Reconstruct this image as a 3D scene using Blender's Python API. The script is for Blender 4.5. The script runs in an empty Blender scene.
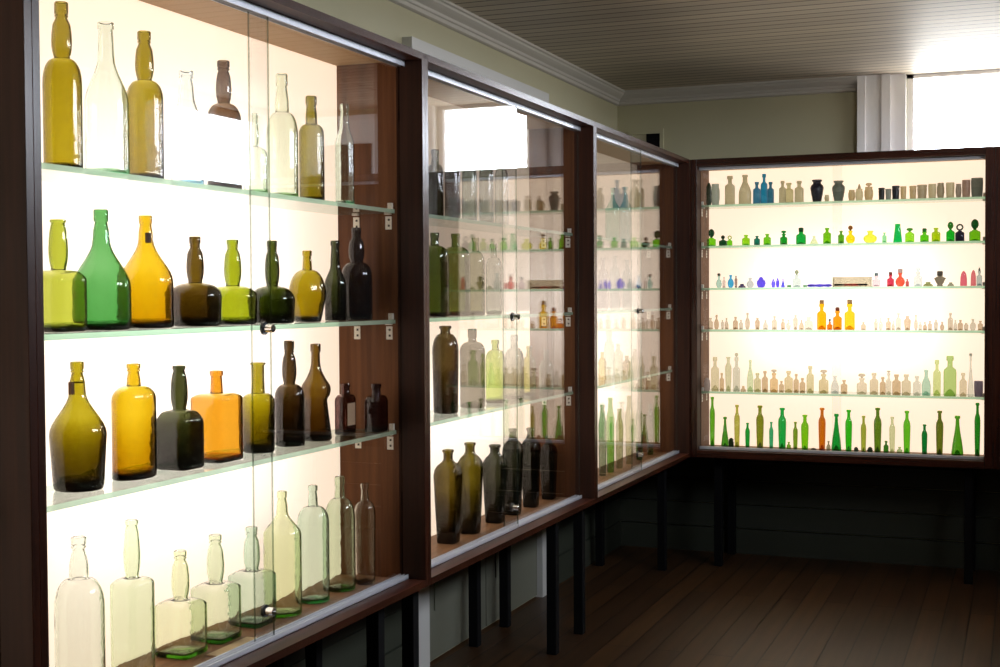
import bpy, math, random
from mathutils import Matrix, Vector
random.seed(4)
C = bpy.context.scene.collection
PI = math.pi
HEROES = [
{'n': 'glass_bottle', 'x': -1.775, 'y': 2.1144, 'z': 1.677, 'h': 0.3342, 'p': [[0.0, 0.0341], [0.0038, 0.0368], [0.0126, 0.0379], [0.0378, 0.0379], [0.5223, 0.0379], [0.5501, 0.0375], [0.5769, 0.0363], [0.6016, 0.0344], [0.6232, 0.0317], [0.6409, 0.0285], [0.6541, 0.0249], [0.6623, 0.0209], [0.6669, 0.016], [0.6791, 0.0156], [0.701, 0.0178], [0.7352, 0.0196], [0.7766, 0.02], [0.823, 0.019], [0.8669, 0.0172], [0.9108, 0.0106], [0.9133, 0.0129], [0.9221, 0.0132], [0.9246, 0.0111], [0.929, 0.0111], [0.9309, 0.0133], [0.9917, 0.0136], [1.0, 0.0122]], 'k': 1.0, 's': 'r', 'a': 1.0, 'c': (180, 146, 8), 'm': 'g', 'tb': 1.0, 'l': 'tall olive amber bottle with bulbous neck beside the near post, upper shelf', 'cat': 'bottle', 'g': 'bottles on the upper shelf of the first cabinet', 'seg': 40, 'ex': None},
{'n': 'glass_bottle', 'x': -1.775, 'y': 2.2503, 'z': 1.677, 'h': 0.3202, 'p': [[0.0, 0.0405], [0.0042, 0.0436], [0.0139, 0.045], [0.0417, 0.045], [0.4725, 0.045], [0.5106, 0.0438], [0.5488, 0.0406], [0.587, 0.036], [0.6252, 0.0309], [0.6634, 0.0257], [0.7016, 0.0211], [0.7398, 0.0179], [0.7779, 0.0167], [0.8671, 0.0156], [0.9563, 0.0137], [0.9584, 0.0164], [0.995, 0.0167], [1.0, 0.0151]], 'k': 1.0, 's': 'r', 'a': 1.0, 'c': (232, 236, 200), 'm': 'g', 'tb': 1.0, 'l': 'clear tall-necked bottle with sloping shoulders between two olive bottles, upper shelf', 'cat': 'bottle', 'g': 'bottles on the upper shelf of the first cabinet', 'seg': 40, 'ex': None},
{'n': 'glass_bottle', 'x': -1.775, 'y': 2.3787, 'z': 1.677, 'h': 0.325, 'p': [[0.0, 0.0354], [0.0042, 0.0381], [0.0139, 0.0393], [0.0417, 0.0393], [0.5489, 0.0393], [0.5728, 0.0389], [0.5959, 0.0376], [0.6171, 0.0355], [0.6358, 0.0327], [0.651, 0.0293], [0.6624, 0.0254], [0.6694, 0.0212], [0.6738, 0.0161], [0.6862, 0.0157], [0.7086, 0.0179], [0.7434, 0.0197], [0.7856, 0.0201], [0.8329, 0.0191], [0.8776, 0.0173], [0.9223, 0.0114], [0.9251, 0.0139], [0.9348, 0.0142], [0.9376, 0.012], [0.9424, 0.012], [0.9445, 0.0143], [0.9933, 0.0146], [1.0, 0.0132]], 'k': 1.0, 's': 'r', 'a': 1.0, 'c': (180, 146, 8), 'm': 'g', 'tb': 1.3, 'l': 'olive bottle with brown ringed lip, upper shelf, partly veiled by a pale reflection', 'cat': 'bottle', 'g': 'bottles on the upper shelf of the first cabinet', 'seg': 40, 'ex': None},
{'n': 'glass_bottle', 'x': -1.775, 'y': 2.5322, 'z': 1.677, 'h': 0.2641, 'p': [[0.0, 0.033], [0.0054, 0.0356], [0.018, 0.0367], [0.0541, 0.0367], [0.5137, 0.0367], [0.5475, 0.0358], [0.5813, 0.0336], [0.615, 0.0305], [0.6488, 0.0269], [0.6826, 0.0233], [0.7164, 0.0202], [0.7501, 0.018], [0.7839, 0.0172], [0.8596, 0.016], [0.9352, 0.0125], [0.9388, 0.0152], [0.9514, 0.0156], [0.955, 0.0132], [0.9613, 0.0132], [0.964, 0.0157], [0.9957, 0.016], [1.0, 0.0144]], 'k': 1.0, 's': 'r', 'a': 1.0, 'c': (238, 240, 222), 'm': 'g', 'tb': 1.0, 'l': 'almost colourless bottle washed out by the window reflection, upper shelf', 'cat': 'bottle', 'g': 'bottles on the upper shelf of the first cabinet', 'seg': 40, 'ex': None},
{'n': 'glass_bottle', 'x': -1.775, 'y': 2.6826, 'z': 1.677, 'h': 0.3114, 'p': [[0.0, 0.0367], [0.0048, 0.0395], [0.0159, 0.0408], [0.0477, 0.0408], [0.5399, 0.0408], [0.5658, 0.0403], [0.5906, 0.0389], [0.6135, 0.0365], [0.6336, 0.0334], [0.6501, 0.0296], [0.6623, 0.0253], [0.6699, 0.0206], [0.6748, 0.015], [0.6874, 0.0146], [0.7101, 0.0166], [0.7454, 0.0183], [0.7883, 0.0187], [0.8363, 0.0178], [0.8817, 0.0161], [0.927, 0.0118], [0.9302, 0.0144], [0.9413, 0.0147], [0.9445, 0.0124], [0.95, 0.0124], [0.9524, 0.0148], [0.9943, 0.0151], [1.0, 0.0136]], 'k': 1.0, 's': 'r', 'a': 1.0, 'c': (95, 55, 20), 'm': 'g', 'tb': 1.5, 'l': 'dark brown bottle with swollen neck and rough glass, upper shelf', 'cat': 'bottle', 'g': 'bottles on the upper shelf of the first cabinet', 'seg': 40, 'ex': None},
{'n': 'glass_bottle', 'x': -1.775, 'y': 2.8198, 'z': 1.677, 'h': 0.2045, 'p': [[0.0, 0.0269], [0.0078, 0.029], [0.026, 0.0299], [0.078, 0.0299], [0.4807, 0.0299], [0.5027, 0.0295], [0.5239, 0.0282], [0.5434, 0.0262], [0.5606, 0.0234], [0.5746, 0.02], [0.585, 0.0161], [0.5915, 0.0119], [0.5975, 0.0072], [0.613, 0.007], [0.6408, 0.008], [0.6841, 0.0088], [0.7366, 0.009], [0.7953, 0.0085], [0.8509, 0.0077], [0.9065, 0.0058], [0.9117, 0.0071], [0.9299, 0.0073], [0.9351, 0.0061], [0.9442, 0.0061], [0.9481, 0.0073], [0.9938, 0.0075], [1.0, 0.0067]], 'k': 1.0, 's': 'r', 'a': 1.0, 'c': (228, 236, 190), 'm': 'g', 'tb': 1.0, 'l': 'small pale green clear bottle standing behind the door overlap, upper shelf', 'cat': 'bottle', 'g': 'bottles on the upper shelf of the first cabinet', 'seg': 40, 'ex': None},
{'n': 'glass_bottle', 'x': -1.775, 'y': 2.9487, 'z': 1.677, 'h': 0.3213, 'p': [[0.0, 0.0361], [0.005, 0.0389], [0.0167, 0.0401], [0.05, 0.0401], [0.5086, 0.0401], [0.5443, 0.0397], [0.5787, 0.0384], [0.6104, 0.0364], [0.6382, 0.0336], [0.661, 0.0303], [0.6779, 0.0265], [0.6883, 0.0224], [0.6919, 0.0181], [0.7989, 0.0168], [0.9059, 0.0123], [0.9084, 0.0147], [0.989, 0.015], [1.0, 0.0135]], 'k': 1.0, 's': 'r', 'a': 1.0, 'c': (232, 232, 185), 'm': 'g', 'tb': 1.0, 'l': 'cream tinted clear bottle with thick collared neck, upper shelf', 'cat': 'bottle', 'g': 'bottles on the upper shelf of the first cabinet', 'seg': 40, 'ex': None},
{'n': 'glass_bottle', 'x': -1.775, 'y': 3.0981, 'z': 1.677, 'h': 0.2852, 'p': [[0.0, 0.0305], [0.0059, 0.0329], [0.0196, 0.0339], [0.0589, 0.0339], [0.6374, 0.0339], [0.6566, 0.0336], [0.675, 0.0326], [0.6919, 0.0309], [0.7068, 0.0287], [0.7189, 0.026], [0.728, 0.0229], [0.7336, 0.0196], [0.7355, 0.0162], [0.8271, 0.015], [0.9187, 0.0124], [0.9216, 0.0148], [0.9906, 0.0151], [1.0, 0.0136]], 'k': 1.0, 's': 'r', 'a': 1.0, 'c': (165, 140, 10), 'm': 'g', 'tb': 1.2, 'l': 'yellow olive bottle with dark grey neck near the side panel, upper shelf', 'cat': 'bottle', 'g': 'bottles on the upper shelf of the first cabinet', 'seg': 40, 'ex': None},
{'n': 'glass_bottle', 'x': -1.755, 'y': 3.2466, 'z': 1.677, 'h': 0.2823, 'p': [[0.0, 0.0239], [0.0061, 0.0257], [0.0204, 0.0265], [0.0613, 0.0265], [0.6124, 0.0265], [0.6341, 0.026], [0.6558, 0.0246], [0.6775, 0.0225], [0.6992, 0.0202], [0.7208, 0.0179], [0.7425, 0.0159], [0.7642, 0.0145], [0.7859, 0.014], [0.8608, 0.013], [0.9358, 0.0105], [0.9388, 0.0126], [0.9927, 0.0128], [1.0, 0.0116]], 'k': 1.0, 's': 'r', 'a': 1.0, 'c': (222, 230, 195), 'm': 'g', 'tb': 1.0, 'l': 'slim clear bottle last on the upper shelf, in front of the brown side panel', 'cat': 'bottle', 'g': 'bottles on the upper shelf of the first cabinet', 'seg': 40, 'ex': None},
{'n': 'glass_bottle', 'x': -1.775, 'y': 2.0953, 'z': 1.358, 'h': 0.2223, 'p': [[0.0, 0.0482], [0.0054, 0.0519], [0.0179, 0.0535], [0.0536, 0.0535], [0.4555, 0.0535], [0.4742, 0.0528], [0.4921, 0.0507], [0.5086, 0.0472], [0.5231, 0.0425], [0.535, 0.0368], [0.5438, 0.0304], [0.5492, 0.0233], [0.5537, 0.0152], [0.5746, 0.0148], [0.6121, 0.0169], [0.6705, 0.0186], [0.7413, 0.019], [0.8205, 0.0181], [0.8955, 0.0164], [0.9706, 0.013], [0.9732, 0.0155], [0.9968, 0.0159], [1.0, 0.0143]], 'k': 0.8841, 's': 'q', 'a': 0.8, 'c': (190, 190, 40), 'm': 'g', 'tb': 1.0, 'l': 'squat yellow green square bottle with swollen neck beside the near post, middle shelf', 'cat': 'bottle', 'g': 'bottles on the middle shelf of the first cabinet', 'seg': 40, 'ex': None},
{'n': 'glass_bottle', 'x': -1.78, 'y': 2.2325, 'z': 1.358, 'h': 0.2503, 'p': [[0.0, 0.0534], [0.005, 0.0575], [0.0168, 0.0593], [0.0505, 0.0593], [0.3615, 0.0593], [0.4098, 0.0575], [0.4582, 0.0528], [0.5065, 0.0461], [0.5548, 0.0385], [0.6031, 0.0309], [0.6514, 0.0242], [0.6997, 0.0195], [0.748, 0.0177], [0.8224, 0.0164], [0.8967, 0.0125], [0.8992, 0.0149], [0.9879, 0.0152], [1.0, 0.0137]], 'k': 1.0, 's': 'r', 'a': 1.0, 'c': (90, 165, 70), 'm': 'g', 'tb': 1.2, 'l': 'broad bright green bottle with long tapering neck, middle shelf', 'cat': 'bottle', 'g': 'bottles on the middle shelf of the first cabinet', 'seg': 40, 'ex': None},
{'n': 'glass_bottle', 'x': -1.785, 'y': 2.3885, 'z': 1.358, 'h': 0.2464, 'p': [[0.0, 0.0523], [0.0054, 0.0564], [0.0179, 0.0581], [0.0536, 0.0581], [0.4109, 0.0581], [0.4578, 0.0563], [0.5047, 0.0516], [0.5515, 0.0449], [0.5984, 0.0373], [0.6453, 0.0296], [0.6921, 0.023], [0.739, 0.0182], [0.7858, 0.0164], [0.8559, 0.0153], [0.9259, 0.0122], [0.9286, 0.0146], [0.9914, 0.0149], [1.0, 0.0134]], 'k': 1.0, 's': 'r', 'a': 1.0, 'c': (235, 175, 8), 'm': 'g', 'tb': 1.5, 'l': 'golden amber bottle with tapering neck and a dark fleck on it, middle shelf', 'cat': 'bottle', 'g': 'bottles on the middle shelf of the first cabinet', 'seg': 40, 'ex': 'fleck'},
{'n': 'glass_bottle', 'x': -1.775, 'y': 2.5577, 'z': 1.358, 'h': 0.207, 'p': [[0.0, 0.0519], [0.0067, 0.0559], [0.0222, 0.0576], [0.0667, 0.0581], [0.3335, 0.06], [0.3632, 0.0592], [0.3917, 0.0568], [0.4181, 0.0528], [0.4411, 0.0475], [0.4601, 0.0409], [0.4741, 0.0335], [0.4828, 0.0255], [0.489, 0.0163], [0.5089, 0.0159], [0.5447, 0.0181], [0.6004, 0.0199], [0.668, 0.0203], [0.7436, 0.0193], [0.8152, 0.0175], [0.8867, 0.0104], [0.8912, 0.0127], [0.9067, 0.013], [0.9112, 0.011], [0.9189, 0.011], [0.9223, 0.0131], [0.9907, 0.0134], [1.0, 0.0121]], 'k': 1.0, 's': 'r', 'a': 1.0, 'c': (82, 56, 4), 'm': 'g', 'tb': 1.6, 'l': 'squat dark brown dome-shouldered bottle with smoky swollen neck, middle shelf', 'cat': 'bottle', 'g': 'bottles on the middle shelf of the first cabinet', 'seg': 40, 'ex': None},
{'n': 'glass_bottle', 'x': -1.795, 'y': 2.7432, 'z': 1.358, 'h': 0.2074, 'p': [[0.0, 0.0507], [0.0071, 0.0547], [0.0235, 0.0564], [0.0706, 0.0568], [0.3296, 0.0587], [0.3541, 0.0579], [0.3777, 0.0556], [0.3995, 0.0519], [0.4186, 0.0468], [0.4342, 0.0407], [0.4459, 0.0336], [0.453, 0.026], [0.459, 0.0172], [0.4812, 0.0168], [0.5212, 0.0192], [0.5835, 0.0211], [0.6591, 0.0215], [0.7436, 0.0205], [0.8236, 0.0185], [0.9036, 0.0114], [0.9083, 0.0139], [0.9247, 0.0142], [0.9295, 0.012], [0.9377, 0.012], [0.9412, 0.0144], [0.9929, 0.0147], [1.0, 0.0132]], 'k': 1.0, 's': 'r', 'a': 1.0, 'c': (150, 155, 8), 'm': 'g', 'tb': 1.0, 'l': 'squat bright olive bottle with swollen neck just before the lock, middle shelf', 'cat': 'bottle', 'g': 'bottles on the middle shelf of the first cabinet', 'seg': 40, 'ex': None},
{'n': 'glass_bottle', 'x': -1.775, 'y': 2.8927, 'z': 1.358, 'h': 0.2101, 'p': [[0.0, 0.049], [0.0073, 0.0528], [0.0244, 0.0544], [0.0732, 0.055], [0.2806, 0.0573], [0.3132, 0.0565], [0.3446, 0.0541], [0.3735, 0.0503], [0.3988, 0.0451], [0.4196, 0.0388], [0.435, 0.0316], [0.4445, 0.0237], [0.4514, 0.0149], [0.4732, 0.0145], [0.5125, 0.0165], [0.5736, 0.0182], [0.6478, 0.0186], [0.7308, 0.0177], [0.8093, 0.016], [0.8879, 0.0103], [0.8927, 0.0126], [0.9098, 0.0128], [0.9147, 0.0109], [0.9232, 0.0109], [0.9269, 0.013], [0.9912, 0.0132], [1.0, 0.0119]], 'k': 1.0, 's': 'r', 'a': 1.0, 'c': (62, 70, 6), 'm': 'g', 'tb': 1.8, 'l': 'squat blackish green bottle behind the door lock, middle shelf', 'cat': 'bottle', 'g': 'bottles on the middle shelf of the first cabinet', 'seg': 40, 'ex': None},
{'n': 'glass_bottle', 'x': -1.775, 'y': 3.0688, 'z': 1.358, 'h': 0.1899, 'p': [[0.0, 0.0325], [0.0085, 0.0351], [0.0282, 0.0362], [0.0846, 0.039], [0.3663, 0.0502], [0.4378, 0.0495], [0.5065, 0.0474], [0.5698, 0.0439], [0.6253, 0.0393], [0.6708, 0.0336], [0.7046, 0.0271], [0.7255, 0.0201], [0.7325, 0.0128], [0.829, 0.0119], [0.9254, 0.0103], [0.9296, 0.0123], [0.9916, 0.0126], [1.0, 0.0113]], 'k': 1.2197, 's': 'r', 'a': 0.75, 'c': (205, 165, 10), 'm': 'g', 'tb': 1.4, 'l': 'yellow rounded flask with short neck, middle shelf', 'cat': 'bottle', 'g': 'bottles on the middle shelf of the first cabinet', 'seg': 40, 'ex': None},
{'n': 'glass_bottle', 'x': -1.785, 'y': 3.2408, 'z': 1.358, 'h': 0.2231, 'p': [[0.0, 0.0272], [0.0076, 0.0293], [0.0253, 0.0302], [0.076, 0.0302], [0.4559, 0.0302], [0.4859, 0.0295], [0.516, 0.0276], [0.5461, 0.0249], [0.5761, 0.0218], [0.6062, 0.0187], [0.6362, 0.016], [0.6663, 0.0141], [0.6963, 0.0134], [0.8147, 0.0125], [0.933, 0.0105], [0.9367, 0.0126], [0.9924, 0.0129], [1.0, 0.0116]], 'k': 1.0, 's': 'r', 'a': 1.0, 'c': (58, 62, 12), 'm': 'g', 'tb': 1.6, 'l': 'slender dark olive bottle beside the yellow flask, middle shelf', 'cat': 'bottle', 'g': 'bottles on the middle shelf of the first cabinet', 'seg': 40, 'ex': None},
{'n': 'glass_bottle', 'x': -1.775, 'y': 3.3495, 'z': 1.358, 'h': 0.2641, 'p': [[0.0, 0.04], [0.0066, 0.0431], [0.022, 0.0445], [0.066, 0.0445], [0.4617, 0.0445], [0.4933, 0.044], [0.5236, 0.0426], [0.5515, 0.0402], [0.576, 0.0371], [0.596, 0.0333], [0.611, 0.0289], [0.6202, 0.0242], [0.6266, 0.0184], [0.6402, 0.0179], [0.6647, 0.0204], [0.7028, 0.0225], [0.7492, 0.023], [0.8009, 0.0218], [0.8499, 0.0197], [0.899, 0.0112], [0.9034, 0.0136], [0.9187, 0.0139], [0.9231, 0.0118], [0.9308, 0.0118], [0.9341, 0.0141], [0.9921, 0.0143], [1.0, 0.0129]], 'k': 1.0, 's': 'r', 'a': 1.0, 'c': (60, 38, 22), 'm': 'g', 'tb': 1.4, 'l': 'tall purplish brown bottle with swollen neck against the side panel, middle shelf', 'cat': 'bottle', 'g': 'bottles on the middle shelf of the first cabinet', 'seg': 40, 'ex': None},
{'n': 'glass_bottle', 'x': -1.775, 'y': 2.1457, 'z': 1.037, 'h': 0.2595, 'p': [[0.0, 0.0437], [0.0045, 0.0471], [0.0152, 0.0486], [0.0455, 0.0502], [0.432, 0.0565], [0.4737, 0.0548], [0.5154, 0.0503], [0.557, 0.0439], [0.5987, 0.0365], [0.6403, 0.0292], [0.682, 0.0228], [0.7236, 0.0183], [0.7653, 0.0165], [0.8403, 0.0154], [0.9152, 0.0107], [0.9182, 0.013], [0.9288, 0.0133], [0.9319, 0.0113], [0.9372, 0.0113], [0.9394, 0.0134], [0.9927, 0.0137], [1.0, 0.0123]], 'k': 1.0, 's': 'r', 'a': 1.0, 'c': (175, 145, 8), 'm': 'g', 'tb': 2.6, 'l': 'olive onion-shouldered bottle with brown neck tag beside the near post, lower shelf', 'cat': 'bottle', 'g': 'bottles on the lower shelf of the first cabinet', 'seg': 40, 'ex': 'tag'},
{'n': 'glass_bottle', 'x': -1.775, 'y': 2.3267, 'z': 1.037, 'h': 0.2464, 'p': [[0.0, 0.0425], [0.005, 0.0458], [0.0167, 0.0472], [0.05, 0.0472], [0.6835, 0.0472], [0.7079, 0.0466], [0.7313, 0.0448], [0.7529, 0.0419], [0.7719, 0.0379], [0.7874, 0.0331], [0.7989, 0.0276], [0.8061, 0.0216], [0.8085, 0.0155], [0.8701, 0.0144], [0.9317, 0.0117], [0.935, 0.0143], [0.9467, 0.0146], [0.95, 0.0123], [0.9559, 0.0123], [0.9584, 0.0147], [0.995, 0.015], [1.0, 0.0135]], 'k': 1.2959, 's': 'r', 'a': 0.6, 'c': (230, 172, 8), 'm': 'g', 'tb': 1.7, 'l': 'amber oval flask with ringed neck, lower shelf', 'cat': 'bottle', 'g': 'bottles on the lower shelf of the first cabinet', 'seg': 40, 'ex': None},
{'n': 'glass_bottle', 'x': -1.775, 'y': 2.49, 'z': 1.037, 'h': 0.2336, 'p': [[0.0, 0.0478], [0.0057, 0.0516], [0.0189, 0.0531], [0.0566, 0.0531], [0.4341, 0.0531], [0.4612, 0.0524], [0.4872, 0.0503], [0.5112, 0.0469], [0.5322, 0.0424], [0.5495, 0.0368], [0.5623, 0.0304], [0.5702, 0.0235], [0.5757, 0.0156], [0.5948, 0.0152], [0.6294, 0.0173], [0.6831, 0.0191], [0.7484, 0.0194], [0.8213, 0.0185], [0.8904, 0.0167], [0.9595, 0.0122], [0.9623, 0.0146], [0.9955, 0.0149], [1.0, 0.0134]], 'k': 0.7966, 's': 'q', 'a': 1, 'c': (50, 50, 14), 'm': 'g', 'tb': 2.2, 'l': 'smoky blackish green square bottle with grey swollen neck, lower shelf', 'cat': 'bottle', 'g': 'bottles on the lower shelf of the first cabinet', 'seg': 40, 'ex': None},
{'n': 'glass_bottle', 'x': -1.775, 'y': 2.6385, 'z': 1.037, 'h': 0.2141, 'p': [[0.0, 0.0543], [0.0064, 0.0585], [0.0213, 0.0603], [0.0639, 0.0603], [0.6916, 0.0603], [0.7041, 0.0595], [0.7161, 0.0569], [0.7271, 0.0528], [0.7368, 0.0472], [0.7447, 0.0404], [0.7506, 0.0326], [0.7542, 0.0242], [0.7554, 0.0154], [0.8496, 0.0143], [0.9437, 0.0132], [0.9468, 0.0158], [0.9936, 0.0161], [1.0, 0.0145]], 'k': 0.8794, 's': 'q', 'a': 0.85, 'c': (235, 140, 15), 'm': 'g', 'tb': 1.0, 'l': 'orange square bottle with short ringed neck, lower shelf', 'cat': 'bottle', 'g': 'bottles on the lower shelf of the first cabinet', 'seg': 40, 'ex': None},
{'n': 'glass_bottle', 'x': -1.775, 'y': 2.8198, 'z': 1.037, 'h': 0.2241, 'p': [[0.0, 0.0359], [0.0065, 0.0387], [0.0218, 0.0399], [0.0653, 0.0402], [0.5654, 0.0412], [0.5845, 0.0407], [0.6028, 0.0393], [0.6197, 0.0371], [0.6346, 0.0341], [0.6467, 0.0304], [0.6558, 0.0262], [0.6613, 0.0217], [0.6632, 0.017], [0.8191, 0.0158], [0.975, 0.016], [0.9783, 0.0191], [0.9974, 0.0195], [1.0, 0.0175]], 'k': 1.0, 's': 'r', 'a': 1.0, 'c': (180, 150, 5), 'm': 'g', 'tb': 2.4, 'l': 'yellow olive bottle with flared lip behind the sliding door edge, lower shelf', 'cat': 'bottle', 'g': 'bottles on the lower shelf of the first cabinet', 'seg': 40, 'ex': None},
{'n': 'glass_bottle', 'x': -1.775, 'y': 2.9711, 'z': 1.037, 'h': 0.2739, 'p': [[0.0, 0.0351], [0.0056, 0.0379], [0.0187, 0.039], [0.0561, 0.039], [0.4488, 0.039], [0.4756, 0.0386], [0.5014, 0.0373], [0.5251, 0.0351], [0.546, 0.0323], [0.563, 0.0288], [0.5757, 0.0248], [0.5835, 0.0205], [0.589, 0.0152], [0.6038, 0.0148], [0.6306, 0.0169], [0.6722, 0.0186], [0.7227, 0.019], [0.7791, 0.018], [0.8326, 0.0163], [0.8861, 0.0106], [0.8898, 0.0129], [0.9029, 0.0131], [0.9066, 0.0111], [0.9132, 0.0111], [0.916, 0.0133], [0.9899, 0.0135], [1.0, 0.0122]], 'k': 1.0, 's': 'r', 'a': 1.0, 'c': (68, 42, 8), 'm': 'g', 'tb': 2, 'l': 'tall black brown bottle with swollen neck, lower shelf', 'cat': 'bottle', 'g': 'bottles on the lower shelf of the first cabinet', 'seg': 40, 'ex': None},
{'n': 'glass_bottle', 'x': -1.775, 'y': 3.1088, 'z': 1.037, 'h': 0.2611, 'p': [[0.0, 0.0378], [0.0152, 0.0418], [0.0457, 0.0418], [0.1473, 0.0383], [0.2794, 0.034], [0.4012, 0.0305], [0.4317, 0.031], [0.4723, 0.0378], [0.523, 0.0405], [0.5738, 0.0378], [0.6347, 0.027], [0.7159, 0.0167], [0.7869, 0.0124], [0.9158, 0.0115], [0.9188, 0.0138], [0.9903, 0.014], [1.0, 0.0126]], 'k': 1.0, 's': 'r', 'a': 1.0, 'c': (120, 78, 6), 'm': 'g', 'tb': 1.8, 'l': 'brown bell-shaped bottle with pinched waist and flared base, lower shelf', 'cat': 'bottle', 'g': 'bottles on the lower shelf of the first cabinet', 'seg': 40, 'ex': None},
{'n': 'glass_bottle', 'x': -1.775, 'y': 3.2747, 'z': 1.037, 'h': 0.1424, 'p': [[0.0, 0.0266], [0.0115, 0.0287], [0.0385, 0.0296], [0.1154, 0.0296], [0.6732, 0.0296], [0.6957, 0.0293], [0.7173, 0.0283], [0.7373, 0.0268], [0.7547, 0.0247], [0.7691, 0.0222], [0.7798, 0.0193], [0.7863, 0.0162], [0.7885, 0.013], [0.8626, 0.0121], [0.9366, 0.0115], [0.9423, 0.0138], [0.9931, 0.0141], [1.0, 0.0127]], 'k': 1.2129, 's': 'q', 'a': 0.5, 'c': (95, 28, 10), 'm': 'g', 'tb': 1.0, 'l': 'small red brown flask with worn paper label, lower shelf', 'cat': 'bottle', 'g': 'bottles on the lower shelf of the first cabinet', 'seg': 40, 'ex': 'label'},
{'n': 'glass_bottle', 'x': -1.715, 'y': 3.3483, 'z': 1.037, 'h': 0.1388, 'p': [[0.0, 0.0303], [0.0125, 0.0326], [0.0417, 0.0337], [0.125, 0.0337], [0.6251, 0.0337], [0.6535, 0.0333], [0.6809, 0.0321], [0.7061, 0.0302], [0.7282, 0.0276], [0.7463, 0.0245], [0.7598, 0.021], [0.7681, 0.0171], [0.7709, 0.0131], [0.8407, 0.0122], [0.9105, 0.0122], [0.9167, 0.0145], [0.99, 0.0148], [1.0, 0.0133]], 'k': 1.2333, 's': 'q', 'a': 0.5, 'c': (70, 22, 12), 'm': 'g', 'tb': 1.0, 'l': 'small dark red flask last on the lower shelf beside the brackets', 'cat': 'bottle', 'g': 'bottles on the lower shelf of the first cabinet', 'seg': 40, 'ex': None},
{'n': 'glass_bottle', 'x': -1.775, 'y': 2.1426, 'z': 0.604, 'h': 0.3373, 'p': [[0.0, 0.0444], [0.0045, 0.0479], [0.015, 0.0494], [0.0451, 0.0494], [0.5791, 0.0494], [0.6129, 0.0488], [0.6453, 0.0471], [0.6752, 0.0443], [0.7014, 0.0406], [0.7229, 0.036], [0.7389, 0.0308], [0.7487, 0.0252], [0.752, 0.0194], [0.8415, 0.018], [0.9309, 0.0119], [0.9339, 0.0146], [0.9444, 0.0149], [0.9474, 0.0126], [0.9527, 0.0126], [0.9549, 0.015], [0.9946, 0.0153], [1.0, 0.0138]], 'k': 1.0, 's': 'r', 'a': 1.0, 'c': (232, 226, 192), 'm': 'g', 'tb': 1.0, 'l': 'large clear embossed bottle beside the near post, standing on the cabinet floor', 'cat': 'bottle', 'g': 'bottles on the floor of the first cabinet', 'seg': 40, 'ex': None},
{'n': 'glass_bottle', 'x': -1.775, 'y': 2.3131, 'z': 0.604, 'h': 0.3441, 'p': [[0.0, 0.0413], [0.0041, 0.0446], [0.0138, 0.0459], [0.0414, 0.0459], [0.5933, 0.0459], [0.6023, 0.0453], [0.611, 0.0436], [0.619, 0.0407], [0.626, 0.0368], [0.6317, 0.0321], [0.636, 0.0267], [0.6386, 0.0208], [0.6416, 0.014], [0.658, 0.0137], [0.6876, 0.0156], [0.7337, 0.0172], [0.7896, 0.0175], [0.852, 0.0166], [0.9112, 0.0151], [0.9704, 0.0119], [0.9724, 0.0142], [0.9967, 0.0145], [1.0, 0.0131]], 'k': 0.8936, 's': 'q', 'a': 0.8, 'c': (218, 226, 165), 'm': 'g', 'tb': 1.0, 'l': 'tall clear green square bottle with swirled shoulder, standing on the cabinet floor', 'cat': 'bottle', 'g': 'bottles on the floor of the first cabinet', 'seg': 40, 'ex': None},
{'n': 'glass_bottle', 'x': -1.797, 'y': 2.5171, 'z': 0.604, 'h': 0.2388, 'p': [[0.0, 0.0525], [0.0057, 0.0566], [0.0191, 0.0583], [0.0572, 0.0583], [0.4668, 0.0583], [0.4793, 0.0575], [0.4913, 0.0552], [0.5023, 0.0514], [0.512, 0.0462], [0.5199, 0.04], [0.5258, 0.0329], [0.5294, 0.0251], [0.5335, 0.0163], [0.5529, 0.0159], [0.5879, 0.0181], [0.6423, 0.0199], [0.7083, 0.0204], [0.7821, 0.0193], [0.8521, 0.0175], [0.922, 0.0114], [0.9258, 0.0139], [0.9391, 0.0142], [0.9429, 0.012], [0.9496, 0.012], [0.9524, 0.0143], [0.9943, 0.0146], [1.0, 0.0132]], 'k': 0.7965, 's': 'q', 'a': 1, 'c': (232, 232, 165), 'm': 'g', 'tb': 1.0, 'l': 'clear cube-bodied case bottle with amber tinted neck, standing on the cabinet floor', 'cat': 'bottle', 'g': 'bottles on the floor of the first cabinet', 'seg': 40, 'ex': None},
{'n': 'glass_bottle', 'x': -1.797, 'y': 2.6587, 'z': 0.604, 'h': 0.2511, 'p': [[0.0, 0.0526], [0.0057, 0.0567], [0.0191, 0.0585], [0.0572, 0.0585], [0.4859, 0.0585], [0.4965, 0.0577], [0.5067, 0.0553], [0.5161, 0.0515], [0.5243, 0.0464], [0.531, 0.0402], [0.5361, 0.033], [0.5391, 0.0253], [0.543, 0.0164], [0.562, 0.016], [0.5961, 0.0183], [0.6492, 0.0201], [0.7136, 0.0205], [0.7856, 0.0195], [0.8538, 0.0177], [0.922, 0.0119], [0.9258, 0.0145], [0.9391, 0.0148], [0.9429, 0.0125], [0.9496, 0.0125], [0.9524, 0.015], [0.9943, 0.0153], [1.0, 0.0137]], 'k': 0.8002, 's': 'q', 'a': 1, 'c': (216, 222, 165), 'm': 'g', 'tb': 1.0, 'l': 'clear green cube-bodied bottle between two similar ones, on the cabinet floor', 'cat': 'bottle', 'g': 'bottles on the floor of the first cabinet', 'seg': 40, 'ex': None},
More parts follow.
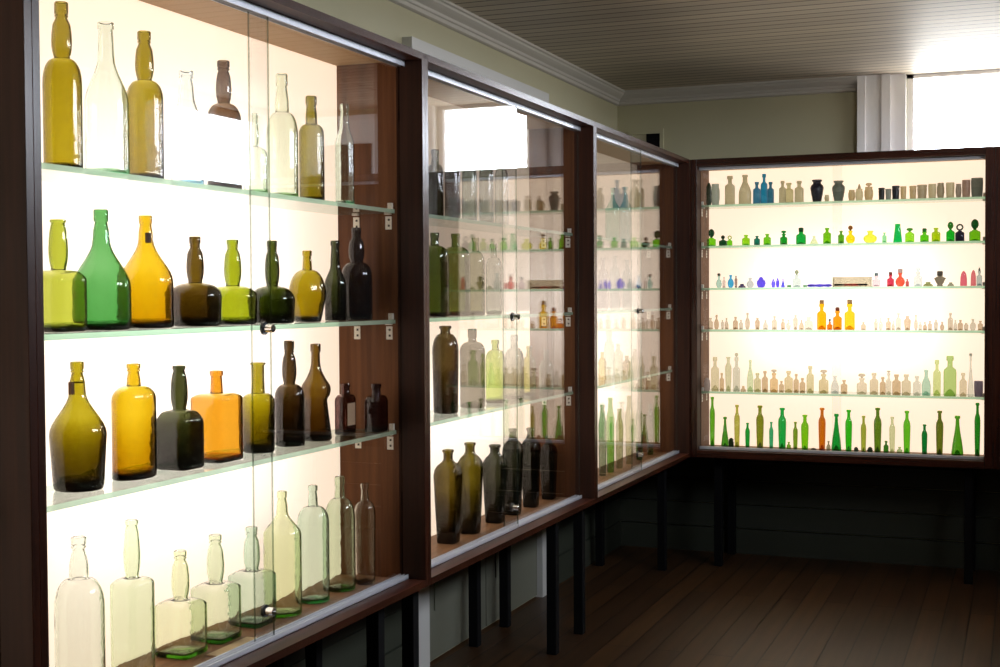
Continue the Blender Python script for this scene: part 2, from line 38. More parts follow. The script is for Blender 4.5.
{'n': 'glass_bottle', 'x': -1.797, 'y': 2.8179, 'z': 0.604, 'h': 0.2437, 'p': [[0.0, 0.0529], [0.0061, 0.057], [0.0202, 0.0587], [0.0606, 0.0587], [0.4951, 0.0587], [0.5064, 0.0579], [0.5172, 0.0556], [0.5271, 0.0517], [0.5358, 0.0466], [0.543, 0.0403], [0.5483, 0.0331], [0.5516, 0.0253], [0.5557, 0.0164], [0.5738, 0.016], [0.6064, 0.0182], [0.657, 0.0201], [0.7184, 0.0205], [0.7871, 0.0195], [0.8522, 0.0176], [0.9172, 0.0117], [0.9213, 0.0142], [0.9354, 0.0145], [0.9394, 0.0123], [0.9465, 0.0123], [0.9495, 0.0147], [0.9939, 0.015], [1.0, 0.0135]], 'k': 0.8047, 's': 'q', 'a': 1, 'c': (190, 212, 170), 'm': 'g', 'tb': 1.0, 'l': 'aqua cube-bodied bottle seen through the door lock, on the cabinet floor', 'cat': 'bottle', 'g': 'bottles on the floor of the first cabinet', 'seg': 40, 'ex': None},
{'n': 'glass_bottle', 'x': -1.775, 'y': 2.929, 'z': 0.604, 'h': 0.3194, 'p': [[0.0, 0.044], [0.005, 0.0474], [0.0168, 0.0489], [0.0505, 0.0489], [0.6473, 0.0489], [0.6704, 0.0474], [0.6935, 0.0435], [0.7166, 0.038], [0.7397, 0.0316], [0.7628, 0.0253], [0.7859, 0.0198], [0.809, 0.0159], [0.8321, 0.0144], [0.8896, 0.0134], [0.9471, 0.0103], [0.9496, 0.0124], [0.994, 0.0126], [1.0, 0.0113]], 'k': 1.0, 's': 'r', 'a': 1.0, 'c': (222, 224, 150), 'm': 'g', 'tb': 1.0, 'l': 'tall clear yellow green bottle just past the lock, on the cabinet floor', 'cat': 'bottle', 'g': 'bottles on the floor of the first cabinet', 'seg': 40, 'ex': None},
{'n': 'glass_bottle', 'x': -1.775, 'y': 3.0874, 'z': 0.604, 'h': 0.3132, 'p': [[0.0, 0.0387], [0.0053, 0.0417], [0.0177, 0.0429], [0.0531, 0.0429], [0.6816, 0.0429], [0.7092, 0.0424], [0.7358, 0.0407], [0.7603, 0.038], [0.7817, 0.0343], [0.7993, 0.0298], [0.8124, 0.0247], [0.8204, 0.0192], [0.8231, 0.0134], [0.8881, 0.0125], [0.9531, 0.0106], [0.9558, 0.0126], [0.9947, 0.0129], [1.0, 0.0116]], 'k': 1.0, 's': 'r', 'a': 1.0, 'c': (206, 222, 180), 'm': 'g', 'tb': 1.0, 'l': 'clear aqua bottle with rounded shoulders second past the lock, on the cabinet floor', 'cat': 'bottle', 'g': 'bottles on the floor of the first cabinet', 'seg': 40, 'ex': None},
{'n': 'glass_bottle', 'x': -1.775, 'y': 3.237, 'z': 0.604, 'h': 0.3179, 'p': [[0.0, 0.0384], [0.0055, 0.0414], [0.0182, 0.0427], [0.0546, 0.0427], [0.6275, 0.0427], [0.663, 0.0421], [0.6971, 0.0405], [0.7285, 0.0379], [0.756, 0.0344], [0.7786, 0.0302], [0.7954, 0.0253], [0.8057, 0.02], [0.8092, 0.0145], [0.8624, 0.0135], [0.9155, 0.0114], [0.9183, 0.0137], [0.9902, 0.014], [1.0, 0.0126]], 'k': 1.0, 's': 'r', 'a': 1.0, 'c': (205, 215, 160), 'm': 'g', 'tb': 1.0, 'l': 'clear sea green bottle third past the lock, on the cabinet floor', 'cat': 'bottle', 'g': 'bottles on the floor of the first cabinet', 'seg': 40, 'ex': None},
{'n': 'glass_bottle', 'x': -1.745, 'y': 3.3292, 'z': 0.604, 'h': 0.2872, 'p': [[0.0, 0.0254], [0.0066, 0.0273], [0.022, 0.0282], [0.066, 0.0288], [0.6815, 0.0313], [0.7094, 0.0309], [0.7361, 0.0299], [0.7608, 0.0281], [0.7825, 0.0257], [0.8002, 0.0228], [0.8134, 0.0195], [0.8216, 0.016], [0.8243, 0.0122], [0.8831, 0.0114], [0.9418, 0.0103], [0.9451, 0.0123], [0.9934, 0.0125], [1.0, 0.0113]], 'k': 1.0, 's': 'r', 'a': 1.0, 'c': (205, 185, 150), 'm': 'g', 'tb': 1.0, 'l': 'pinkish clear bottle with rough surface last on the cabinet floor', 'cat': 'bottle', 'g': 'bottles on the floor of the first cabinet', 'seg': 40, 'ex': None},
{'n': 'glass_bottle', 'x': -1.775, 'y': 3.8956, 'z': 1.677, 'h': 0.2235, 'p': [[0.0, 0.0249], [0.0091, 0.0268], [0.0303, 0.0277], [0.091, 0.0277], [0.6062, 0.0277], [0.6417, 0.0274], [0.6758, 0.0266], [0.7072, 0.0252], [0.7348, 0.0234], [0.7574, 0.0212], [0.7742, 0.0186], [0.7845, 0.0159], [0.788, 0.013], [0.8539, 0.0121], [0.9197, 0.0107], [0.9243, 0.0128], [0.9909, 0.013], [1.0, 0.0117]], 'k': 1.0, 's': 'r', 'a': 1.0, 'c': (38, 40, 14), 'm': 'g', 'tb': 1.0, 'l': 'dark olive tall bottle first on the upper shelf of the second cabinet', 'cat': 'bottle', 'g': 'tall bottles on the upper shelf of the second cabinet', 'seg': 28, 'ex': None},
{'n': 'glass_bottle', 'x': -1.775, 'y': 4.0329, 'z': 1.677, 'h': 0.2374, 'p': [[0.0, 0.0241], [0.009, 0.026], [0.0299, 0.0268], [0.0896, 0.0268], [0.6121, 0.0268], [0.647, 0.0266], [0.6806, 0.0258], [0.7116, 0.0246], [0.7387, 0.0229], [0.761, 0.0209], [0.7775, 0.0185], [0.7877, 0.016], [0.7912, 0.0134], [0.8561, 0.0125], [0.9209, 0.011], [0.9254, 0.0131], [0.9911, 0.0134], [1.0, 0.0121]], 'k': 1.0, 's': 'r', 'a': 1.0, 'c': (62, 52, 20), 'm': 'g', 'tb': 1.0, 'l': 'brownish tall embossed bottle second on the upper shelf of the second cabinet', 'cat': 'bottle', 'g': 'tall bottles on the upper shelf of the second cabinet', 'seg': 28, 'ex': None},
{'n': 'glass_bottle', 'x': -1.775, 'y': 4.1787, 'z': 1.677, 'h': 0.2452, 'p': [[0.0, 0.0233], [0.0091, 0.0251], [0.0303, 0.0259], [0.091, 0.0259], [0.6214, 0.0259], [0.6568, 0.0257], [0.6909, 0.0249], [0.7224, 0.0237], [0.7499, 0.022], [0.7725, 0.0199], [0.7893, 0.0176], [0.7996, 0.0151], [0.8031, 0.0124], [0.8614, 0.0116], [0.9197, 0.0102], [0.9243, 0.0122], [0.9909, 0.0124], [1.0, 0.0112]], 'k': 1.0, 's': 'r', 'a': 1.0, 'c': (150, 165, 120), 'm': 'g', 'tb': 1.0, 'l': 'pale aqua tall bottle third on the upper shelf of the second cabinet', 'cat': 'bottle', 'g': 'tall bottles on the upper shelf of the second cabinet', 'seg': 28, 'ex': None},
{'n': 'glass_bottle', 'x': -1.775, 'y': 4.3337, 'z': 1.677, 'h': 0.2606, 'p': [[0.0, 0.0234], [0.009, 0.0253], [0.0299, 0.026], [0.0896, 0.026], [0.642, 0.026], [0.6769, 0.0258], [0.7105, 0.025], [0.7414, 0.0238], [0.7686, 0.0222], [0.7908, 0.0202], [0.8074, 0.0179], [0.8176, 0.0154], [0.821, 0.0128], [0.871, 0.0119], [0.9209, 0.0105], [0.9254, 0.0126], [0.9911, 0.0128], [1.0, 0.0116]], 'k': 1.0, 's': 'r', 'a': 1.0, 'c': (170, 175, 140), 'm': 'g', 'tb': 1.0, 'l': 'pale clear tall bottle fourth on the upper shelf of the second cabinet', 'cat': 'bottle', 'g': 'tall bottles on the upper shelf of the second cabinet', 'seg': 28, 'ex': None},
{'n': 'glass_bottle', 'x': -1.775, 'y': 4.4789, 'z': 1.677, 'h': 0.2605, 'p': [[0.0, 0.0231], [0.0092, 0.0249], [0.0308, 0.0257], [0.0924, 0.0257], [0.6309, 0.0257], [0.6669, 0.0254], [0.7016, 0.0247], [0.7335, 0.0235], [0.7614, 0.0218], [0.7844, 0.0198], [0.8014, 0.0175], [0.8119, 0.0151], [0.8155, 0.0125], [0.867, 0.0116], [0.9185, 0.0102], [0.9231, 0.0122], [0.9908, 0.0125], [1.0, 0.0112]], 'k': 1.0, 's': 'r', 'a': 1.0, 'c': (175, 175, 145), 'm': 'g', 'tb': 1.0, 'l': 'pale clear tall bottle fifth on the upper shelf of the second cabinet', 'cat': 'bottle', 'g': 'tall bottles on the upper shelf of the second cabinet', 'seg': 28, 'ex': None},
{'n': 'glass_bottle', 'x': -1.775, 'y': 3.8878, 'z': 1.358, 'h': 0.2727, 'p': [[0.0, 0.041], [0.0071, 0.0441], [0.0235, 0.0455], [0.0706, 0.0455], [0.7061, 0.0455], [0.7336, 0.0449], [0.7601, 0.0431], [0.7845, 0.0402], [0.8058, 0.0364], [0.8234, 0.0316], [0.8364, 0.0262], [0.8445, 0.0204], [0.8472, 0.0143], [0.8924, 0.0133], [0.9377, 0.0123], [0.9412, 0.0147], [0.9929, 0.015], [1.0, 0.0135]], 'k': 1.0, 's': 'r', 'a': 1.0, 'c': (95, 115, 20), 'm': 'g', 'tb': 1, 'l': 'blackish green shouldered bottle by the post on the second cabinet middle shelf', 'cat': 'bottle', 'g': 'seal bottles on the middle shelf of the second cabinet', 'seg': 28, 'ex': None},
{'n': 'glass_bottle', 'x': -1.775, 'y': 4.058, 'z': 1.358, 'h': 0.2765, 'p': [[0.0, 0.044], [0.0072, 0.0474], [0.0241, 0.0489], [0.0723, 0.0489], [0.711, 0.0489], [0.7369, 0.0482], [0.7617, 0.0463], [0.7846, 0.0431], [0.8047, 0.0389], [0.8212, 0.0337], [0.8334, 0.0279], [0.8409, 0.0215], [0.8435, 0.0148], [0.8898, 0.0138], [0.9362, 0.0133], [0.9398, 0.0159], [0.9928, 0.0162], [1.0, 0.0146]], 'k': 1.0, 's': 'r', 'a': 1.0, 'c': (120, 135, 28), 'm': 'g', 'tb': 1, 'l': 'dark green shouldered bottle with embossed side on the second cabinet middle shelf', 'cat': 'bottle', 'g': 'seal bottles on the middle shelf of the second cabinet', 'seg': 28, 'ex': None},
{'n': 'glass_bottle', 'x': -1.775, 'y': 4.2323, 'z': 1.358, 'h': 0.2698, 'p': [[0.0, 0.0283], [0.0076, 0.0305], [0.0253, 0.0314], [0.076, 0.0314], [0.6458, 0.0314], [0.6803, 0.0311], [0.7136, 0.03], [0.7442, 0.0283], [0.771, 0.0259], [0.7931, 0.0231], [0.8094, 0.0198], [0.8195, 0.0163], [0.8229, 0.0126], [0.8843, 0.0117], [0.9456, 0.0109], [0.9494, 0.013], [0.9939, 0.0133], [1.0, 0.012]], 'k': 1.0, 's': 'r', 'a': 1.0, 'c': (185, 175, 90), 'm': 'g', 'tb': 1.0, 'l': 'faint yellow bottle third on the middle shelf of the second cabinet', 'cat': 'bottle', 'g': 'seal bottles on the middle shelf of the second cabinet', 'seg': 28, 'ex': None},
{'n': 'glass_bottle', 'x': -1.775, 'y': 4.4004, 'z': 1.358, 'h': 0.2547, 'p': [[0.0, 0.026], [0.0082, 0.028], [0.0274, 0.0289], [0.0823, 0.0289], [0.644, 0.0289], [0.6761, 0.0286], [0.7069, 0.0276], [0.7353, 0.0261], [0.7602, 0.024], [0.7807, 0.0215], [0.7958, 0.0186], [0.8052, 0.0155], [0.8083, 0.0123], [0.8747, 0.0114], [0.9411, 0.0107], [0.9452, 0.0127], [0.9934, 0.013], [1.0, 0.0117]], 'k': 1.0, 's': 'r', 'a': 1.0, 'c': (205, 200, 165), 'm': 'g', 'tb': 1.0, 'l': 'faint clear bottle fourth on the middle shelf of the second cabinet', 'cat': 'bottle', 'g': 'seal bottles on the middle shelf of the second cabinet', 'seg': 28, 'ex': None},
{'n': 'glass_bottle', 'x': -1.775, 'y': 3.9673, 'z': 1.037, 'h': 0.2898, 'p': [[0.0, 0.0368], [0.0067, 0.0397], [0.0225, 0.0409], [0.0675, 0.0415], [0.7081, 0.044], [0.7475, 0.0435], [0.7854, 0.0419], [0.8204, 0.0395], [0.851, 0.0361], [0.8761, 0.0321], [0.8948, 0.0274], [0.9063, 0.0224], [0.9102, 0.0172], [0.9366, 0.016], [0.963, 0.0168], [0.9663, 0.0201], [0.996, 0.0205], [1.0, 0.0185]], 'k': 1.0, 's': 'r', 'a': 1.0, 'c': (70, 50, 10), 'm': 'g', 'tb': 1.8, 'l': 'dark brown wide-lipped gin bottle first on the second cabinet lower shelf', 'cat': 'bottle', 'g': 'bottles on the lower shelf of the second cabinet', 'seg': 28, 'ex': None},
{'n': 'glass_bottle', 'x': -1.775, 'y': 4.1964, 'z': 1.037, 'h': 0.274, 'p': [[0.0, 0.04], [0.0075, 0.0431], [0.025, 0.0444], [0.0751, 0.0444], [0.7127, 0.0444], [0.7371, 0.0438], [0.7605, 0.0422], [0.7821, 0.0395], [0.801, 0.0359], [0.8166, 0.0315], [0.8281, 0.0264], [0.8352, 0.0209], [0.8376, 0.0153], [0.8607, 0.0142], [0.8838, 0.0131], [0.8876, 0.0156], [0.9865, 0.016], [1.0, 0.0144]], 'k': 1.0, 's': 'r', 'a': 1.0, 'c': (110, 95, 70), 'm': 'g', 'tb': 1.0, 'l': 'smoky grey brown bottle second on the second cabinet lower shelf', 'cat': 'bottle', 'g': 'bottles on the lower shelf of the second cabinet', 'seg': 28, 'ex': None},
{'n': 'glass_bottle', 'x': -1.775, 'y': 4.4101, 'z': 1.037, 'h': 0.2287, 'p': [[0.0, 0.0316], [0.0095, 0.0341], [0.0318, 0.0351], [0.0953, 0.0351], [0.6827, 0.0351], [0.7136, 0.0347], [0.7434, 0.0334], [0.7708, 0.0314], [0.7949, 0.0286], [0.8146, 0.0253], [0.8293, 0.0215], [0.8383, 0.0173], [0.8414, 0.013], [0.8866, 0.0121], [0.9318, 0.0119], [0.9365, 0.0142], [0.9924, 0.0145], [1.0, 0.013]], 'k': 0.996, 's': 'q', 'a': 0.8, 'c': (205, 215, 70), 'm': 'g', 'tb': 1.0, 'l': 'bright yellow green bottle on the second cabinet lower shelf', 'cat': 'bottle', 'g': 'bottles on the lower shelf of the second cabinet', 'seg': 28, 'ex': None},
{'n': 'glass_bottle', 'x': -1.775, 'y': 4.6012, 'z': 1.037, 'h': 0.2412, 'p': [[0.0, 0.0321], [0.0095, 0.0346], [0.0318, 0.0357], [0.0953, 0.0357], [0.6033, 0.0357], [0.6405, 0.0353], [0.6762, 0.034], [0.7091, 0.0321], [0.738, 0.0294], [0.7617, 0.0262], [0.7793, 0.0225], [0.7901, 0.0184], [0.7938, 0.0143], [0.8469, 0.0133], [0.9001, 0.0117], [0.9048, 0.014], [0.9886, 0.0143], [1.0, 0.0128]], 'k': 1.0, 's': 'r', 'a': 1.0, 'c': (165, 155, 110), 'm': 'g', 'tb': 1.0, 'l': 'greyish olive bottle behind the door edge on the second cabinet lower shelf', 'cat': 'bottle', 'g': 'bottles on the lower shelf of the second cabinet', 'seg': 28, 'ex': None},
{'n': 'glass_bottle', 'x': -1.775, 'y': 4.7624, 'z': 1.037, 'h': 0.1938, 'p': [[0.0, 0.0226], [0.0128, 0.0244], [0.0426, 0.0252], [0.1277, 0.0252], [0.6172, 0.0252], [0.6504, 0.0249], [0.6823, 0.0241], [0.7117, 0.0228], [0.7375, 0.0211], [0.7587, 0.019], [0.7744, 0.0166], [0.7841, 0.0139], [0.7873, 0.0112], [0.8586, 0.0104], [0.9298, 0.0095], [0.9362, 0.0114], [0.9923, 0.0116], [1.0, 0.0104]], 'k': 1.0, 's': 'r', 'a': 1.0, 'c': (215, 195, 75), 'm': 'g', 'tb': 1.0, 'l': 'narrow yellow bottle fifth on the second cabinet lower shelf', 'cat': 'bottle', 'g': 'bottles on the lower shelf of the second cabinet', 'seg': 28, 'ex': None},
{'n': 'glass_bottle', 'x': -1.775, 'y': 4.9574, 'z': 1.037, 'h': 0.1705, 'p': [[0.0, 0.0252], [0.015, 0.0272], [0.05, 0.0281], [0.1501, 0.0281], [0.5501, 0.0281], [0.5891, 0.0277], [0.6267, 0.0268], [0.6612, 0.0252], [0.6915, 0.0231], [0.7164, 0.0206], [0.7349, 0.0177], [0.7463, 0.0145], [0.7501, 0.0112], [0.8338, 0.0104], [0.9175, 0.0099], [0.925, 0.0118], [0.991, 0.012], [1.0, 0.0108]], 'k': 1.0, 's': 'r', 'a': 1.0, 'c': (190, 180, 130), 'm': 'g', 'tb': 1.0, 'l': 'small pale bottle last on the second cabinet lower shelf', 'cat': 'bottle', 'g': 'bottles on the lower shelf of the second cabinet', 'seg': 28, 'ex': None},
{'n': 'glass_bottle', 'x': -1.775, 'y': 3.9835, 'z': 0.604, 'h': 0.3103, 'p': [[0.0, 0.0346], [0.022, 0.0375], [0.4502, 0.0443], [0.7302, 0.0481], [0.7902, 0.0447], [0.8351, 0.0346], [0.8701, 0.0207], [0.9001, 0.0159], [0.9693, 0.0163], [0.9726, 0.0195], [0.9967, 0.0199], [1.0, 0.0179]], 'k': 0.8415, 's': 'q', 'a': 1, 'c': (78, 56, 3), 'm': 'g', 'tb': 2, 'l': 'square tapering gin bottle glowing yellow at its centre, first on the cabinet floor', 'cat': 'bottle', 'g': 'case gin bottles on the floor of the second cabinet', 'seg': 28, 'ex': None},
{'n': 'glass_bottle', 'x': -1.775, 'y': 4.1699, 'z': 0.604, 'h': 0.3138, 'p': [[0.0, 0.0323], [0.0227, 0.035], [0.4502, 0.0413], [0.7302, 0.0449], [0.7902, 0.0417], [0.8351, 0.0323], [0.8701, 0.0215], [0.9001, 0.0166], [0.9682, 0.017], [0.9716, 0.0203], [0.9966, 0.0207], [1.0, 0.0186]], 'k': 0.847, 's': 'q', 'a': 1, 'c': (84, 66, 3), 'm': 'g', 'tb': 2, 'l': 'square tapering gin bottle with olive yellow core, second on the cabinet floor', 'cat': 'bottle', 'g': 'case gin bottles on the floor of the second cabinet', 'seg': 28, 'ex': None},
{'n': 'glass_bottle', 'x': -1.775, 'y': 4.4004, 'z': 0.604, 'h': 0.2821, 'p': [[0.0, 0.0325], [0.0263, 0.0352], [0.4502, 0.0416], [0.7302, 0.0452], [0.7901, 0.042], [0.8351, 0.0325], [0.8701, 0.0225], [0.9001, 0.0173], [0.9632, 0.0178], [0.9671, 0.0212], [0.9961, 0.0217], [1.0, 0.0195]], 'k': 0.8537, 's': 'q', 'a': 1, 'c': (38, 36, 16), 'm': 'g', 'tb': 2, 'l': 'blackish square gin bottle third on the second cabinet floor', 'cat': 'bottle', 'g': 'case gin bottles on the floor of the second cabinet', 'seg': 28, 'ex': None},
{'n': 'glass_bottle', 'x': -1.775, 'y': 4.5804, 'z': 0.604, 'h': 0.3227, 'p': [[0.0, 0.0283], [0.0241, 0.0306], [0.4502, 0.0361], [0.7302, 0.0393], [0.7902, 0.0365], [0.8351, 0.0283], [0.8701, 0.0185], [0.9001, 0.0142], [0.9663, 0.0129], [0.9699, 0.0154], [0.9964, 0.0157], [1.0, 0.0141]], 'k': 0.8588, 's': 'q', 'a': 1, 'c': (30, 30, 14), 'm': 'g', 'tb': 2, 'l': 'tall black gin bottle behind the sliding door edge on the cabinet floor', 'cat': 'bottle', 'g': 'case gin bottles on the floor of the second cabinet', 'seg': 28, 'ex': None},
{'n': 'glass_bottle', 'x': -1.775, 'y': 4.7735, 'z': 0.604, 'h': 0.3079, 'p': [[0.0, 0.0279], [0.026, 0.0302], [0.4502, 0.0357], [0.7302, 0.0388], [0.7902, 0.0361], [0.8351, 0.0279], [0.8701, 0.0181], [0.9001, 0.014], [0.9637, 0.0146], [0.9676, 0.0175], [0.9961, 0.0178], [1.0, 0.0161]], 'k': 0.8641, 's': 'q', 'a': 1, 'c': (26, 26, 14), 'm': 'g', 'tb': 2, 'l': 'tall black gin bottle just past the lower lock of the second cabinet', 'cat': 'bottle', 'g': 'case gin bottles on the floor of the second cabinet', 'seg': 28, 'ex': None},
{'n': 'glass_bottle', 'x': -1.775, 'y': 4.9813, 'z': 0.604, 'h': 0.2558, 'p': [[0.0, 0.0261], [0.0318, 0.0282], [0.4502, 0.0333], [0.7302, 0.0362], [0.7901, 0.0337], [0.8351, 0.0261], [0.8701, 0.0173], [0.9001, 0.0133], [0.9556, 0.0132], [0.9603, 0.0158], [0.9952, 0.0161], [1.0, 0.0145]], 'k': 0.8697, 's': 'q', 'a': 1, 'c': (24, 22, 12), 'm': 'g', 'tb': 2, 'l': 'black gin bottle next to last on the second cabinet floor', 'cat': 'bottle', 'g': 'case gin bottles on the floor of the second cabinet', 'seg': 28, 'ex': None},
{'n': 'glass_bottle', 'x': -1.775, 'y': 5.1797, 'z': 0.604, 'h': 0.2189, 'p': [[0.0, 0.024], [0.0385, 0.026], [0.4502, 0.0307], [0.7301, 0.0333], [0.7901, 0.031], [0.8351, 0.024], [0.8701, 0.0162], [0.9001, 0.0125], [0.9462, 0.0123], [0.952, 0.0147], [0.9942, 0.015], [1.0, 0.0135]], 'k': 0.8748, 's': 'q', 'a': 1, 'c': (24, 20, 12), 'm': 'g', 'tb': 2, 'l': 'black gin bottle last on the second cabinet floor', 'cat': 'bottle', 'g': 'case gin bottles on the floor of the second cabinet', 'seg': 28, 'ex': None},
{'n': 'glass_bottle', 'x': -1.775, 'y': 5.8836, 'z': 1.677, 'h': 0.2475, 'p': [[0.0, 0.0315], [0.0115, 0.0339], [0.0385, 0.035], [0.1155, 0.035], [0.6156, 0.035], [0.6444, 0.0293], [0.6732, 0.0242], [0.7021, 0.0198], [0.7309, 0.016], [0.7598, 0.0129], [0.7886, 0.0106], [0.8174, 0.009], [0.8463, 0.0084], [0.901, 0.0078], [0.9558, 0.0084], [0.9616, 0.0101], [0.9954, 0.0103], [1.0, 0.0092]], 'k': 1.0, 's': 'r', 'a': 1.0, 'c': (175, 215, 175), 'm': 't', 'tb': 1.0, 'l': 'aqua cone-shaped bottle first on the third cabinet upper shelf', 'cat': 'bottle', 'g': 'pale bottles on the upper shelf of the third cabinet', 'seg': 20, 'ex': None},
{'n': 'glass_bottle', 'x': -1.775, 'y': 6.0995, 'z': 1.677, 'h': 0.2683, 'p': [[0.0, 0.0282], [0.0107, 0.0304], [0.0357, 0.0313], [0.1072, 0.0313], [0.6252, 0.0313], [0.652, 0.0265], [0.6788, 0.0222], [0.7055, 0.0184], [0.7323, 0.0152], [0.7591, 0.0125], [0.7859, 0.0105], [0.8126, 0.0092], [0.8394, 0.0087], [0.8992, 0.0081], [0.959, 0.0087], [0.9643, 0.0104], [0.9957, 0.0106], [1.0, 0.0095]], 'k': 1.0, 's': 'r', 'a': 1.0, 'c': (180, 212, 190), 'm': 't', 'tb': 1.0, 'l': 'aqua cone-shaped bottle second on the third cabinet upper shelf', 'cat': 'bottle', 'g': 'pale bottles on the upper shelf of the third cabinet', 'seg': 20, 'ex': None},
{'n': 'glass_bottle', 'x': -1.775, 'y': 6.33, 'z': 1.677, 'h': 0.3203, 'p': [[0.0, 0.0224], [0.0091, 0.0241], [0.0303, 0.0249], [0.091, 0.0249], [0.6366, 0.0249], [0.6602, 0.0246], [0.683, 0.0239], [0.7039, 0.0227], [0.7223, 0.0211], [0.7373, 0.0191], [0.7485, 0.0169], [0.7554, 0.0145], [0.7578, 0.0119], [0.8539, 0.0111], [0.95, 0.0106], [0.9546, 0.0127], [0.9946, 0.0129], [1.0, 0.0116]], 'k': 1.0, 's': 'r', 'a': 1.0, 'c': (235, 222, 180), 'm': 't', 'tb': 1.0, 'l': 'pale cream bottle third on the third cabinet upper shelf', 'cat': 'bottle', 'g': 'pale bottles on the upper shelf of the third cabinet', 'seg': 20, 'ex': None},
{'n': 'glass_bottle', 'x': -1.775, 'y': 5.7266, 'z': 1.358, 'h': 0.2371, 'p': [[0.0, 0.0197], [0.0107, 0.0212], [0.0357, 0.0218], [0.1072, 0.0218], [0.643, 0.0218], [0.6709, 0.0216], [0.6977, 0.0209], [0.7224, 0.0197], [0.744, 0.0181], [0.7618, 0.0162], [0.775, 0.014], [0.7831, 0.0116], [0.7858, 0.0091], [0.8724, 0.0085], [0.959, 0.0082], [0.9643, 0.0098], [0.9957, 0.01], [1.0, 0.009]], 'k': 1.0, 's': 'r', 'a': 1.0, 'c': (238, 215, 190), 'm': 't', 'tb': 1.0, 'l': 'pale pinkish bottle first on the third cabinet middle shelf', 'cat': 'bottle', 'g': 'pale bottles on the middle shelf of the third cabinet', 'seg': 20, 'ex': None},
{'n': 'glass_bottle', 'x': -1.775, 'y': 5.9159, 'z': 1.358, 'h': 0.2512, 'p': [[0.0, 0.0202], [0.0104, 0.0218], [0.0345, 0.0225], [0.1035, 0.0225], [0.6381, 0.0225], [0.6684, 0.0222], [0.6975, 0.0215], [0.7243, 0.0203], [0.7478, 0.0186], [0.7671, 0.0167], [0.7814, 0.0144], [0.7903, 0.0119], [0.7932, 0.0094], [0.8768, 0.0087], [0.9604, 0.0085], [0.9655, 0.0101], [0.9959, 0.0103], [1.0, 0.0093]], 'k': 1.0, 's': 'r', 'a': 1.0, 'c': (235, 225, 195), 'm': 't', 'tb': 1.0, 'l': 'pale clear bottle second on the third cabinet middle shelf', 'cat': 'bottle', 'g': 'pale bottles on the middle shelf of the third cabinet', 'seg': 20, 'ex': None},
{'n': 'glass_bottle', 'x': -1.775, 'y': 6.1167, 'z': 1.358, 'h': 0.2372, 'p': [[0.0, 0.02], [0.0113, 0.0215], [0.0378, 0.0222], [0.1133, 0.0222], [0.6606, 0.0222], [0.69, 0.022], [0.7183, 0.0213], [0.7444, 0.0201], [0.7673, 0.0185], [0.786, 0.0166], [0.8, 0.0145], [0.8085, 0.0121], [0.8114, 0.0097], [0.884, 0.009], [0.9566, 0.0087], [0.9623, 0.0104], [0.9955, 0.0106], [1.0, 0.0096]], 'k': 1.0, 's': 'r', 'a': 1.0, 'c': (238, 228, 200), 'm': 't', 'tb': 1.0, 'l': 'pale clear bottle third on the third cabinet middle shelf', 'cat': 'bottle', 'g': 'pale bottles on the middle shelf of the third cabinet', 'seg': 20, 'ex': None},
{'n': 'glass_bottle', 'x': -1.775, 'y': 5.7113, 'z': 1.037, 'h': 0.131, 'p': [[0.0, 0.0163], [0.0167, 0.0176], [0.0556, 0.0182], [0.1667, 0.0182], [0.6112, 0.0182], [0.6437, 0.018], [0.675, 0.0174], [0.7038, 0.0166], [0.7291, 0.0154], [0.7498, 0.0139], [0.7652, 0.0123], [0.7747, 0.0105], [0.7779, 0.0086], [0.857, 0.008], [0.9361, 0.0074], [0.9445, 0.0089], [0.9933, 0.0091], [1.0, 0.0082]], 'k': 1.0, 's': 'r', 'a': 1.0, 'c': (225, 185, 110), 'm': 't', 'tb': 1.0, 'l': 'amber tinted small bottle first on the third cabinet lower shelf', 'cat': 'bottle', 'g': 'pale bottles on the lower shelf of the third cabinet', 'seg': 20, 'ex': None},
{'n': 'glass_bottle', 'x': -1.775, 'y': 5.8198, 'z': 1.037, 'h': 0.2235, 'p': [[0.0, 0.0208], [0.0107, 0.0224], [0.0357, 0.0231], [0.1072, 0.0231], [0.6252, 0.0231], [0.6565, 0.0229], [0.6867, 0.0222], [0.7145, 0.0212], [0.7388, 0.0198], [0.7588, 0.0182], [0.7736, 0.0162], [0.7828, 0.0142], [0.7858, 0.012], [0.8367, 0.0112], [0.8876, 0.0102], [0.8929, 0.0122], [0.9872, 0.0125], [1.0, 0.0112]], 'k': 1.0, 's': 'r', 'a': 1.0, 'c': (225, 215, 180), 'm': 't', 'tb': 1.0, 'l': 'tall pale bottle second on the third cabinet lower shelf', 'cat': 'bottle', 'g': 'pale bottles on the lower shelf of the third cabinet', 'seg': 20, 'ex': None},
{'n': 'glass_bottle', 'x': -1.775, 'y': 5.965, 'z': 1.037, 'h': 0.1582, 'p': [[0.0, 0.0195], [0.0146, 0.0211], [0.0488, 0.0217], [0.1464, 0.0217], [0.6099, 0.0217], [0.648, 0.0215], [0.6846, 0.0208], [0.7183, 0.0196], [0.7478, 0.0181], [0.7721, 0.0163], [0.7901, 0.0141], [0.8012, 0.0118], [0.805, 0.0094], [0.8745, 0.0088], [0.9439, 0.0085], [0.9512, 0.0102], [0.9941, 0.0104], [1.0, 0.0093]], 'k': 1.0, 's': 'r', 'a': 1.0, 'c': (220, 210, 170), 'm': 't', 'tb': 1.0, 'l': 'pale grey bottle third on the third cabinet lower shelf', 'cat': 'bottle', 'g': 'pale bottles on the lower shelf of the third cabinet', 'seg': 20, 'ex': None},
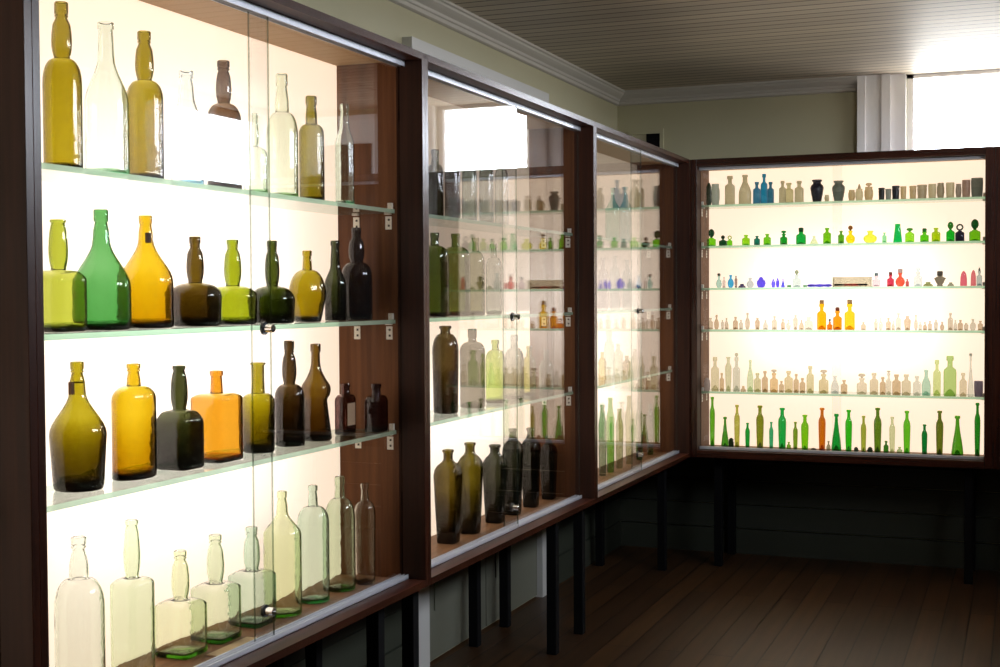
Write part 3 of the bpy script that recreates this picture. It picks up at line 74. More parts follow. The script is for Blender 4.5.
{'n': 'glass_bottle', 'x': -1.775, 'y': 6.1081, 'z': 1.037, 'h': 0.0952, 'p': [[0.0, 0.0174], [0.0222, 0.0187], [0.0741, 0.0193], [0.2223, 0.0193], [0.5557, 0.0193], [0.599, 0.0191], [0.6407, 0.0185], [0.6791, 0.0175], [0.7128, 0.0162], [0.7404, 0.0146], [0.7609, 0.0127], [0.7736, 0.0107], [0.7778, 0.0087], [0.8463, 0.0081], [0.9148, 0.0079], [0.926, 0.0094], [0.9911, 0.0096], [1.0, 0.0087]], 'k': 1.0, 's': 'r', 'a': 1.0, 'c': (190, 160, 110), 'm': 't', 'tb': 1.0, 'l': 'small brownish bottle fourth on the third cabinet lower shelf', 'cat': 'bottle', 'g': 'pale bottles on the lower shelf of the third cabinet', 'seg': 20, 'ex': None},
{'n': 'glass_bottle', 'x': -1.775, 'y': 6.2575, 'z': 1.037, 'h': 0.123, 'p': [[0.0, 0.0177], [0.0182, 0.0191], [0.0606, 0.0197], [0.1819, 0.0197], [0.5456, 0.0197], [0.581, 0.0195], [0.6152, 0.0189], [0.6466, 0.018], [0.6741, 0.0167], [0.6967, 0.0151], [0.7135, 0.0133], [0.7239, 0.0114], [0.7274, 0.0094], [0.8289, 0.0087], [0.9303, 0.0081], [0.9394, 0.0097], [0.9927, 0.0099], [1.0, 0.0089]], 'k': 1.0, 's': 'r', 'a': 1.0, 'c': (220, 200, 150), 'm': 't', 'tb': 1.0, 'l': 'pale yellow bottle fifth on the third cabinet lower shelf', 'cat': 'bottle', 'g': 'pale bottles on the lower shelf of the third cabinet', 'seg': 20, 'ex': None},
{'n': 'glass_bottle', 'x': -1.775, 'y': 5.7113, 'z': 0.604, 'h': 0.3229, 'p': [[0.0, 0.0146], [0.0085, 0.0157], [0.0282, 0.0162], [0.0846, 0.0168], [0.7002, 0.0191], [0.7227, 0.0187], [0.7452, 0.0177], [0.7677, 0.0164], [0.7902, 0.0148], [0.8127, 0.0132], [0.8351, 0.0118], [0.8576, 0.0109], [0.8801, 0.0105], [0.9239, 0.0098], [0.9676, 0.0094], [0.9719, 0.0112], [0.9966, 0.0114], [1.0, 0.0103]], 'k': 1.0, 's': 'r', 'a': 1.0, 'c': (150, 150, 110), 'm': 't', 'tb': 1.0, 'l': 'grey green narrow bottle first on the third cabinet floor', 'cat': 'bottle', 'g': 'narrow bottles on the floor of the third cabinet', 'seg': 20, 'ex': None},
{'n': 'glass_bottle', 'x': -1.775, 'y': 5.8357, 'z': 0.604, 'h': 0.3455, 'p': [[0.0, 0.0149], [0.0082, 0.016], [0.0274, 0.0165], [0.0823, 0.0171], [0.7002, 0.0194], [0.7227, 0.0191], [0.7452, 0.0181], [0.7677, 0.0167], [0.7902, 0.0151], [0.8127, 0.0135], [0.8351, 0.0121], [0.8576, 0.0111], [0.8801, 0.0107], [0.9243, 0.0099], [0.9685, 0.0096], [0.9726, 0.0114], [0.9967, 0.0117], [1.0, 0.0105]], 'k': 1.0, 's': 'r', 'a': 1.0, 'c': (130, 170, 60), 'm': 't', 'tb': 1.0, 'l': 'yellow green narrow bottle second on the third cabinet floor', 'cat': 'bottle', 'g': 'narrow bottles on the floor of the third cabinet', 'seg': 20, 'ex': None},
{'n': 'glass_bottle', 'x': -1.775, 'y': 5.9815, 'z': 0.604, 'h': 0.2825, 'p': [[0.0, 0.0141], [0.0105, 0.0152], [0.0351, 0.0157], [0.1053, 0.0162], [0.7002, 0.0185], [0.7227, 0.0181], [0.7452, 0.0172], [0.7676, 0.0158], [0.7901, 0.0143], [0.8126, 0.0128], [0.8351, 0.0114], [0.8576, 0.0105], [0.8801, 0.0101], [0.9199, 0.0094], [0.9597, 0.0091], [0.9649, 0.0109], [0.9958, 0.0111], [1.0, 0.01]], 'k': 1.0, 's': 'r', 'a': 1.0, 'c': (185, 175, 120), 'm': 't', 'tb': 1.0, 'l': 'pale olive narrow bottle third on the third cabinet floor', 'cat': 'bottle', 'g': 'narrow bottles on the floor of the third cabinet', 'seg': 20, 'ex': None},
{'n': 'glass_bottle', 'x': -1.775, 'y': 6.1513, 'z': 0.604, 'h': 0.3318, 'p': [[0.0, 0.0156], [0.0092, 0.0168], [0.0308, 0.0173], [0.0924, 0.0179], [0.7002, 0.0204], [0.7227, 0.02], [0.7452, 0.0189], [0.7677, 0.0175], [0.7902, 0.0158], [0.8126, 0.0141], [0.8351, 0.0126], [0.8576, 0.0116], [0.8801, 0.0112], [0.9224, 0.0104], [0.9646, 0.01], [0.9693, 0.012], [0.9963, 0.0122], [1.0, 0.011]], 'k': 1.0, 's': 'r', 'a': 1.0, 'c': (200, 185, 130), 'm': 't', 'tb': 1.0, 'l': 'pale cream narrow bottle fourth on the third cabinet floor', 'cat': 'bottle', 'g': 'narrow bottles on the floor of the third cabinet', 'seg': 20, 'ex': None},
{'n': 'glass_bottle', 'x': -1.775, 'y': 6.33, 'z': 0.604, 'h': 0.2988, 'p': [[0.0, 0.0145], [0.0105, 0.0156], [0.0351, 0.0161], [0.1053, 0.0166], [0.7002, 0.0189], [0.7227, 0.0186], [0.7452, 0.0176], [0.7677, 0.0162], [0.7901, 0.0147], [0.8126, 0.0131], [0.8351, 0.0117], [0.8576, 0.0108], [0.8801, 0.0104], [0.9199, 0.0097], [0.9597, 0.0093], [0.9649, 0.0111], [0.9958, 0.0114], [1.0, 0.0102]], 'k': 1.0, 's': 'r', 'a': 1.0, 'c': (110, 150, 50), 'm': 't', 'tb': 1.0, 'l': 'olive narrow bottle fifth on the third cabinet floor', 'cat': 'bottle', 'g': 'narrow bottles on the floor of the third cabinet', 'seg': 20, 'ex': None},
{'n': 'glass_bottle', 'x': -1.775, 'y': 6.5377, 'z': 0.604, 'h': 0.2625, 'p': [[0.0, 0.0141], [0.0123, 0.0152], [0.0408, 0.0157], [0.1225, 0.0162], [0.7002, 0.0185], [0.7227, 0.0181], [0.7451, 0.0172], [0.7676, 0.0158], [0.7901, 0.0143], [0.8126, 0.0128], [0.8351, 0.0114], [0.8576, 0.0105], [0.8801, 0.0101], [0.9166, 0.0094], [0.9531, 0.0091], [0.9592, 0.0108], [0.9951, 0.0111], [1.0, 0.01]], 'k': 1.0, 's': 'r', 'a': 1.0, 'c': (100, 140, 50), 'm': 't', 'tb': 1.0, 'l': 'green narrow bottle last on the third cabinet floor', 'cat': 'bottle', 'g': 'narrow bottles on the floor of the third cabinet', 'seg': 20, 'ex': None}
]
SMALLS = [
{'n': 'glass_ornament', 'x': -1.5279, 'y': 6.8, 'z': 1.893, 'h': 0.1164, 'r': 0.0153, 't': 'lump', 'c': (40, 60, 35), 'm': 'f', 'a': 0.6, 'l': 'dark green knobbly glass lump, first from the room corner on the top shelf', 'cat': 'ornament', 'g': 'stoneware and frosted bottles on the far cabinet top shelf', 'st': None, 'ang': 0},
{'n': 'stoneware_jar', 'x': -1.5033, 'y': 6.845, 'z': 1.893, 'h': 0.1137, 'r': 0.023, 't': 'jar', 'c': (170, 170, 145), 'm': 'f', 'a': 1, 'l': 'pale grey rounded jar, second from the room corner on the top shelf', 'cat': 'jar', 'g': 'stoneware and frosted bottles on the far cabinet top shelf', 'st': None, 'ang': 0},
{'n': 'glass_bottle', 'x': -1.4171, 'y': 6.8, 'z': 1.893, 'h': 0.1486, 'r': 0.0253, 't': 'bot', 'c': (222, 192, 135), 'm': 'f', 'a': 0.6, 'l': 'tan round-shouldered bottle, third from the room corner on the top shelf', 'cat': 'bottle', 'g': 'stoneware and frosted bottles on the far cabinet top shelf', 'st': None, 'ang': 0},
{'n': 'glass_bottle', 'x': -1.3386, 'y': 6.8, 'z': 1.893, 'h': 0.1507, 'r': 0.0325, 't': 'slope', 'c': (222, 192, 135), 'm': 'f', 'a': 0.6, 'l': 'tan slope-shouldered bottle, fourth from the room corner on the top shelf', 'cat': 'bottle', 'g': 'stoneware and frosted bottles on the far cabinet top shelf', 'st': None, 'ang': 0},
{'n': 'glass_bottle', 'x': -1.2777, 'y': 6.8, 'z': 1.893, 'h': 0.1123, 'r': 0.0191, 't': 'bot', 'c': (60, 120, 140), 'm': 'f', 'a': 0.6, 'l': 'short slate blue bottle, fifth from the room corner on the top shelf', 'cat': 'bottle', 'g': 'stoneware and frosted bottles on the far cabinet top shelf', 'st': None, 'ang': 0},
{'n': 'glass_bottle', 'x': -1.2403, 'y': 6.8, 'z': 1.893, 'h': 0.152, 'r': 0.0173, 't': 'bot', 'c': (25, 135, 185), 'm': 'f', 'a': 0.6, 'l': 'tall bright blue bottle, sixth from the room corner on the top shelf', 'cat': 'bottle', 'g': 'stoneware and frosted bottles on the far cabinet top shelf', 'st': None, 'ang': 0},
{'n': 'glass_bottle', 'x': -1.2152, 'y': 6.845, 'z': 1.893, 'h': 0.1136, 'r': 0.0176, 't': 'bot', 'c': (45, 100, 115), 'm': 'f', 'a': 0.6, 'l': 'short dark teal bottle, seventh from the room corner on the top shelf', 'cat': 'bottle', 'g': 'stoneware and frosted bottles on the far cabinet top shelf', 'st': None, 'ang': 0},
{'n': 'glass_bottle', 'x': -1.1459, 'y': 6.8, 'z': 1.893, 'h': 0.1126, 'r': 0.0174, 't': 'bot', 'c': (222, 192, 135), 'm': 'f', 'a': 0.6, 'l': 'tan stoneware bottle, eighth from the room corner on the top shelf', 'cat': 'bottle', 'g': 'stoneware and frosted bottles on the far cabinet top shelf', 'st': None, 'ang': 0},
{'n': 'glass_bottle', 'x': -1.1216, 'y': 6.845, 'z': 1.893, 'h': 0.105, 'r': 0.0238, 't': 'bot', 'c': (205, 180, 125), 'm': 'f', 'a': 0.6, 'l': 'wider tan stoneware bottle, ninth from the room corner on the top shelf', 'cat': 'bottle', 'g': 'stoneware and frosted bottles on the far cabinet top shelf', 'st': None, 'ang': 0},
{'n': 'glass_bottle', 'x': -1.0621, 'y': 6.8, 'z': 1.893, 'h': 0.1094, 'r': 0.0226, 't': 'bot', 'c': (222, 192, 135), 'm': 'f', 'a': 0.6, 'l': 'tan short-necked bottle, tenth from the room corner on the top shelf', 'cat': 'bottle', 'g': 'stoneware and frosted bottles on the far cabinet top shelf', 'st': None, 'ang': 0},
{'n': 'vase', 'x': -0.9756, 'y': 6.82, 'z': 1.893, 'h': 0.1129, 'r': 0.0339, 't': 'vase', 'c': (22, 20, 28), 'm': 'f', 'a': 1, 'l': 'black wide-lipped vase, eleventh from the room corner on the top shelf', 'cat': 'vase', 'g': 'stoneware and frosted bottles on the far cabinet top shelf', 'st': None, 'ang': 0},
{'n': 'stoneware_jar', 'x': -0.924, 'y': 6.8, 'z': 1.893, 'h': 0.0337, 'r': 0.0116, 't': 'jar', 'c': (222, 192, 135), 'm': 'f', 'a': 1, 'l': 'tiny tan jar, twelfth from the room corner on the top shelf', 'cat': 'jar', 'g': 'stoneware and frosted bottles on the far cabinet top shelf', 'st': None, 'ang': 0},
{'n': 'vase', 'x': -0.8688, 'y': 6.82, 'z': 1.893, 'h': 0.1038, 'r': 0.0329, 't': 'vase', 'c': (95, 98, 82), 'm': 'f', 'a': 1, 'l': 'mottled grey stoneware vase, thirteenth from the room corner on the top shelf', 'cat': 'vase', 'g': 'stoneware and frosted bottles on the far cabinet top shelf', 'st': None, 'ang': 0},
{'n': 'stoneware_jar', 'x': -0.8014, 'y': 6.8, 'z': 1.893, 'h': 0.0546, 'r': 0.0171, 't': 'jar', 'c': (200, 168, 115), 'm': 'f', 'a': 1, 'l': 'small tan round jar, fourteenth from the room corner on the top shelf', 'cat': 'jar', 'g': 'stoneware and frosted bottles on the far cabinet top shelf', 'st': None, 'ang': 0},
{'n': 'stoneware_jar', 'x': -0.7698, 'y': 6.845, 'z': 1.893, 'h': 0.0618, 'r': 0.0196, 't': 'jar', 'c': (222, 192, 135), 'm': 'f', 'a': 1, 'l': 'tan jar with pointed stopper, fifteenth from the room corner on the top shelf', 'cat': 'jar', 'g': 'stoneware and frosted bottles on the far cabinet top shelf', 'st': ('cone', (180, 150, 110)), 'ang': 0},
{'n': 'stoneware_jar', 'x': -0.7185, 'y': 6.8, 'z': 1.893, 'h': 0.0667, 'r': 0.0219, 't': 'jar', 'c': (200, 168, 115), 'm': 'f', 'a': 1, 'l': 'tan jar with flat lid, sixteenth from the room corner on the top shelf', 'cat': 'jar', 'g': 'stoneware and frosted bottles on the far cabinet top shelf', 'st': ('disc', (190, 160, 115)), 'ang': 0},
{'n': 'stoneware_pot', 'x': -0.6568, 'y': 6.8, 'z': 1.893, 'h': 0.0595, 'r': 0.0157, 't': 'pot', 'c': (30, 28, 22), 'm': 'f', 'a': 1, 'l': 'small black pot, seventeenth from the room corner on the top shelf', 'cat': 'pot', 'g': 'stoneware and frosted bottles on the far cabinet top shelf', 'st': None, 'ang': 0},
{'n': 'stoneware_pot', 'x': -0.6244, 'y': 6.8, 'z': 1.893, 'h': 0.0534, 'r': 0.0145, 't': 'pot', 'c': (130, 130, 110), 'm': 'f', 'a': 1, 'l': 'speckled grey pot, eighteenth from the room corner on the top shelf', 'cat': 'pot', 'g': 'stoneware and frosted bottles on the far cabinet top shelf', 'st': None, 'ang': 0},
{'n': 'stoneware_pot', 'x': -0.5889, 'y': 6.8, 'z': 1.893, 'h': 0.067, 'r': 0.0188, 't': 'pot', 'c': (25, 24, 28), 'm': 'f', 'a': 1, 'l': 'larger black pot, nineteenth from the room corner on the top shelf', 'cat': 'pot', 'g': 'stoneware and frosted bottles on the far cabinet top shelf', 'st': None, 'ang': 0},
{'n': 'stoneware_pot', 'x': -0.5526, 'y': 6.8, 'z': 1.893, 'h': 0.0633, 'r': 0.0145, 't': 'pot', 'c': (200, 168, 115), 'm': 'f', 'a': 1, 'l': 'tan tapering pot, twentieth from the room corner on the top shelf', 'cat': 'pot', 'g': 'stoneware and frosted bottles on the far cabinet top shelf', 'st': None, 'ang': 0},
{'n': 'stoneware_pot', 'x': -0.5075, 'y': 6.8, 'z': 1.893, 'h': 0.0641, 'r': 0.0168, 't': 'pot', 'c': (200, 168, 115), 'm': 'f', 'a': 1, 'l': 'brownish tapering pot, twenty-first from the room corner on the top shelf', 'cat': 'pot', 'g': 'stoneware and frosted bottles on the far cabinet top shelf', 'st': None, 'ang': 0},
{'n': 'stoneware_pot', 'x': -0.4673, 'y': 6.845, 'z': 1.893, 'h': 0.071, 'r': 0.0244, 't': 'pot', 'c': (165, 145, 110), 'm': 'f', 'a': 1, 'l': 'wide grey tan pot, twenty-second from the room corner on the top shelf', 'cat': 'pot', 'g': 'stoneware and frosted bottles on the far cabinet top shelf', 'st': None, 'ang': 0},
{'n': 'stoneware_pot', 'x': -0.4165, 'y': 6.8, 'z': 1.893, 'h': 0.0707, 'r': 0.0191, 't': 'cup', 'c': (222, 192, 135), 'm': 'f', 'a': 0.6, 'l': 'straight cream pot, twenty-third from the room corner on the top shelf', 'cat': 'pot', 'g': 'stoneware and frosted bottles on the far cabinet top shelf', 'st': None, 'ang': 0},
{'n': 'stoneware_pot', 'x': -0.3774, 'y': 6.8, 'z': 1.893, 'h': 0.0741, 'r': 0.0184, 't': 'jar', 'c': (165, 145, 110), 'm': 'f', 'a': 1, 'l': 'grey brown barrel pot, twenty-fourth from the room corner on the top shelf', 'cat': 'pot', 'g': 'stoneware and frosted bottles on the far cabinet top shelf', 'st': None, 'ang': 0},
{'n': 'stoneware_pot', 'x': -0.3327, 'y': 6.8, 'z': 1.893, 'h': 0.0744, 'r': 0.0202, 't': 'cup', 'c': (222, 192, 135), 'm': 'f', 'a': 0.6, 'l': 'pale cream beaker, twenty-fifth from the room corner on the top shelf', 'cat': 'pot', 'g': 'stoneware and frosted bottles on the far cabinet top shelf', 'st': None, 'ang': 0},
{'n': 'stoneware_pot', 'x': -0.2944, 'y': 6.8, 'z': 1.893, 'h': 0.0662, 'r': 0.0142, 't': 'jar', 'c': (160, 140, 115), 'm': 'f', 'a': 1, 'l': 'small brown barrel pot, twenty-sixth from the room corner on the top shelf', 'cat': 'pot', 'g': 'stoneware and frosted bottles on the far cabinet top shelf', 'st': None, 'ang': 0},
{'n': 'stoneware_pot', 'x': -0.2591, 'y': 6.8, 'z': 1.893, 'h': 0.0843, 'r': 0.0197, 't': 'cup', 'c': (165, 130, 105), 'm': 'f', 'a': 0.6, 'l': 'reddish brown tapering beaker, twenty-seventh from the room corner on the top shelf', 'cat': 'pot', 'g': 'stoneware and frosted bottles on the far cabinet top shelf', 'st': None, 'ang': 0},
{'n': 'stoneware_pot', 'x': -0.2093, 'y': 6.8, 'z': 1.893, 'h': 0.0922, 'r': 0.0283, 't': 'cup', 'c': (110, 108, 90), 'm': 'f', 'a': 0.6, 'l': 'wide ribbed grey beaker, twenty-eighth from the room corner on the top shelf', 'cat': 'pot', 'g': 'stoneware and frosted bottles on the far cabinet top shelf', 'st': None, 'ang': 0},
{'n': 'glass_bottle', 'x': -1.5146, 'y': 6.8, 'z': 1.68, 'h': 0.0421, 'r': 0.0229, 't': 'body', 'c': (120, 205, 20), 'm': 't', 'a': 0.6, 'l': 'lime bottle with dark oval stopper, first from the room corner on the second shelf', 'cat': 'bottle', 'g': 'green scent bottles on the far cabinet second shelf', 'st': ('oval', (15, 60, 30)), 'ang': 0},
{'n': 'glass_bottle', 'x': -1.4539, 'y': 6.8, 'z': 1.68, 'h': 0.0303, 'r': 0.0203, 't': 'body', 'c': (15, 70, 30), 'm': 't', 'a': 0.6, 'l': 'dark green bottle with round stopper, second from the room corner on the second shelf', 'cat': 'bottle', 'g': 'green scent bottles on the far cabinet second shelf', 'st': ('ball', (10, 40, 20)), 'ang': 0},
{'n': 'glass_bottle', 'x': -1.4184, 'y': 6.8, 'z': 1.68, 'h': 0.0296, 'r': 0.0139, 't': 'body', 'c': (120, 205, 20), 'm': 't', 'a': 0.6, 'l': 'lime bottle with ring stopper, third from the room corner on the second shelf', 'cat': 'bottle', 'g': 'green scent bottles on the far cabinet second shelf', 'st': ('ring', (150, 180, 30)), 'ang': 0},
{'n': 'glass_bottle', 'x': -1.3336, 'y': 6.8, 'z': 1.68, 'h': 0.0537, 'r': 0.0201, 't': 'bot', 'c': (150, 210, 20), 'm': 't', 'a': 0.6, 'l': 'short lime bottle, fourth from the room corner on the second shelf', 'cat': 'bottle', 'g': 'green scent bottles on the far cabinet second shelf', 'st': None, 'ang': 0},
{'n': 'glass_bottle', 'x': -1.2767, 'y': 6.8, 'z': 1.68, 'h': 0.0473, 'r': 0.015, 't': 'bot', 'c': (20, 110, 80), 'm': 't', 'a': 0.6, 'l': 'little teal bottle, fifth from the room corner on the second shelf', 'cat': 'bottle', 'g': 'green scent bottles on the far cabinet second shelf', 'st': None, 'ang': 0},
{'n': 'glass_bottle', 'x': -1.2239, 'y': 6.8, 'z': 1.68, 'h': 0.0564, 'r': 0.0188, 't': 'bot', 'c': (110, 190, 20), 'm': 't', 'a': 0.6, 'l': 'squat lime round bottle, sixth from the room corner on the second shelf', 'cat': 'bottle', 'g': 'green scent bottles on the far cabinet second shelf', 'st': None, 'ang': 0},
{'n': 'glass_bottle', 'x': -1.1398, 'y': 6.8, 'z': 1.68, 'h': 0.0545, 'r': 0.0184, 't': 'bot', 'c': (20, 140, 30), 'm': 't', 'a': 0.6, 'l': 'green bottle with flat emerald stopper, seventh from the room corner on the second shelf', 'cat': 'bottle', 'g': 'green scent bottles on the far cabinet second shelf', 'st': ('disc', (20, 130, 40)), 'ang': 0},
{'n': 'glass_bottle', 'x': -1.0523, 'y': 6.8, 'z': 1.68, 'h': 0.0627, 'r': 0.0248, 't': 'flask', 'c': (10, 160, 50), 'm': 't', 'a': 0.6, 'l': 'emerald flask with small cap, eighth from the room corner on the second shelf', 'cat': 'bottle', 'g': 'green scent bottles on the far cabinet second shelf', 'st': ('cap', (10, 70, 30)), 'ang': 0},
{'n': 'glass_bottle', 'x': -0.987, 'y': 6.8, 'z': 1.68, 'h': 0.0409, 'r': 0.0197, 't': 'cone', 'c': (225, 225, 160), 'm': 't', 'a': 1, 'l': 'pale triangular bottle, ninth from the room corner on the second shelf', 'cat': 'bottle', 'g': 'green scent bottles on the far cabinet second shelf', 'st': None, 'ang': 0},
{'n': 'glass_bottle', 'x': -0.9222, 'y': 6.8, 'z': 1.68, 'h': 0.0799, 'r': 0.0197, 't': 'bot', 'c': (110, 180, 15), 'm': 't', 'a': 0.6, 'l': 'green round bottle with tall neck, tenth from the room corner on the second shelf', 'cat': 'bottle', 'g': 'green scent bottles on the far cabinet second shelf', 'st': None, 'ang': 0},
{'n': 'glass_bottle', 'x': -0.853, 'y': 6.8, 'z': 1.68, 'h': 0.0632, 'r': 0.0147, 't': 'bot', 'c': (90, 160, 20), 'm': 't', 'a': 0.6, 'l': 'small green bottle, eleventh from the room corner on the second shelf', 'cat': 'bottle', 'g': 'green scent bottles on the far cabinet second shelf', 'st': None, 'ang': 0},
{'n': 'glass_bottle', 'x': -0.8073, 'y': 6.8, 'z': 1.68, 'h': 0.0621, 'r': 0.023, 't': 'ballb', 'c': (240, 210, 10), 'm': 't', 'a': 0.6, 'l': 'yellow round bottle with brown stopper, twelfth from the room corner on the second shelf', 'cat': 'bottle', 'g': 'green scent bottles on the far cabinet second shelf', 'st': ('ball', (120, 70, 20)), 'ang': 0},
{'n': 'glass_bottle', 'x': -0.7112, 'y': 6.8, 'z': 1.68, 'h': 0.0599, 'r': 0.034, 't': 'ballb', 'c': (228, 222, 60), 'm': 't', 'a': 0.6, 'l': 'yellow ring-shaped flask, thirteenth from the room corner on the second shelf', 'cat': 'bottle', 'g': 'green scent bottles on the far cabinet second shelf', 'st': None, 'ang': 0},
{'n': 'glass_bottle', 'x': -0.6424, 'y': 6.8, 'z': 1.68, 'h': 0.0503, 'r': 0.0109, 't': 'bot', 'c': (150, 210, 140), 'm': 't', 'a': 0.6, 'l': 'tiny pale green bottle, fourteenth from the room corner on the second shelf', 'cat': 'bottle', 'g': 'green scent bottles on the far cabinet second shelf', 'st': None, 'ang': 0},
{'n': 'glass_bottle', 'x': -0.5788, 'y': 6.8, 'z': 1.68, 'h': 0.0915, 'r': 0.0217, 't': 'obelisk', 'c': (15, 175, 70), 'm': 't', 'a': 0.6, 'l': 'tall tapering emerald bottle, fifteenth from the room corner on the second shelf', 'cat': 'bottle', 'g': 'green scent bottles on the far cabinet second shelf', 'st': None, 'ang': 0},
{'n': 'glass_bottle', 'x': -0.5217, 'y': 6.8, 'z': 1.68, 'h': 0.0505, 'r': 0.0216, 't': 'body', 'c': (150, 215, 30), 'm': 't', 'a': 0.6, 'l': 'lime bottle with dark round stopper, sixteenth from the room corner on the second shelf', 'cat': 'bottle', 'g': 'green scent bottles on the far cabinet second shelf', 'st': ('disc', (60, 150, 30)), 'ang': 0},
{'n': 'glass_bottle', 'x': -0.452, 'y': 6.8, 'z': 1.68, 'h': 0.0489, 'r': 0.0204, 't': 'bot', 'c': (90, 190, 15), 'm': 't', 'a': 0.6, 'l': 'lime square bottle with dark cap, seventeenth from the room corner on the second shelf', 'cat': 'bottle', 'g': 'green scent bottles on the far cabinet second shelf', 'st': ('cap', (20, 110, 30)), 'ang': 0},
{'n': 'glass_bottle', 'x': -0.398, 'y': 6.8, 'z': 1.68, 'h': 0.0673, 'r': 0.0203, 't': 'bot', 'c': (170, 195, 5), 'm': 't', 'a': 0.6, 'l': 'olive yellow square bottle, eighteenth from the room corner on the second shelf', 'cat': 'bottle', 'g': 'green scent bottles on the far cabinet second shelf', 'st': None, 'ang': 0},
{'n': 'glass_bottle', 'x': -0.3306, 'y': 6.8, 'z': 1.68, 'h': 0.0559, 'r': 0.02, 't': 'body', 'c': (10, 170, 20), 'm': 't', 'a': 0.6, 'l': 'bright green bottle with green oval stopper, nineteenth from the room corner on the second shelf', 'cat': 'bottle', 'g': 'green scent bottles on the far cabinet second shelf', 'st': ('oval', (40, 110, 25)), 'ang': 0},
{'n': 'glass_bottle', 'x': -0.2875, 'y': 6.8, 'z': 1.68, 'h': 0.05, 'r': 0.0214, 't': 'body', 'c': (25, 22, 35), 'm': 't', 'a': 0.6, 'l': 'black bottle with ring stopper, twentieth from the room corner on the second shelf', 'cat': 'bottle', 'g': 'green scent bottles on the far cabinet second shelf', 'st': ('ring', (20, 50, 30)), 'ang': 0},
{'n': 'glass_bottle', 'x': -0.2185, 'y': 6.8, 'z': 1.68, 'h': 0.0532, 'r': 0.026, 't': 'body', 'c': (110, 180, 15), 'm': 't', 'a': 0.6, 'l': 'green bottle with dark oval stopper, twenty-first from the room corner on the second shelf', 'cat': 'bottle', 'g': 'green scent bottles on the far cabinet second shelf', 'st': ('oval', (20, 70, 25)), 'ang': 0},
{'n': 'glass_bottle', 'x': -1.475, 'y': 6.8, 'z': 1.461, 'h': 0.062, 'r': 0.0152, 't': 'ballb', 'c': (190, 215, 185), 'm': 't', 'a': 0.6, 'l': 'clear green bottle with dark stopper, first from the room corner on the third shelf', 'cat': 'bottle', 'g': 'coloured small glass on the far cabinet third shelf', 'st': ('cap', (50, 50, 40)), 'ang': 0},
{'n': 'glass_bottle', 'x': -1.4486, 'y': 6.8, 'z': 1.461, 'h': 0.0565, 'r': 0.0076, 't': 'bot', 'c': (235, 205, 180), 'm': 't', 'a': 0.6, 'l': 'thin pinkish bottle, second from the room corner on the third shelf', 'cat': 'bottle', 'g': 'coloured small glass on the far cabinet third shelf', 'st': None, 'ang': 0},
{'n': 'glass_bottle', 'x': -1.4132, 'y': 6.8, 'z': 1.461, 'h': 0.0666, 'r': 0.0164, 't': 'ballb', 'c': (70, 170, 200), 'm': 't', 'a': 0.6, 'l': 'sky blue round flask, third from the room corner on the third shelf', 'cat': 'bottle', 'g': 'coloured small glass on the far cabinet third shelf', 'st': None, 'ang': 0},
{'n': 'glass_bottle', 'x': -1.3857, 'y': 6.8, 'z': 1.461, 'h': 0.0611, 'r': 0.0076, 't': 'tall', 'c': (170, 140, 120), 'm': 't', 'a': 1, 'l': 'thin grey brown vial, fourth from the room corner on the third shelf', 'cat': 'bottle', 'g': 'coloured small glass on the far cabinet third shelf', 'st': None, 'ang': 0},
{'n': 'inkwell', 'x': -1.3544, 'y': 6.8, 'z': 1.461, 'h': 0.0193, 'r': 0.0201, 't': 'ink', 'c': (70, 60, 90), 'm': 't', 'a': 0.6, 'l': 'low dark inkwell, fifth from the room corner on the third shelf', 'cat': 'inkwell', 'g': 'coloured small glass on the far cabinet third shelf', 'st': None, 'ang': 0},
{'n': 'glass_bottle', 'x': -1.3116, 'y': 6.8, 'z': 1.461, 'h': 0.0499, 'r': 0.0188, 't': 'ballb', 'c': (205, 200, 180), 'm': 't', 'a': 0.6, 'l': 'clear round bottle, sixth from the room corner on the third shelf', 'cat': 'bottle', 'g': 'coloured small glass on the far cabinet third shelf', 'st': None, 'ang': 0},
{'n': 'glass_bottle', 'x': -1.256, 'y': 6.8, 'z': 1.461, 'h': 0.0545, 'r': 0.025, 't': 'gem', 'c': (95, 75, 200), 'm': 't', 'a': 0.6, 'l': 'violet heart-shaped bottle, seventh from the room corner on the third shelf', 'cat': 'bottle', 'g': 'coloured small glass on the far cabinet third shelf', 'st': None, 'ang': 0},
{'n': 'glass_bottle', 'x': -1.1931, 'y': 6.8, 'z': 1.461, 'h': 0.0436, 'r': 0.0112, 't': 'gem', 'c': (110, 95, 215), 'm': 't', 'a': 0.6, 'l': 'violet faceted bottle, eighth from the room corner on the third shelf', 'cat': 'bottle', 'g': 'coloured small glass on the far cabinet third shelf', 'st': None, 'ang': 0},
{'n': 'glass_bottle', 'x': -1.1709, 'y': 6.8, 'z': 1.461, 'h': 0.0485, 'r': 0.01, 't': 'gem', 'c': (95, 75, 200), 'm': 't', 'a': 0.6, 'l': 'violet upright bottle, ninth from the room corner on the third shelf', 'cat': 'bottle', 'g': 'coloured small glass on the far cabinet third shelf', 'st': None, 'ang': 0},
{'n': 'glass_bottle', 'x': -1.1434, 'y': 6.8, 'z': 1.461, 'h': 0.0457, 'r': 0.01, 't': 'cone', 'c': (85, 80, 190), 'm': 't', 'a': 1, 'l': 'small violet cone bottle, tenth from the room corner on the third shelf', 'cat': 'bottle', 'g': 'coloured small glass on the far cabinet third shelf', 'st': None, 'ang': 0},
{'n': 'glass_bead', 'x': -1.1117, 'y': 6.8, 'z': 1.461, 'h': 0.0121, 'r': 0.0112, 't': 'lieb', 'c': (60, 140, 70), 'm': 't', 'a': 0.6, 'l': 'green glass bead, eleventh from the room corner on the third shelf', 'cat': 'bead', 'g': 'coloured small glass on the far cabinet third shelf', 'st': None, 'ang': 0},
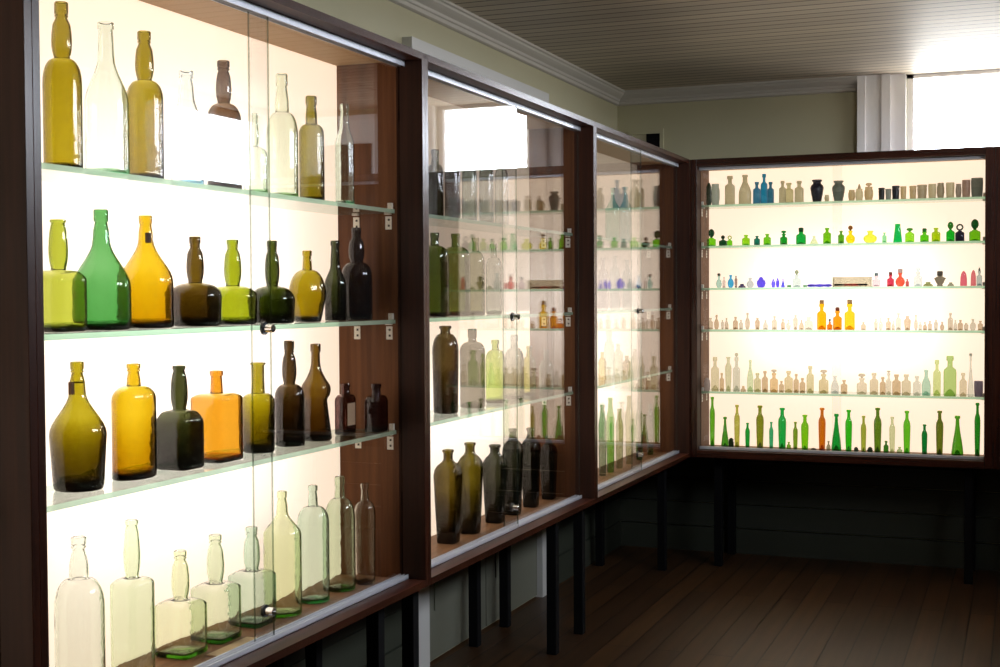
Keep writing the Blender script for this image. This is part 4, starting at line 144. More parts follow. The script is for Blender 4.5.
{'n': 'glass_bottle', 'x': -1.0737, 'y': 6.8, 'z': 1.461, 'h': 0.0628, 'r': 0.0211, 't': 'bot', 'c': (205, 205, 180), 'm': 't', 'a': 0.6, 'l': 'clear bottle with cloudy stopper, twelfth from the room corner on the third shelf', 'cat': 'bottle', 'g': 'coloured small glass on the far cabinet third shelf', 'st': ('ball', (150, 150, 110)), 'ang': 0},
{'n': 'glass_bead', 'x': -1.0321, 'y': 6.8, 'z': 1.461, 'h': 0.0114, 'r': 0.0099, 't': 'lieb', 'c': (60, 150, 80), 'm': 't', 'a': 0.6, 'l': 'second green glass bead, thirteenth from the room corner on the third shelf', 'cat': 'bead', 'g': 'coloured small glass on the far cabinet third shelf', 'st': None, 'ang': 0},
{'n': 'glass_rod', 'x': -0.9659, 'y': 6.845, 'z': 1.461, 'h': 0.0163, 'r': 0.062, 't': 'lie', 'c': (85, 70, 170), 'm': 't', 'a': 0.5, 'l': 'violet glass rod lying flat, fourteenth from the room corner on the third shelf', 'cat': 'rod', 'g': 'coloured small glass on the far cabinet third shelf', 'st': None, 'ang': 0},
{'n': 'presentation_box', 'x': -0.8018, 'y': 6.845, 'z': 1.461, 'h': 0.0503, 'r': 0.0959, 't': 'box', 'c': (215, 190, 150), 'm': 'f', 'a': 0.6, 'l': 'long frosted box holding red glass, fifteenth from the room corner on the third shelf', 'cat': 'box', 'g': 'coloured small glass on the far cabinet third shelf', 'st': None, 'ang': 0},
{'n': 'glass_bottle', 'x': -0.6807, 'y': 6.8, 'z': 1.461, 'h': 0.0535, 'r': 0.018, 't': 'bot', 'c': (222, 190, 175), 'm': 't', 'a': 0.6, 'l': 'pinkish white bottle with grey cap, sixteenth from the room corner on the third shelf', 'cat': 'bottle', 'g': 'coloured small glass on the far cabinet third shelf', 'st': ('cap', (120, 130, 120)), 'ang': 0},
{'n': 'glass_bottle', 'x': -0.6124, 'y': 6.8, 'z': 1.461, 'h': 0.0578, 'r': 0.0169, 't': 'bot', 'c': (190, 50, 65), 'm': 't', 'a': 0.6, 'l': 'crimson bottle with brown cap, seventeenth from the room corner on the third shelf', 'cat': 'bottle', 'g': 'coloured small glass on the far cabinet third shelf', 'st': ('cap', (120, 50, 40)), 'ang': 0},
{'n': 'glass_bottle', 'x': -0.5662, 'y': 6.8, 'z': 1.461, 'h': 0.0672, 'r': 0.0234, 't': 'ballb', 'c': (215, 80, 50), 'm': 't', 'a': 0.6, 'l': 'orange red round bottle with cap, eighteenth from the room corner on the third shelf', 'cat': 'bottle', 'g': 'coloured small glass on the far cabinet third shelf', 'st': ('cap', (190, 150, 130)), 'ang': 0},
{'n': 'glass_bottle', 'x': -0.5326, 'y': 6.8, 'z': 1.461, 'h': 0.0371, 'r': 0.0087, 't': 'bot', 'c': (190, 80, 70), 'm': 't', 'a': 0.6, 'l': 'tiny red bottle, nineteenth from the room corner on the third shelf', 'cat': 'bottle', 'g': 'coloured small glass on the far cabinet third shelf', 'st': None, 'ang': 0},
{'n': 'glass_bottle', 'x': -0.4814, 'y': 6.8, 'z': 1.461, 'h': 0.0711, 'r': 0.0192, 't': 'bot', 'c': (222, 215, 190), 'm': 't', 'a': 0.6, 'l': 'colourless stoppered bottle, twentieth from the room corner on the third shelf', 'cat': 'bottle', 'g': 'coloured small glass on the far cabinet third shelf', 'st': ('ball', (225, 225, 205)), 'ang': 0},
{'n': 'glass_dish', 'x': -0.4343, 'y': 6.8, 'z': 1.461, 'h': 0.0213, 'r': 0.0239, 't': 'ink', 'c': (140, 140, 80), 'm': 't', 'a': 0.6, 'l': 'low olive dish, twenty-first from the room corner on the third shelf', 'cat': 'dish', 'g': 'coloured small glass on the far cabinet third shelf', 'st': None, 'ang': 0},
{'n': 'urn', 'x': -0.379, 'y': 6.8, 'z': 1.461, 'h': 0.0503, 'r': 0.0277, 't': 'urn', 'c': (150, 130, 100), 'm': 'f', 'a': 0.6, 'l': 'brown urn with knob lid, twenty-second from the room corner on the third shelf', 'cat': 'urn', 'g': 'coloured small glass on the far cabinet third shelf', 'st': ('cap', (80, 70, 55)), 'ang': 0},
{'n': 'glass_dish', 'x': -0.3285, 'y': 6.8, 'z': 1.461, 'h': 0.0179, 'r': 0.0159, 't': 'ink', 'c': (150, 145, 110), 'm': 't', 'a': 0.6, 'l': 'low grey dish, twenty-third from the room corner on the third shelf', 'cat': 'dish', 'g': 'coloured small glass on the far cabinet third shelf', 'st': None, 'ang': 0},
{'n': 'glass_ornament', 'x': -0.269, 'y': 6.8, 'z': 1.461, 'h': 0.0735, 'r': 0.0166, 't': 'dome', 'c': (225, 105, 110), 'm': 't', 'a': 0.6, 'l': 'pink domed cylinder, twenty-fourth from the room corner on the third shelf', 'cat': 'ornament', 'g': 'coloured small glass on the far cabinet third shelf', 'st': None, 'ang': 0},
{'n': 'glass_ornament', 'x': -0.2242, 'y': 6.8, 'z': 1.461, 'h': 0.0778, 'r': 0.013, 't': 'dome', 'c': (220, 115, 110), 'm': 't', 'a': 0.6, 'l': 'second pink domed cylinder, twenty-fifth from the room corner on the third shelf', 'cat': 'ornament', 'g': 'coloured small glass on the far cabinet third shelf', 'st': None, 'ang': 0},
{'n': 'glass_bottle', 'x': -0.1967, 'y': 6.8, 'z': 1.461, 'h': 0.0726, 'r': 0.013, 't': 'bot', 'c': (190, 190, 170), 'm': 't', 'a': 0.6, 'l': 'clear bottle with tall dark stopper, twenty-sixth from the room corner on the third shelf', 'cat': 'bottle', 'g': 'coloured small glass on the far cabinet third shelf', 'st': ('cone', (60, 70, 60)), 'ang': 0},
{'n': 'glass_bottle', 'x': -1.5199, 'y': 6.8, 'z': 1.244, 'h': 0.0596, 'r': 0.0127, 't': 'bot', 'c': (222, 196, 158), 'm': 't', 'a': 0.6, 'l': 'clear slim bottle, first from the room corner on the fourth shelf', 'cat': 'bottle', 'g': 'tiny clear bottles on the far cabinet fourth shelf', 'st': None, 'ang': 0},
{'n': 'glass_bottle', 'x': -1.4882, 'y': 6.8, 'z': 1.244, 'h': 0.0753, 'r': 0.0127, 't': 'ballb', 'c': (215, 182, 140), 'm': 't', 'a': 0.6, 'l': 'clear rounded bottle, second from the room corner on the fourth shelf', 'cat': 'bottle', 'g': 'tiny clear bottles on the far cabinet fourth shelf', 'st': None, 'ang': 0},
{'n': 'glass_bottle', 'x': -1.4565, 'y': 6.8, 'z': 1.244, 'h': 0.0492, 'r': 0.0076, 't': 'tall', 'c': (225, 205, 170), 'm': 't', 'a': 1, 'l': 'clear thin bottle, third from the room corner on the fourth shelf', 'cat': 'bottle', 'g': 'tiny clear bottles on the far cabinet fourth shelf', 'st': None, 'ang': 0},
{'n': 'glass_bottle', 'x': -1.4355, 'y': 6.8, 'z': 1.244, 'h': 0.0597, 'r': 0.0101, 't': 'slope', 'c': (222, 196, 158), 'm': 't', 'a': 0.6, 'l': 'clear tapering bottle, fourth from the room corner on the fourth shelf', 'cat': 'bottle', 'g': 'tiny clear bottles on the far cabinet fourth shelf', 'st': None, 'ang': 0},
{'n': 'glass_bottle', 'x': -1.3883, 'y': 6.8, 'z': 1.244, 'h': 0.0649, 'r': 0.0126, 't': 'bot', 'c': (215, 182, 140), 'm': 't', 'a': 0.6, 'l': 'clear short bottle, fifth from the room corner on the fourth shelf', 'cat': 'bottle', 'g': 'tiny clear bottles on the far cabinet fourth shelf', 'st': None, 'ang': 0},
{'n': 'glass_bottle', 'x': -1.3596, 'y': 6.8, 'z': 1.244, 'h': 0.0494, 'r': 0.0101, 't': 'bot', 'c': (225, 205, 170), 'm': 't', 'a': 0.6, 'l': 'clear slim bottle, sixth from the room corner on the fourth shelf', 'cat': 'bottle', 'g': 'tiny clear bottles on the far cabinet fourth shelf', 'st': None, 'ang': 0},
{'n': 'glass_bottle', 'x': -1.3258, 'y': 6.8, 'z': 1.244, 'h': 0.0857, 'r': 0.0126, 't': 'ballb', 'c': (222, 196, 158), 'm': 't', 'a': 0.6, 'l': 'clear rounded bottle, seventh from the room corner on the fourth shelf', 'cat': 'bottle', 'g': 'tiny clear bottles on the far cabinet fourth shelf', 'st': None, 'ang': 0},
{'n': 'glass_bottle', 'x': -1.2741, 'y': 6.8, 'z': 1.244, 'h': 0.0599, 'r': 0.0125, 't': 'tall', 'c': (215, 182, 140), 'm': 't', 'a': 1, 'l': 'clear thin bottle, eighth from the room corner on the fourth shelf', 'cat': 'bottle', 'g': 'tiny clear bottles on the far cabinet fourth shelf', 'st': None, 'ang': 0},
{'n': 'glass_bottle', 'x': -1.2329, 'y': 6.8, 'z': 1.244, 'h': 0.0496, 'r': 0.0125, 't': 'slope', 'c': (225, 205, 170), 'm': 't', 'a': 0.6, 'l': 'clear tapering bottle, ninth from the room corner on the fourth shelf', 'cat': 'bottle', 'g': 'tiny clear bottles on the far cabinet fourth shelf', 'st': None, 'ang': 0},
{'n': 'glass_bottle', 'x': -1.1867, 'y': 6.8, 'z': 1.244, 'h': 0.0702, 'r': 0.0125, 't': 'bot', 'c': (222, 196, 158), 'm': 't', 'a': 0.6, 'l': 'clear short bottle, tenth from the room corner on the fourth shelf', 'cat': 'bottle', 'g': 'tiny clear bottles on the far cabinet fourth shelf', 'st': None, 'ang': 0},
{'n': 'glass_bottle', 'x': -1.1434, 'y': 6.8, 'z': 1.244, 'h': 0.0549, 'r': 0.01, 't': 'bot', 'c': (215, 182, 140), 'm': 't', 'a': 0.6, 'l': 'clear slim bottle, eleventh from the room corner on the fourth shelf', 'cat': 'bottle', 'g': 'tiny clear bottles on the far cabinet fourth shelf', 'st': None, 'ang': 0},
{'n': 'glass_bottle', 'x': -1.1155, 'y': 6.8, 'z': 1.244, 'h': 0.0498, 'r': 0.0124, 't': 'ballb', 'c': (225, 205, 170), 'm': 't', 'a': 0.6, 'l': 'clear rounded bottle, twelfth from the room corner on the fourth shelf', 'cat': 'bottle', 'g': 'tiny clear bottles on the far cabinet fourth shelf', 'st': None, 'ang': 0},
{'n': 'glass_bottle', 'x': -1.08, 'y': 6.8, 'z': 1.244, 'h': 0.0754, 'r': 0.0124, 't': 'tall', 'c': (222, 196, 158), 'm': 't', 'a': 1, 'l': 'clear thin bottle, thirteenth from the room corner on the fourth shelf', 'cat': 'bottle', 'g': 'tiny clear bottles on the far cabinet fourth shelf', 'st': None, 'ang': 0},
{'n': 'glass_bottle', 'x': -1.0497, 'y': 6.8, 'z': 1.244, 'h': 0.0499, 'r': 0.0124, 't': 'slope', 'c': (215, 182, 140), 'm': 't', 'a': 0.6, 'l': 'clear tapering bottle, fourteenth from the room corner on the fourth shelf', 'cat': 'bottle', 'g': 'tiny clear bottles on the far cabinet fourth shelf', 'st': None, 'ang': 0},
{'n': 'glass_bottle', 'x': -1.0133, 'y': 6.8, 'z': 1.244, 'h': 0.0652, 'r': 0.021, 't': 'bot', 'c': (225, 205, 170), 'm': 't', 'a': 0.6, 'l': 'clear short bottle, fifteenth from the room corner on the fourth shelf', 'cat': 'bottle', 'g': 'tiny clear bottles on the far cabinet fourth shelf', 'st': None, 'ang': 0},
{'n': 'glass_bottle', 'x': -0.9483, 'y': 6.8, 'z': 1.244, 'h': 0.1313, 'r': 0.0234, 't': 'bot', 'c': (235, 160, 10), 'm': 't', 'a': 0.6, 'l': 'large amber bottle with brown collar, sixteenth from the room corner on the fourth shelf', 'cat': 'bottle', 'g': 'tiny clear bottles on the far cabinet fourth shelf', 'st': ('cap', (150, 105, 60)), 'ang': 0},
{'n': 'glass_bottle', 'x': -0.9086, 'y': 6.8, 'z': 1.244, 'h': 0.04, 'r': 0.0135, 't': 'bot', 'c': (215, 110, 15), 'm': 't', 'a': 0.6, 'l': 'small amber bottle with ball stopper, seventeenth from the room corner on the fourth shelf', 'cat': 'bottle', 'g': 'tiny clear bottles on the far cabinet fourth shelf', 'st': ('ball', (95, 85, 75)), 'ang': 0},
{'n': 'glass_bottle', 'x': -0.8702, 'y': 6.8, 'z': 1.244, 'h': 0.0957, 'r': 0.0221, 't': 'bot', 'c': (225, 140, 15), 'm': 't', 'a': 0.6, 'l': 'amber bottle with brown cork, eighteenth from the room corner on the fourth shelf', 'cat': 'bottle', 'g': 'tiny clear bottles on the far cabinet fourth shelf', 'st': ('cap', (110, 45, 20)), 'ang': 0},
{'n': 'glass_bottle', 'x': -0.81, 'y': 6.8, 'z': 1.244, 'h': 0.1309, 'r': 0.0257, 't': 'bot', 'c': (238, 180, 30), 'm': 't', 'a': 0.6, 'l': 'tall golden bottle with brown collar, nineteenth from the room corner on the fourth shelf', 'cat': 'bottle', 'g': 'tiny clear bottles on the far cabinet fourth shelf', 'st': ('cap', (160, 120, 70)), 'ang': 0},
{'n': 'glass_vial', 'x': -0.7428, 'y': 6.8, 'z': 1.244, 'h': 0.0403, 'r': 0.0122, 't': 'bot', 'c': (215, 182, 140), 'm': 't', 'a': 0.6, 'l': 'clear small vial, twentieth from the room corner on the fourth shelf', 'cat': 'vial', 'g': 'tiny clear bottles on the far cabinet fourth shelf', 'st': None, 'ang': 0},
{'n': 'glass_vial', 'x': -0.6822, 'y': 6.8, 'z': 1.244, 'h': 0.0555, 'r': 0.0097, 't': 'tall', 'c': (222, 196, 158), 'm': 't', 'a': 1, 'l': 'clear thin vial, twenty-first from the room corner on the fourth shelf', 'cat': 'vial', 'g': 'tiny clear bottles on the far cabinet fourth shelf', 'st': None, 'ang': 0},
{'n': 'glass_vial', 'x': -0.6592, 'y': 6.8, 'z': 1.244, 'h': 0.0605, 'r': 0.0109, 't': 'ballb', 'c': (225, 205, 170), 'm': 't', 'a': 0.6, 'l': 'clear rounded vial, twenty-second from the room corner on the fourth shelf', 'cat': 'vial', 'g': 'tiny clear bottles on the far cabinet fourth shelf', 'st': None, 'ang': 0},
{'n': 'glass_vial', 'x': -0.622, 'y': 6.8, 'z': 1.244, 'h': 0.0606, 'r': 0.0121, 't': 'bot', 'c': (215, 182, 140), 'm': 't', 'a': 0.6, 'l': 'clear short vial, twenty-third from the room corner on the fourth shelf', 'cat': 'vial', 'g': 'tiny clear bottles on the far cabinet fourth shelf', 'st': None, 'ang': 0},
{'n': 'glass_vial', 'x': -0.5992, 'y': 6.8, 'z': 1.244, 'h': 0.0456, 'r': 0.0085, 't': 'slope', 'c': (222, 196, 158), 'm': 't', 'a': 0.6, 'l': 'clear sloping vial, twenty-fourth from the room corner on the fourth shelf', 'cat': 'vial', 'g': 'tiny clear bottles on the far cabinet fourth shelf', 'st': None, 'ang': 0},
{'n': 'glass_vial', 'x': -0.5741, 'y': 6.8, 'z': 1.244, 'h': 0.0855, 'r': 0.0121, 't': 'bot', 'c': (225, 205, 170), 'm': 't', 'a': 0.6, 'l': 'clear small vial, twenty-fifth from the room corner on the fourth shelf', 'cat': 'vial', 'g': 'tiny clear bottles on the far cabinet fourth shelf', 'st': None, 'ang': 0},
{'n': 'glass_vial', 'x': -0.5312, 'y': 6.8, 'z': 1.244, 'h': 0.0706, 'r': 0.0168, 't': 'tall', 'c': (215, 182, 140), 'm': 't', 'a': 1, 'l': 'clear thin vial, twenty-sixth from the room corner on the fourth shelf', 'cat': 'vial', 'g': 'tiny clear bottles on the far cabinet fourth shelf', 'st': None, 'ang': 0},
{'n': 'glass_vial', 'x': -0.4909, 'y': 6.8, 'z': 1.244, 'h': 0.0756, 'r': 0.0096, 't': 'ballb', 'c': (222, 196, 158), 'm': 't', 'a': 0.6, 'l': 'clear rounded vial, twenty-seventh from the room corner on the fourth shelf', 'cat': 'vial', 'g': 'tiny clear bottles on the far cabinet fourth shelf', 'st': None, 'ang': 0},
{'n': 'glass_vial', 'x': -0.4708, 'y': 6.8, 'z': 1.244, 'h': 0.0409, 'r': 0.0084, 't': 'bot', 'c': (225, 205, 170), 'm': 't', 'a': 0.6, 'l': 'clear short vial, twenty-eighth from the room corner on the fourth shelf', 'cat': 'vial', 'g': 'tiny clear bottles on the far cabinet fourth shelf', 'st': None, 'ang': 0},
{'n': 'glass_vial', 'x': -0.4484, 'y': 6.8, 'z': 1.244, 'h': 0.041, 'r': 0.0096, 't': 'slope', 'c': (215, 182, 140), 'm': 't', 'a': 0.6, 'l': 'clear sloping vial, twenty-ninth from the room corner on the fourth shelf', 'cat': 'vial', 'g': 'tiny clear bottles on the far cabinet fourth shelf', 'st': None, 'ang': 0},
{'n': 'glass_vial', 'x': -0.4249, 'y': 6.8, 'z': 1.244, 'h': 0.046, 'r': 0.0096, 't': 'bot', 'c': (222, 196, 158), 'm': 't', 'a': 0.6, 'l': 'clear small vial, thirtieth from the room corner on the fourth shelf', 'cat': 'vial', 'g': 'tiny clear bottles on the far cabinet fourth shelf', 'st': None, 'ang': 0},
{'n': 'glass_vial', 'x': -0.3968, 'y': 6.8, 'z': 1.244, 'h': 0.051, 'r': 0.0096, 't': 'tall', 'c': (225, 205, 170), 'm': 't', 'a': 1, 'l': 'clear thin vial, thirty-first from the room corner on the fourth shelf', 'cat': 'vial', 'g': 'tiny clear bottles on the far cabinet fourth shelf', 'st': None, 'ang': 0},
{'n': 'glass_vial', 'x': -0.3676, 'y': 6.8, 'z': 1.244, 'h': 0.0412, 'r': 0.0107, 't': 'ballb', 'c': (215, 182, 140), 'm': 't', 'a': 0.6, 'l': 'clear rounded vial, thirty-second from the room corner on the fourth shelf', 'cat': 'vial', 'g': 'tiny clear bottles on the far cabinet fourth shelf', 'st': None, 'ang': 0},
{'n': 'glass_vial', 'x': -0.3292, 'y': 6.8, 'z': 1.244, 'h': 0.0854, 'r': 0.0119, 't': 'bot', 'c': (222, 196, 158), 'm': 't', 'a': 0.6, 'l': 'clear short vial, thirty-third from the room corner on the fourth shelf', 'cat': 'vial', 'g': 'tiny clear bottles on the far cabinet fourth shelf', 'st': None, 'ang': 0},
{'n': 'glass_vial', 'x': -0.306, 'y': 6.8, 'z': 1.244, 'h': 0.0511, 'r': 0.0095, 't': 'slope', 'c': (225, 205, 170), 'm': 't', 'a': 0.6, 'l': 'clear sloping vial, thirty-fourth from the room corner on the fourth shelf', 'cat': 'vial', 'g': 'tiny clear bottles on the far cabinet fourth shelf', 'st': None, 'ang': 0},
{'n': 'glass_vial', 'x': -0.2829, 'y': 6.8, 'z': 1.244, 'h': 0.0512, 'r': 0.0119, 't': 'bot', 'c': (215, 182, 140), 'm': 't', 'a': 0.6, 'l': 'clear small vial, thirty-fifth from the room corner on the fourth shelf', 'cat': 'vial', 'g': 'tiny clear bottles on the far cabinet fourth shelf', 'st': None, 'ang': 0},
{'n': 'glass_vial', 'x': -0.2564, 'y': 6.8, 'z': 1.244, 'h': 0.0365, 'r': 0.0107, 't': 'tall', 'c': (222, 196, 158), 'm': 't', 'a': 1, 'l': 'clear thin vial, thirty-sixth from the room corner on the fourth shelf', 'cat': 'vial', 'g': 'tiny clear bottles on the far cabinet fourth shelf', 'st': None, 'ang': 0},
{'n': 'glass_vial', 'x': -0.2253, 'y': 6.8, 'z': 1.244, 'h': 0.0561, 'r': 0.0142, 't': 'ballb', 'c': (225, 205, 170), 'm': 't', 'a': 0.6, 'l': 'clear rounded vial, thirty-seventh from the room corner on the fourth shelf', 'cat': 'vial', 'g': 'tiny clear bottles on the far cabinet fourth shelf', 'st': None, 'ang': 0},
{'n': 'glass_vial', 'x': -0.191, 'y': 6.8, 'z': 1.244, 'h': 0.0464, 'r': 0.0118, 't': 'bot', 'c': (215, 182, 140), 'm': 't', 'a': 0.6, 'l': 'clear short vial, thirty-eighth from the room corner on the fourth shelf', 'cat': 'vial', 'g': 'tiny clear bottles on the far cabinet fourth shelf', 'st': None, 'ang': 0},
{'n': 'glass_ornament', 'x': -1.5385, 'y': 6.8, 'z': 0.921, 'h': 0.0673, 'r': 0.0178, 't': 'lump', 'c': (190, 165, 150), 'm': 'f', 'a': 0.6, 'l': 'frosted lavender lump, first from the room corner on the fifth shelf', 'cat': 'ornament', 'g': 'clear pharmacy bottles on the far cabinet fifth shelf', 'st': None, 'ang': 0},
{'n': 'glass_bottle', 'x': -1.4961, 'y': 6.8, 'z': 0.921, 'h': 0.1783, 'r': 0.0203, 't': 'bot', 'c': (232, 212, 165), 'm': 't', 'a': 0.6, 'l': 'tall clear bottle, second from the room corner on the fifth shelf', 'cat': 'bottle', 'g': 'clear pharmacy bottles on the far cabinet fifth shelf', 'st': None, 'ang': 0},
{'n': 'glass_bottle', 'x': -1.4605, 'y': 6.8, 'z': 0.921, 'h': 0.0949, 'r': 0.0114, 't': 'bot', 'c': (218, 184, 135), 'm': 't', 'a': 0.6, 'l': 'short clear bottle, third from the room corner on the fifth shelf', 'cat': 'bottle', 'g': 'clear pharmacy bottles on the far cabinet fifth shelf', 'st': None, 'ang': 0},
{'n': 'glass_bottle', 'x': -1.426, 'y': 6.8, 'z': 0.921, 'h': 0.1791, 'r': 0.0167, 't': 'tall', 'c': (228, 215, 165), 'm': 't', 'a': 1, 'l': 'tall narrow clear bottle, fourth from the room corner on the fifth shelf', 'cat': 'bottle', 'g': 'clear pharmacy bottles on the far cabinet fifth shelf', 'st': None, 'ang': 0},
{'n': 'glass_bottle', 'x': -1.3831, 'y': 6.8, 'z': 0.921, 'h': 0.1796, 'r': 0.0177, 't': 'bot', 'c': (228, 215, 180), 'm': 't', 'a': 0.6, 'l': 'tall stoppered clear bottle, fifth from the room corner on the fifth shelf', 'cat': 'bottle', 'g': 'clear pharmacy bottles on the far cabinet fifth shelf', 'st': ('ball', (215, 200, 160)), 'ang': 0},
{'n': 'inkwell', 'x': -1.3479, 'y': 6.8, 'z': 0.921, 'h': 0.0291, 'r': 0.0138, 't': 'ink', 'c': (218, 184, 135), 'm': 't', 'a': 0.6, 'l': 'low clear inkwell, sixth from the room corner on the fifth shelf', 'cat': 'inkwell', 'g': 'clear pharmacy bottles on the far cabinet fifth shelf', 'st': None, 'ang': 0},
{'n': 'glass_bottle', 'x': -1.3116, 'y': 6.8, 'z': 0.921, 'h': 0.1649, 'r': 0.0163, 't': 'slope', 'c': (225, 225, 170), 'm': 't', 'a': 0.6, 'l': 'tapering pale yellow bottle, seventh from the room corner on the fifth shelf', 'cat': 'bottle', 'g': 'clear pharmacy bottles on the far cabinet fifth shelf', 'st': None, 'ang': 0},
{'n': 'glass_bottle', 'x': -1.2741, 'y': 6.8, 'z': 0.921, 'h': 0.098, 'r': 0.0176, 't': 'bot', 'c': (222, 205, 150), 'm': 't', 'a': 0.6, 'l': 'pale olive bottle, eighth from the room corner on the fifth shelf', 'cat': 'bottle', 'g': 'clear pharmacy bottles on the far cabinet fifth shelf', 'st': None, 'ang': 0},
{'n': 'glass_bottle', 'x': -1.2354, 'y': 6.8, 'z': 0.921, 'h': 0.109, 'r': 0.015, 't': 'bot', 'c': (218, 184, 135), 'm': 't', 'a': 0.6, 'l': 'clear square bottle, ninth from the room corner on the fifth shelf', 'cat': 'bottle', 'g': 'clear pharmacy bottles on the far cabinet fifth shelf', 'st': None, 'ang': 0},
{'n': 'glass_bottle', 'x': -1.1893, 'y': 6.8, 'z': 0.921, 'h': 0.0994, 'r': 0.02, 't': 'bot', 'c': (235, 195, 135), 'm': 't', 'a': 0.6, 'l': 'orange tinted bottle with disc stopper, tenth from the room corner on the fifth shelf', 'cat': 'bottle', 'g': 'clear pharmacy bottles on the far cabinet fifth shelf', 'st': ('disc', (215, 190, 150)), 'ang': 0},
{'n': 'glass_bottle', 'x': -1.151, 'y': 6.8, 'z': 0.921, 'h': 0.0589, 'r': 0.0125, 't': 'bot', 'c': (218, 184, 135), 'm': 't', 'a': 0.6, 'l': 'small clear bottle, eleventh from the room corner on the fifth shelf', 'cat': 'bottle', 'g': 'clear pharmacy bottles on the far cabinet fifth shelf', 'st': None, 'ang': 0},
{'n': 'glass_bottle', 'x': -1.1142, 'y': 6.8, 'z': 0.921, 'h': 0.111, 'r': 0.0211, 't': 'bot', 'c': (232, 205, 150), 'm': 't', 'a': 0.6, 'l': 'wide clear bottle with broad lip, twelfth from the room corner on the fifth shelf', 'cat': 'bottle', 'g': 'clear pharmacy bottles on the far cabinet fifth shelf', 'st': None, 'ang': 0},
{'n': 'glass_bottle', 'x': -1.0762, 'y': 6.8, 'z': 0.921, 'h': 0.0962, 'r': 0.0136, 't': 'bot', 'c': (218, 184, 135), 'm': 't', 'a': 0.6, 'l': 'clear bottle with collar, thirteenth from the room corner on the fifth shelf', 'cat': 'bottle', 'g': 'clear pharmacy bottles on the far cabinet fifth shelf', 'st': None, 'ang': 0},
{'n': 'glass_bottle', 'x': -1.0445, 'y': 6.8, 'z': 0.921, 'h': 0.0763, 'r': 0.0146, 't': 'bot', 'c': (218, 184, 135), 'm': 't', 'a': 0.6, 'l': 'short clear round bottle, fourteenth from the room corner on the fifth shelf', 'cat': 'bottle', 'g': 'clear pharmacy bottles on the far cabinet fifth shelf', 'st': None, 'ang': 0},
{'n': 'glass_bottle', 'x': -1.0055, 'y': 6.8, 'z': 0.921, 'h': 0.1383, 'r': 0.0183, 't': 'bot', 'c': (225, 205, 150), 'm': 't', 'a': 0.6, 'l': 'tall buff bottle, fifteenth from the room corner on the fifth shelf', 'cat': 'bottle', 'g': 'clear pharmacy bottles on the far cabinet fifth shelf', 'st': None, 'ang': 0},
{'n': 'glass_bottle', 'x': -0.9381, 'y': 6.8, 'z': 0.921, 'h': 0.0985, 'r': 0.0236, 't': 'bot', 'c': (225, 200, 145), 'm': 't', 'a': 0.6, 'l': 'broad clear bottle with disc stopper, sixteenth from the room corner on the fifth shelf', 'cat': 'bottle', 'g': 'clear pharmacy bottles on the far cabinet fifth shelf', 'st': ('disc', (215, 190, 150)), 'ang': 0},
{'n': 'glass_bottle', 'x': -0.8826, 'y': 6.8, 'z': 0.921, 'h': 0.0893, 'r': 0.0196, 't': 'slope', 'c': (238, 225, 195), 'm': 't', 'a': 0.6, 'l': 'faint sloping bottle, seventeenth from the room corner on the fifth shelf', 'cat': 'bottle', 'g': 'clear pharmacy bottles on the far cabinet fifth shelf', 'st': None, 'ang': 0},
{'n': 'glass_bottle', 'x': -0.837, 'y': 6.8, 'z': 0.921, 'h': 0.0699, 'r': 0.0159, 't': 'bot', 'c': (218, 184, 135), 'm': 't', 'a': 0.6, 'l': 'clear wide-mouthed bottle, eighteenth from the room corner on the fifth shelf', 'cat': 'bottle', 'g': 'clear pharmacy bottles on the far cabinet fifth shelf', 'st': None, 'ang': 0},
{'n': 'glass_bottle', 'x': -0.7501, 'y': 6.8, 'z': 0.921, 'h': 0.0816, 'r': 0.0244, 't': 'bot', 'c': (235, 212, 170), 'm': 't', 'a': 0.6, 'l': 'broad clear stoppered bottle, nineteenth from the room corner on the fifth shelf', 'cat': 'bottle', 'g': 'clear pharmacy bottles on the far cabinet fifth shelf', 'st': ('disc', (215, 190, 150)), 'ang': 0},
{'n': 'glass_bottle', 'x': -0.6906, 'y': 6.8, 'z': 0.921, 'h': 0.1077, 'r': 0.0206, 't': 'bot', 'c': (230, 205, 160), 'm': 't', 'a': 0.6, 'l': 'clear square-shouldered bottle, twentieth from the room corner on the fifth shelf', 'cat': 'bottle', 'g': 'clear pharmacy bottles on the far cabinet fifth shelf', 'st': None, 'ang': 0},
{'n': 'glass_bottle', 'x': -0.6484, 'y': 6.8, 'z': 0.921, 'h': 0.0884, 'r': 0.0145, 't': 'bot', 'c': (218, 184, 135), 'm': 't', 'a': 0.6, 'l': 'small clear collared bottle, twenty-first from the room corner on the fifth shelf', 'cat': 'bottle', 'g': 'clear pharmacy bottles on the far cabinet fifth shelf', 'st': None, 'ang': 0},
{'n': 'glass_bottle', 'x': -0.62, 'y': 6.8, 'z': 0.921, 'h': 0.1089, 'r': 0.0126, 't': 'bot', 'c': (235, 215, 175), 'm': 't', 'a': 0.6, 'l': 'clear bottle with wide stopper, twenty-second from the room corner on the fifth shelf', 'cat': 'bottle', 'g': 'clear pharmacy bottles on the far cabinet fifth shelf', 'st': ('disc', (215, 190, 150)), 'ang': 0},
{'n': 'glass_bottle', 'x': -0.5824, 'y': 6.8, 'z': 0.921, 'h': 0.1021, 'r': 0.0205, 't': 'bot', 'c': (218, 184, 135), 'm': 't', 'a': 0.6, 'l': 'wide clear bottle with disc lip, twenty-third from the room corner on the fifth shelf', 'cat': 'bottle', 'g': 'clear pharmacy bottles on the far cabinet fifth shelf', 'st': None, 'ang': 0},
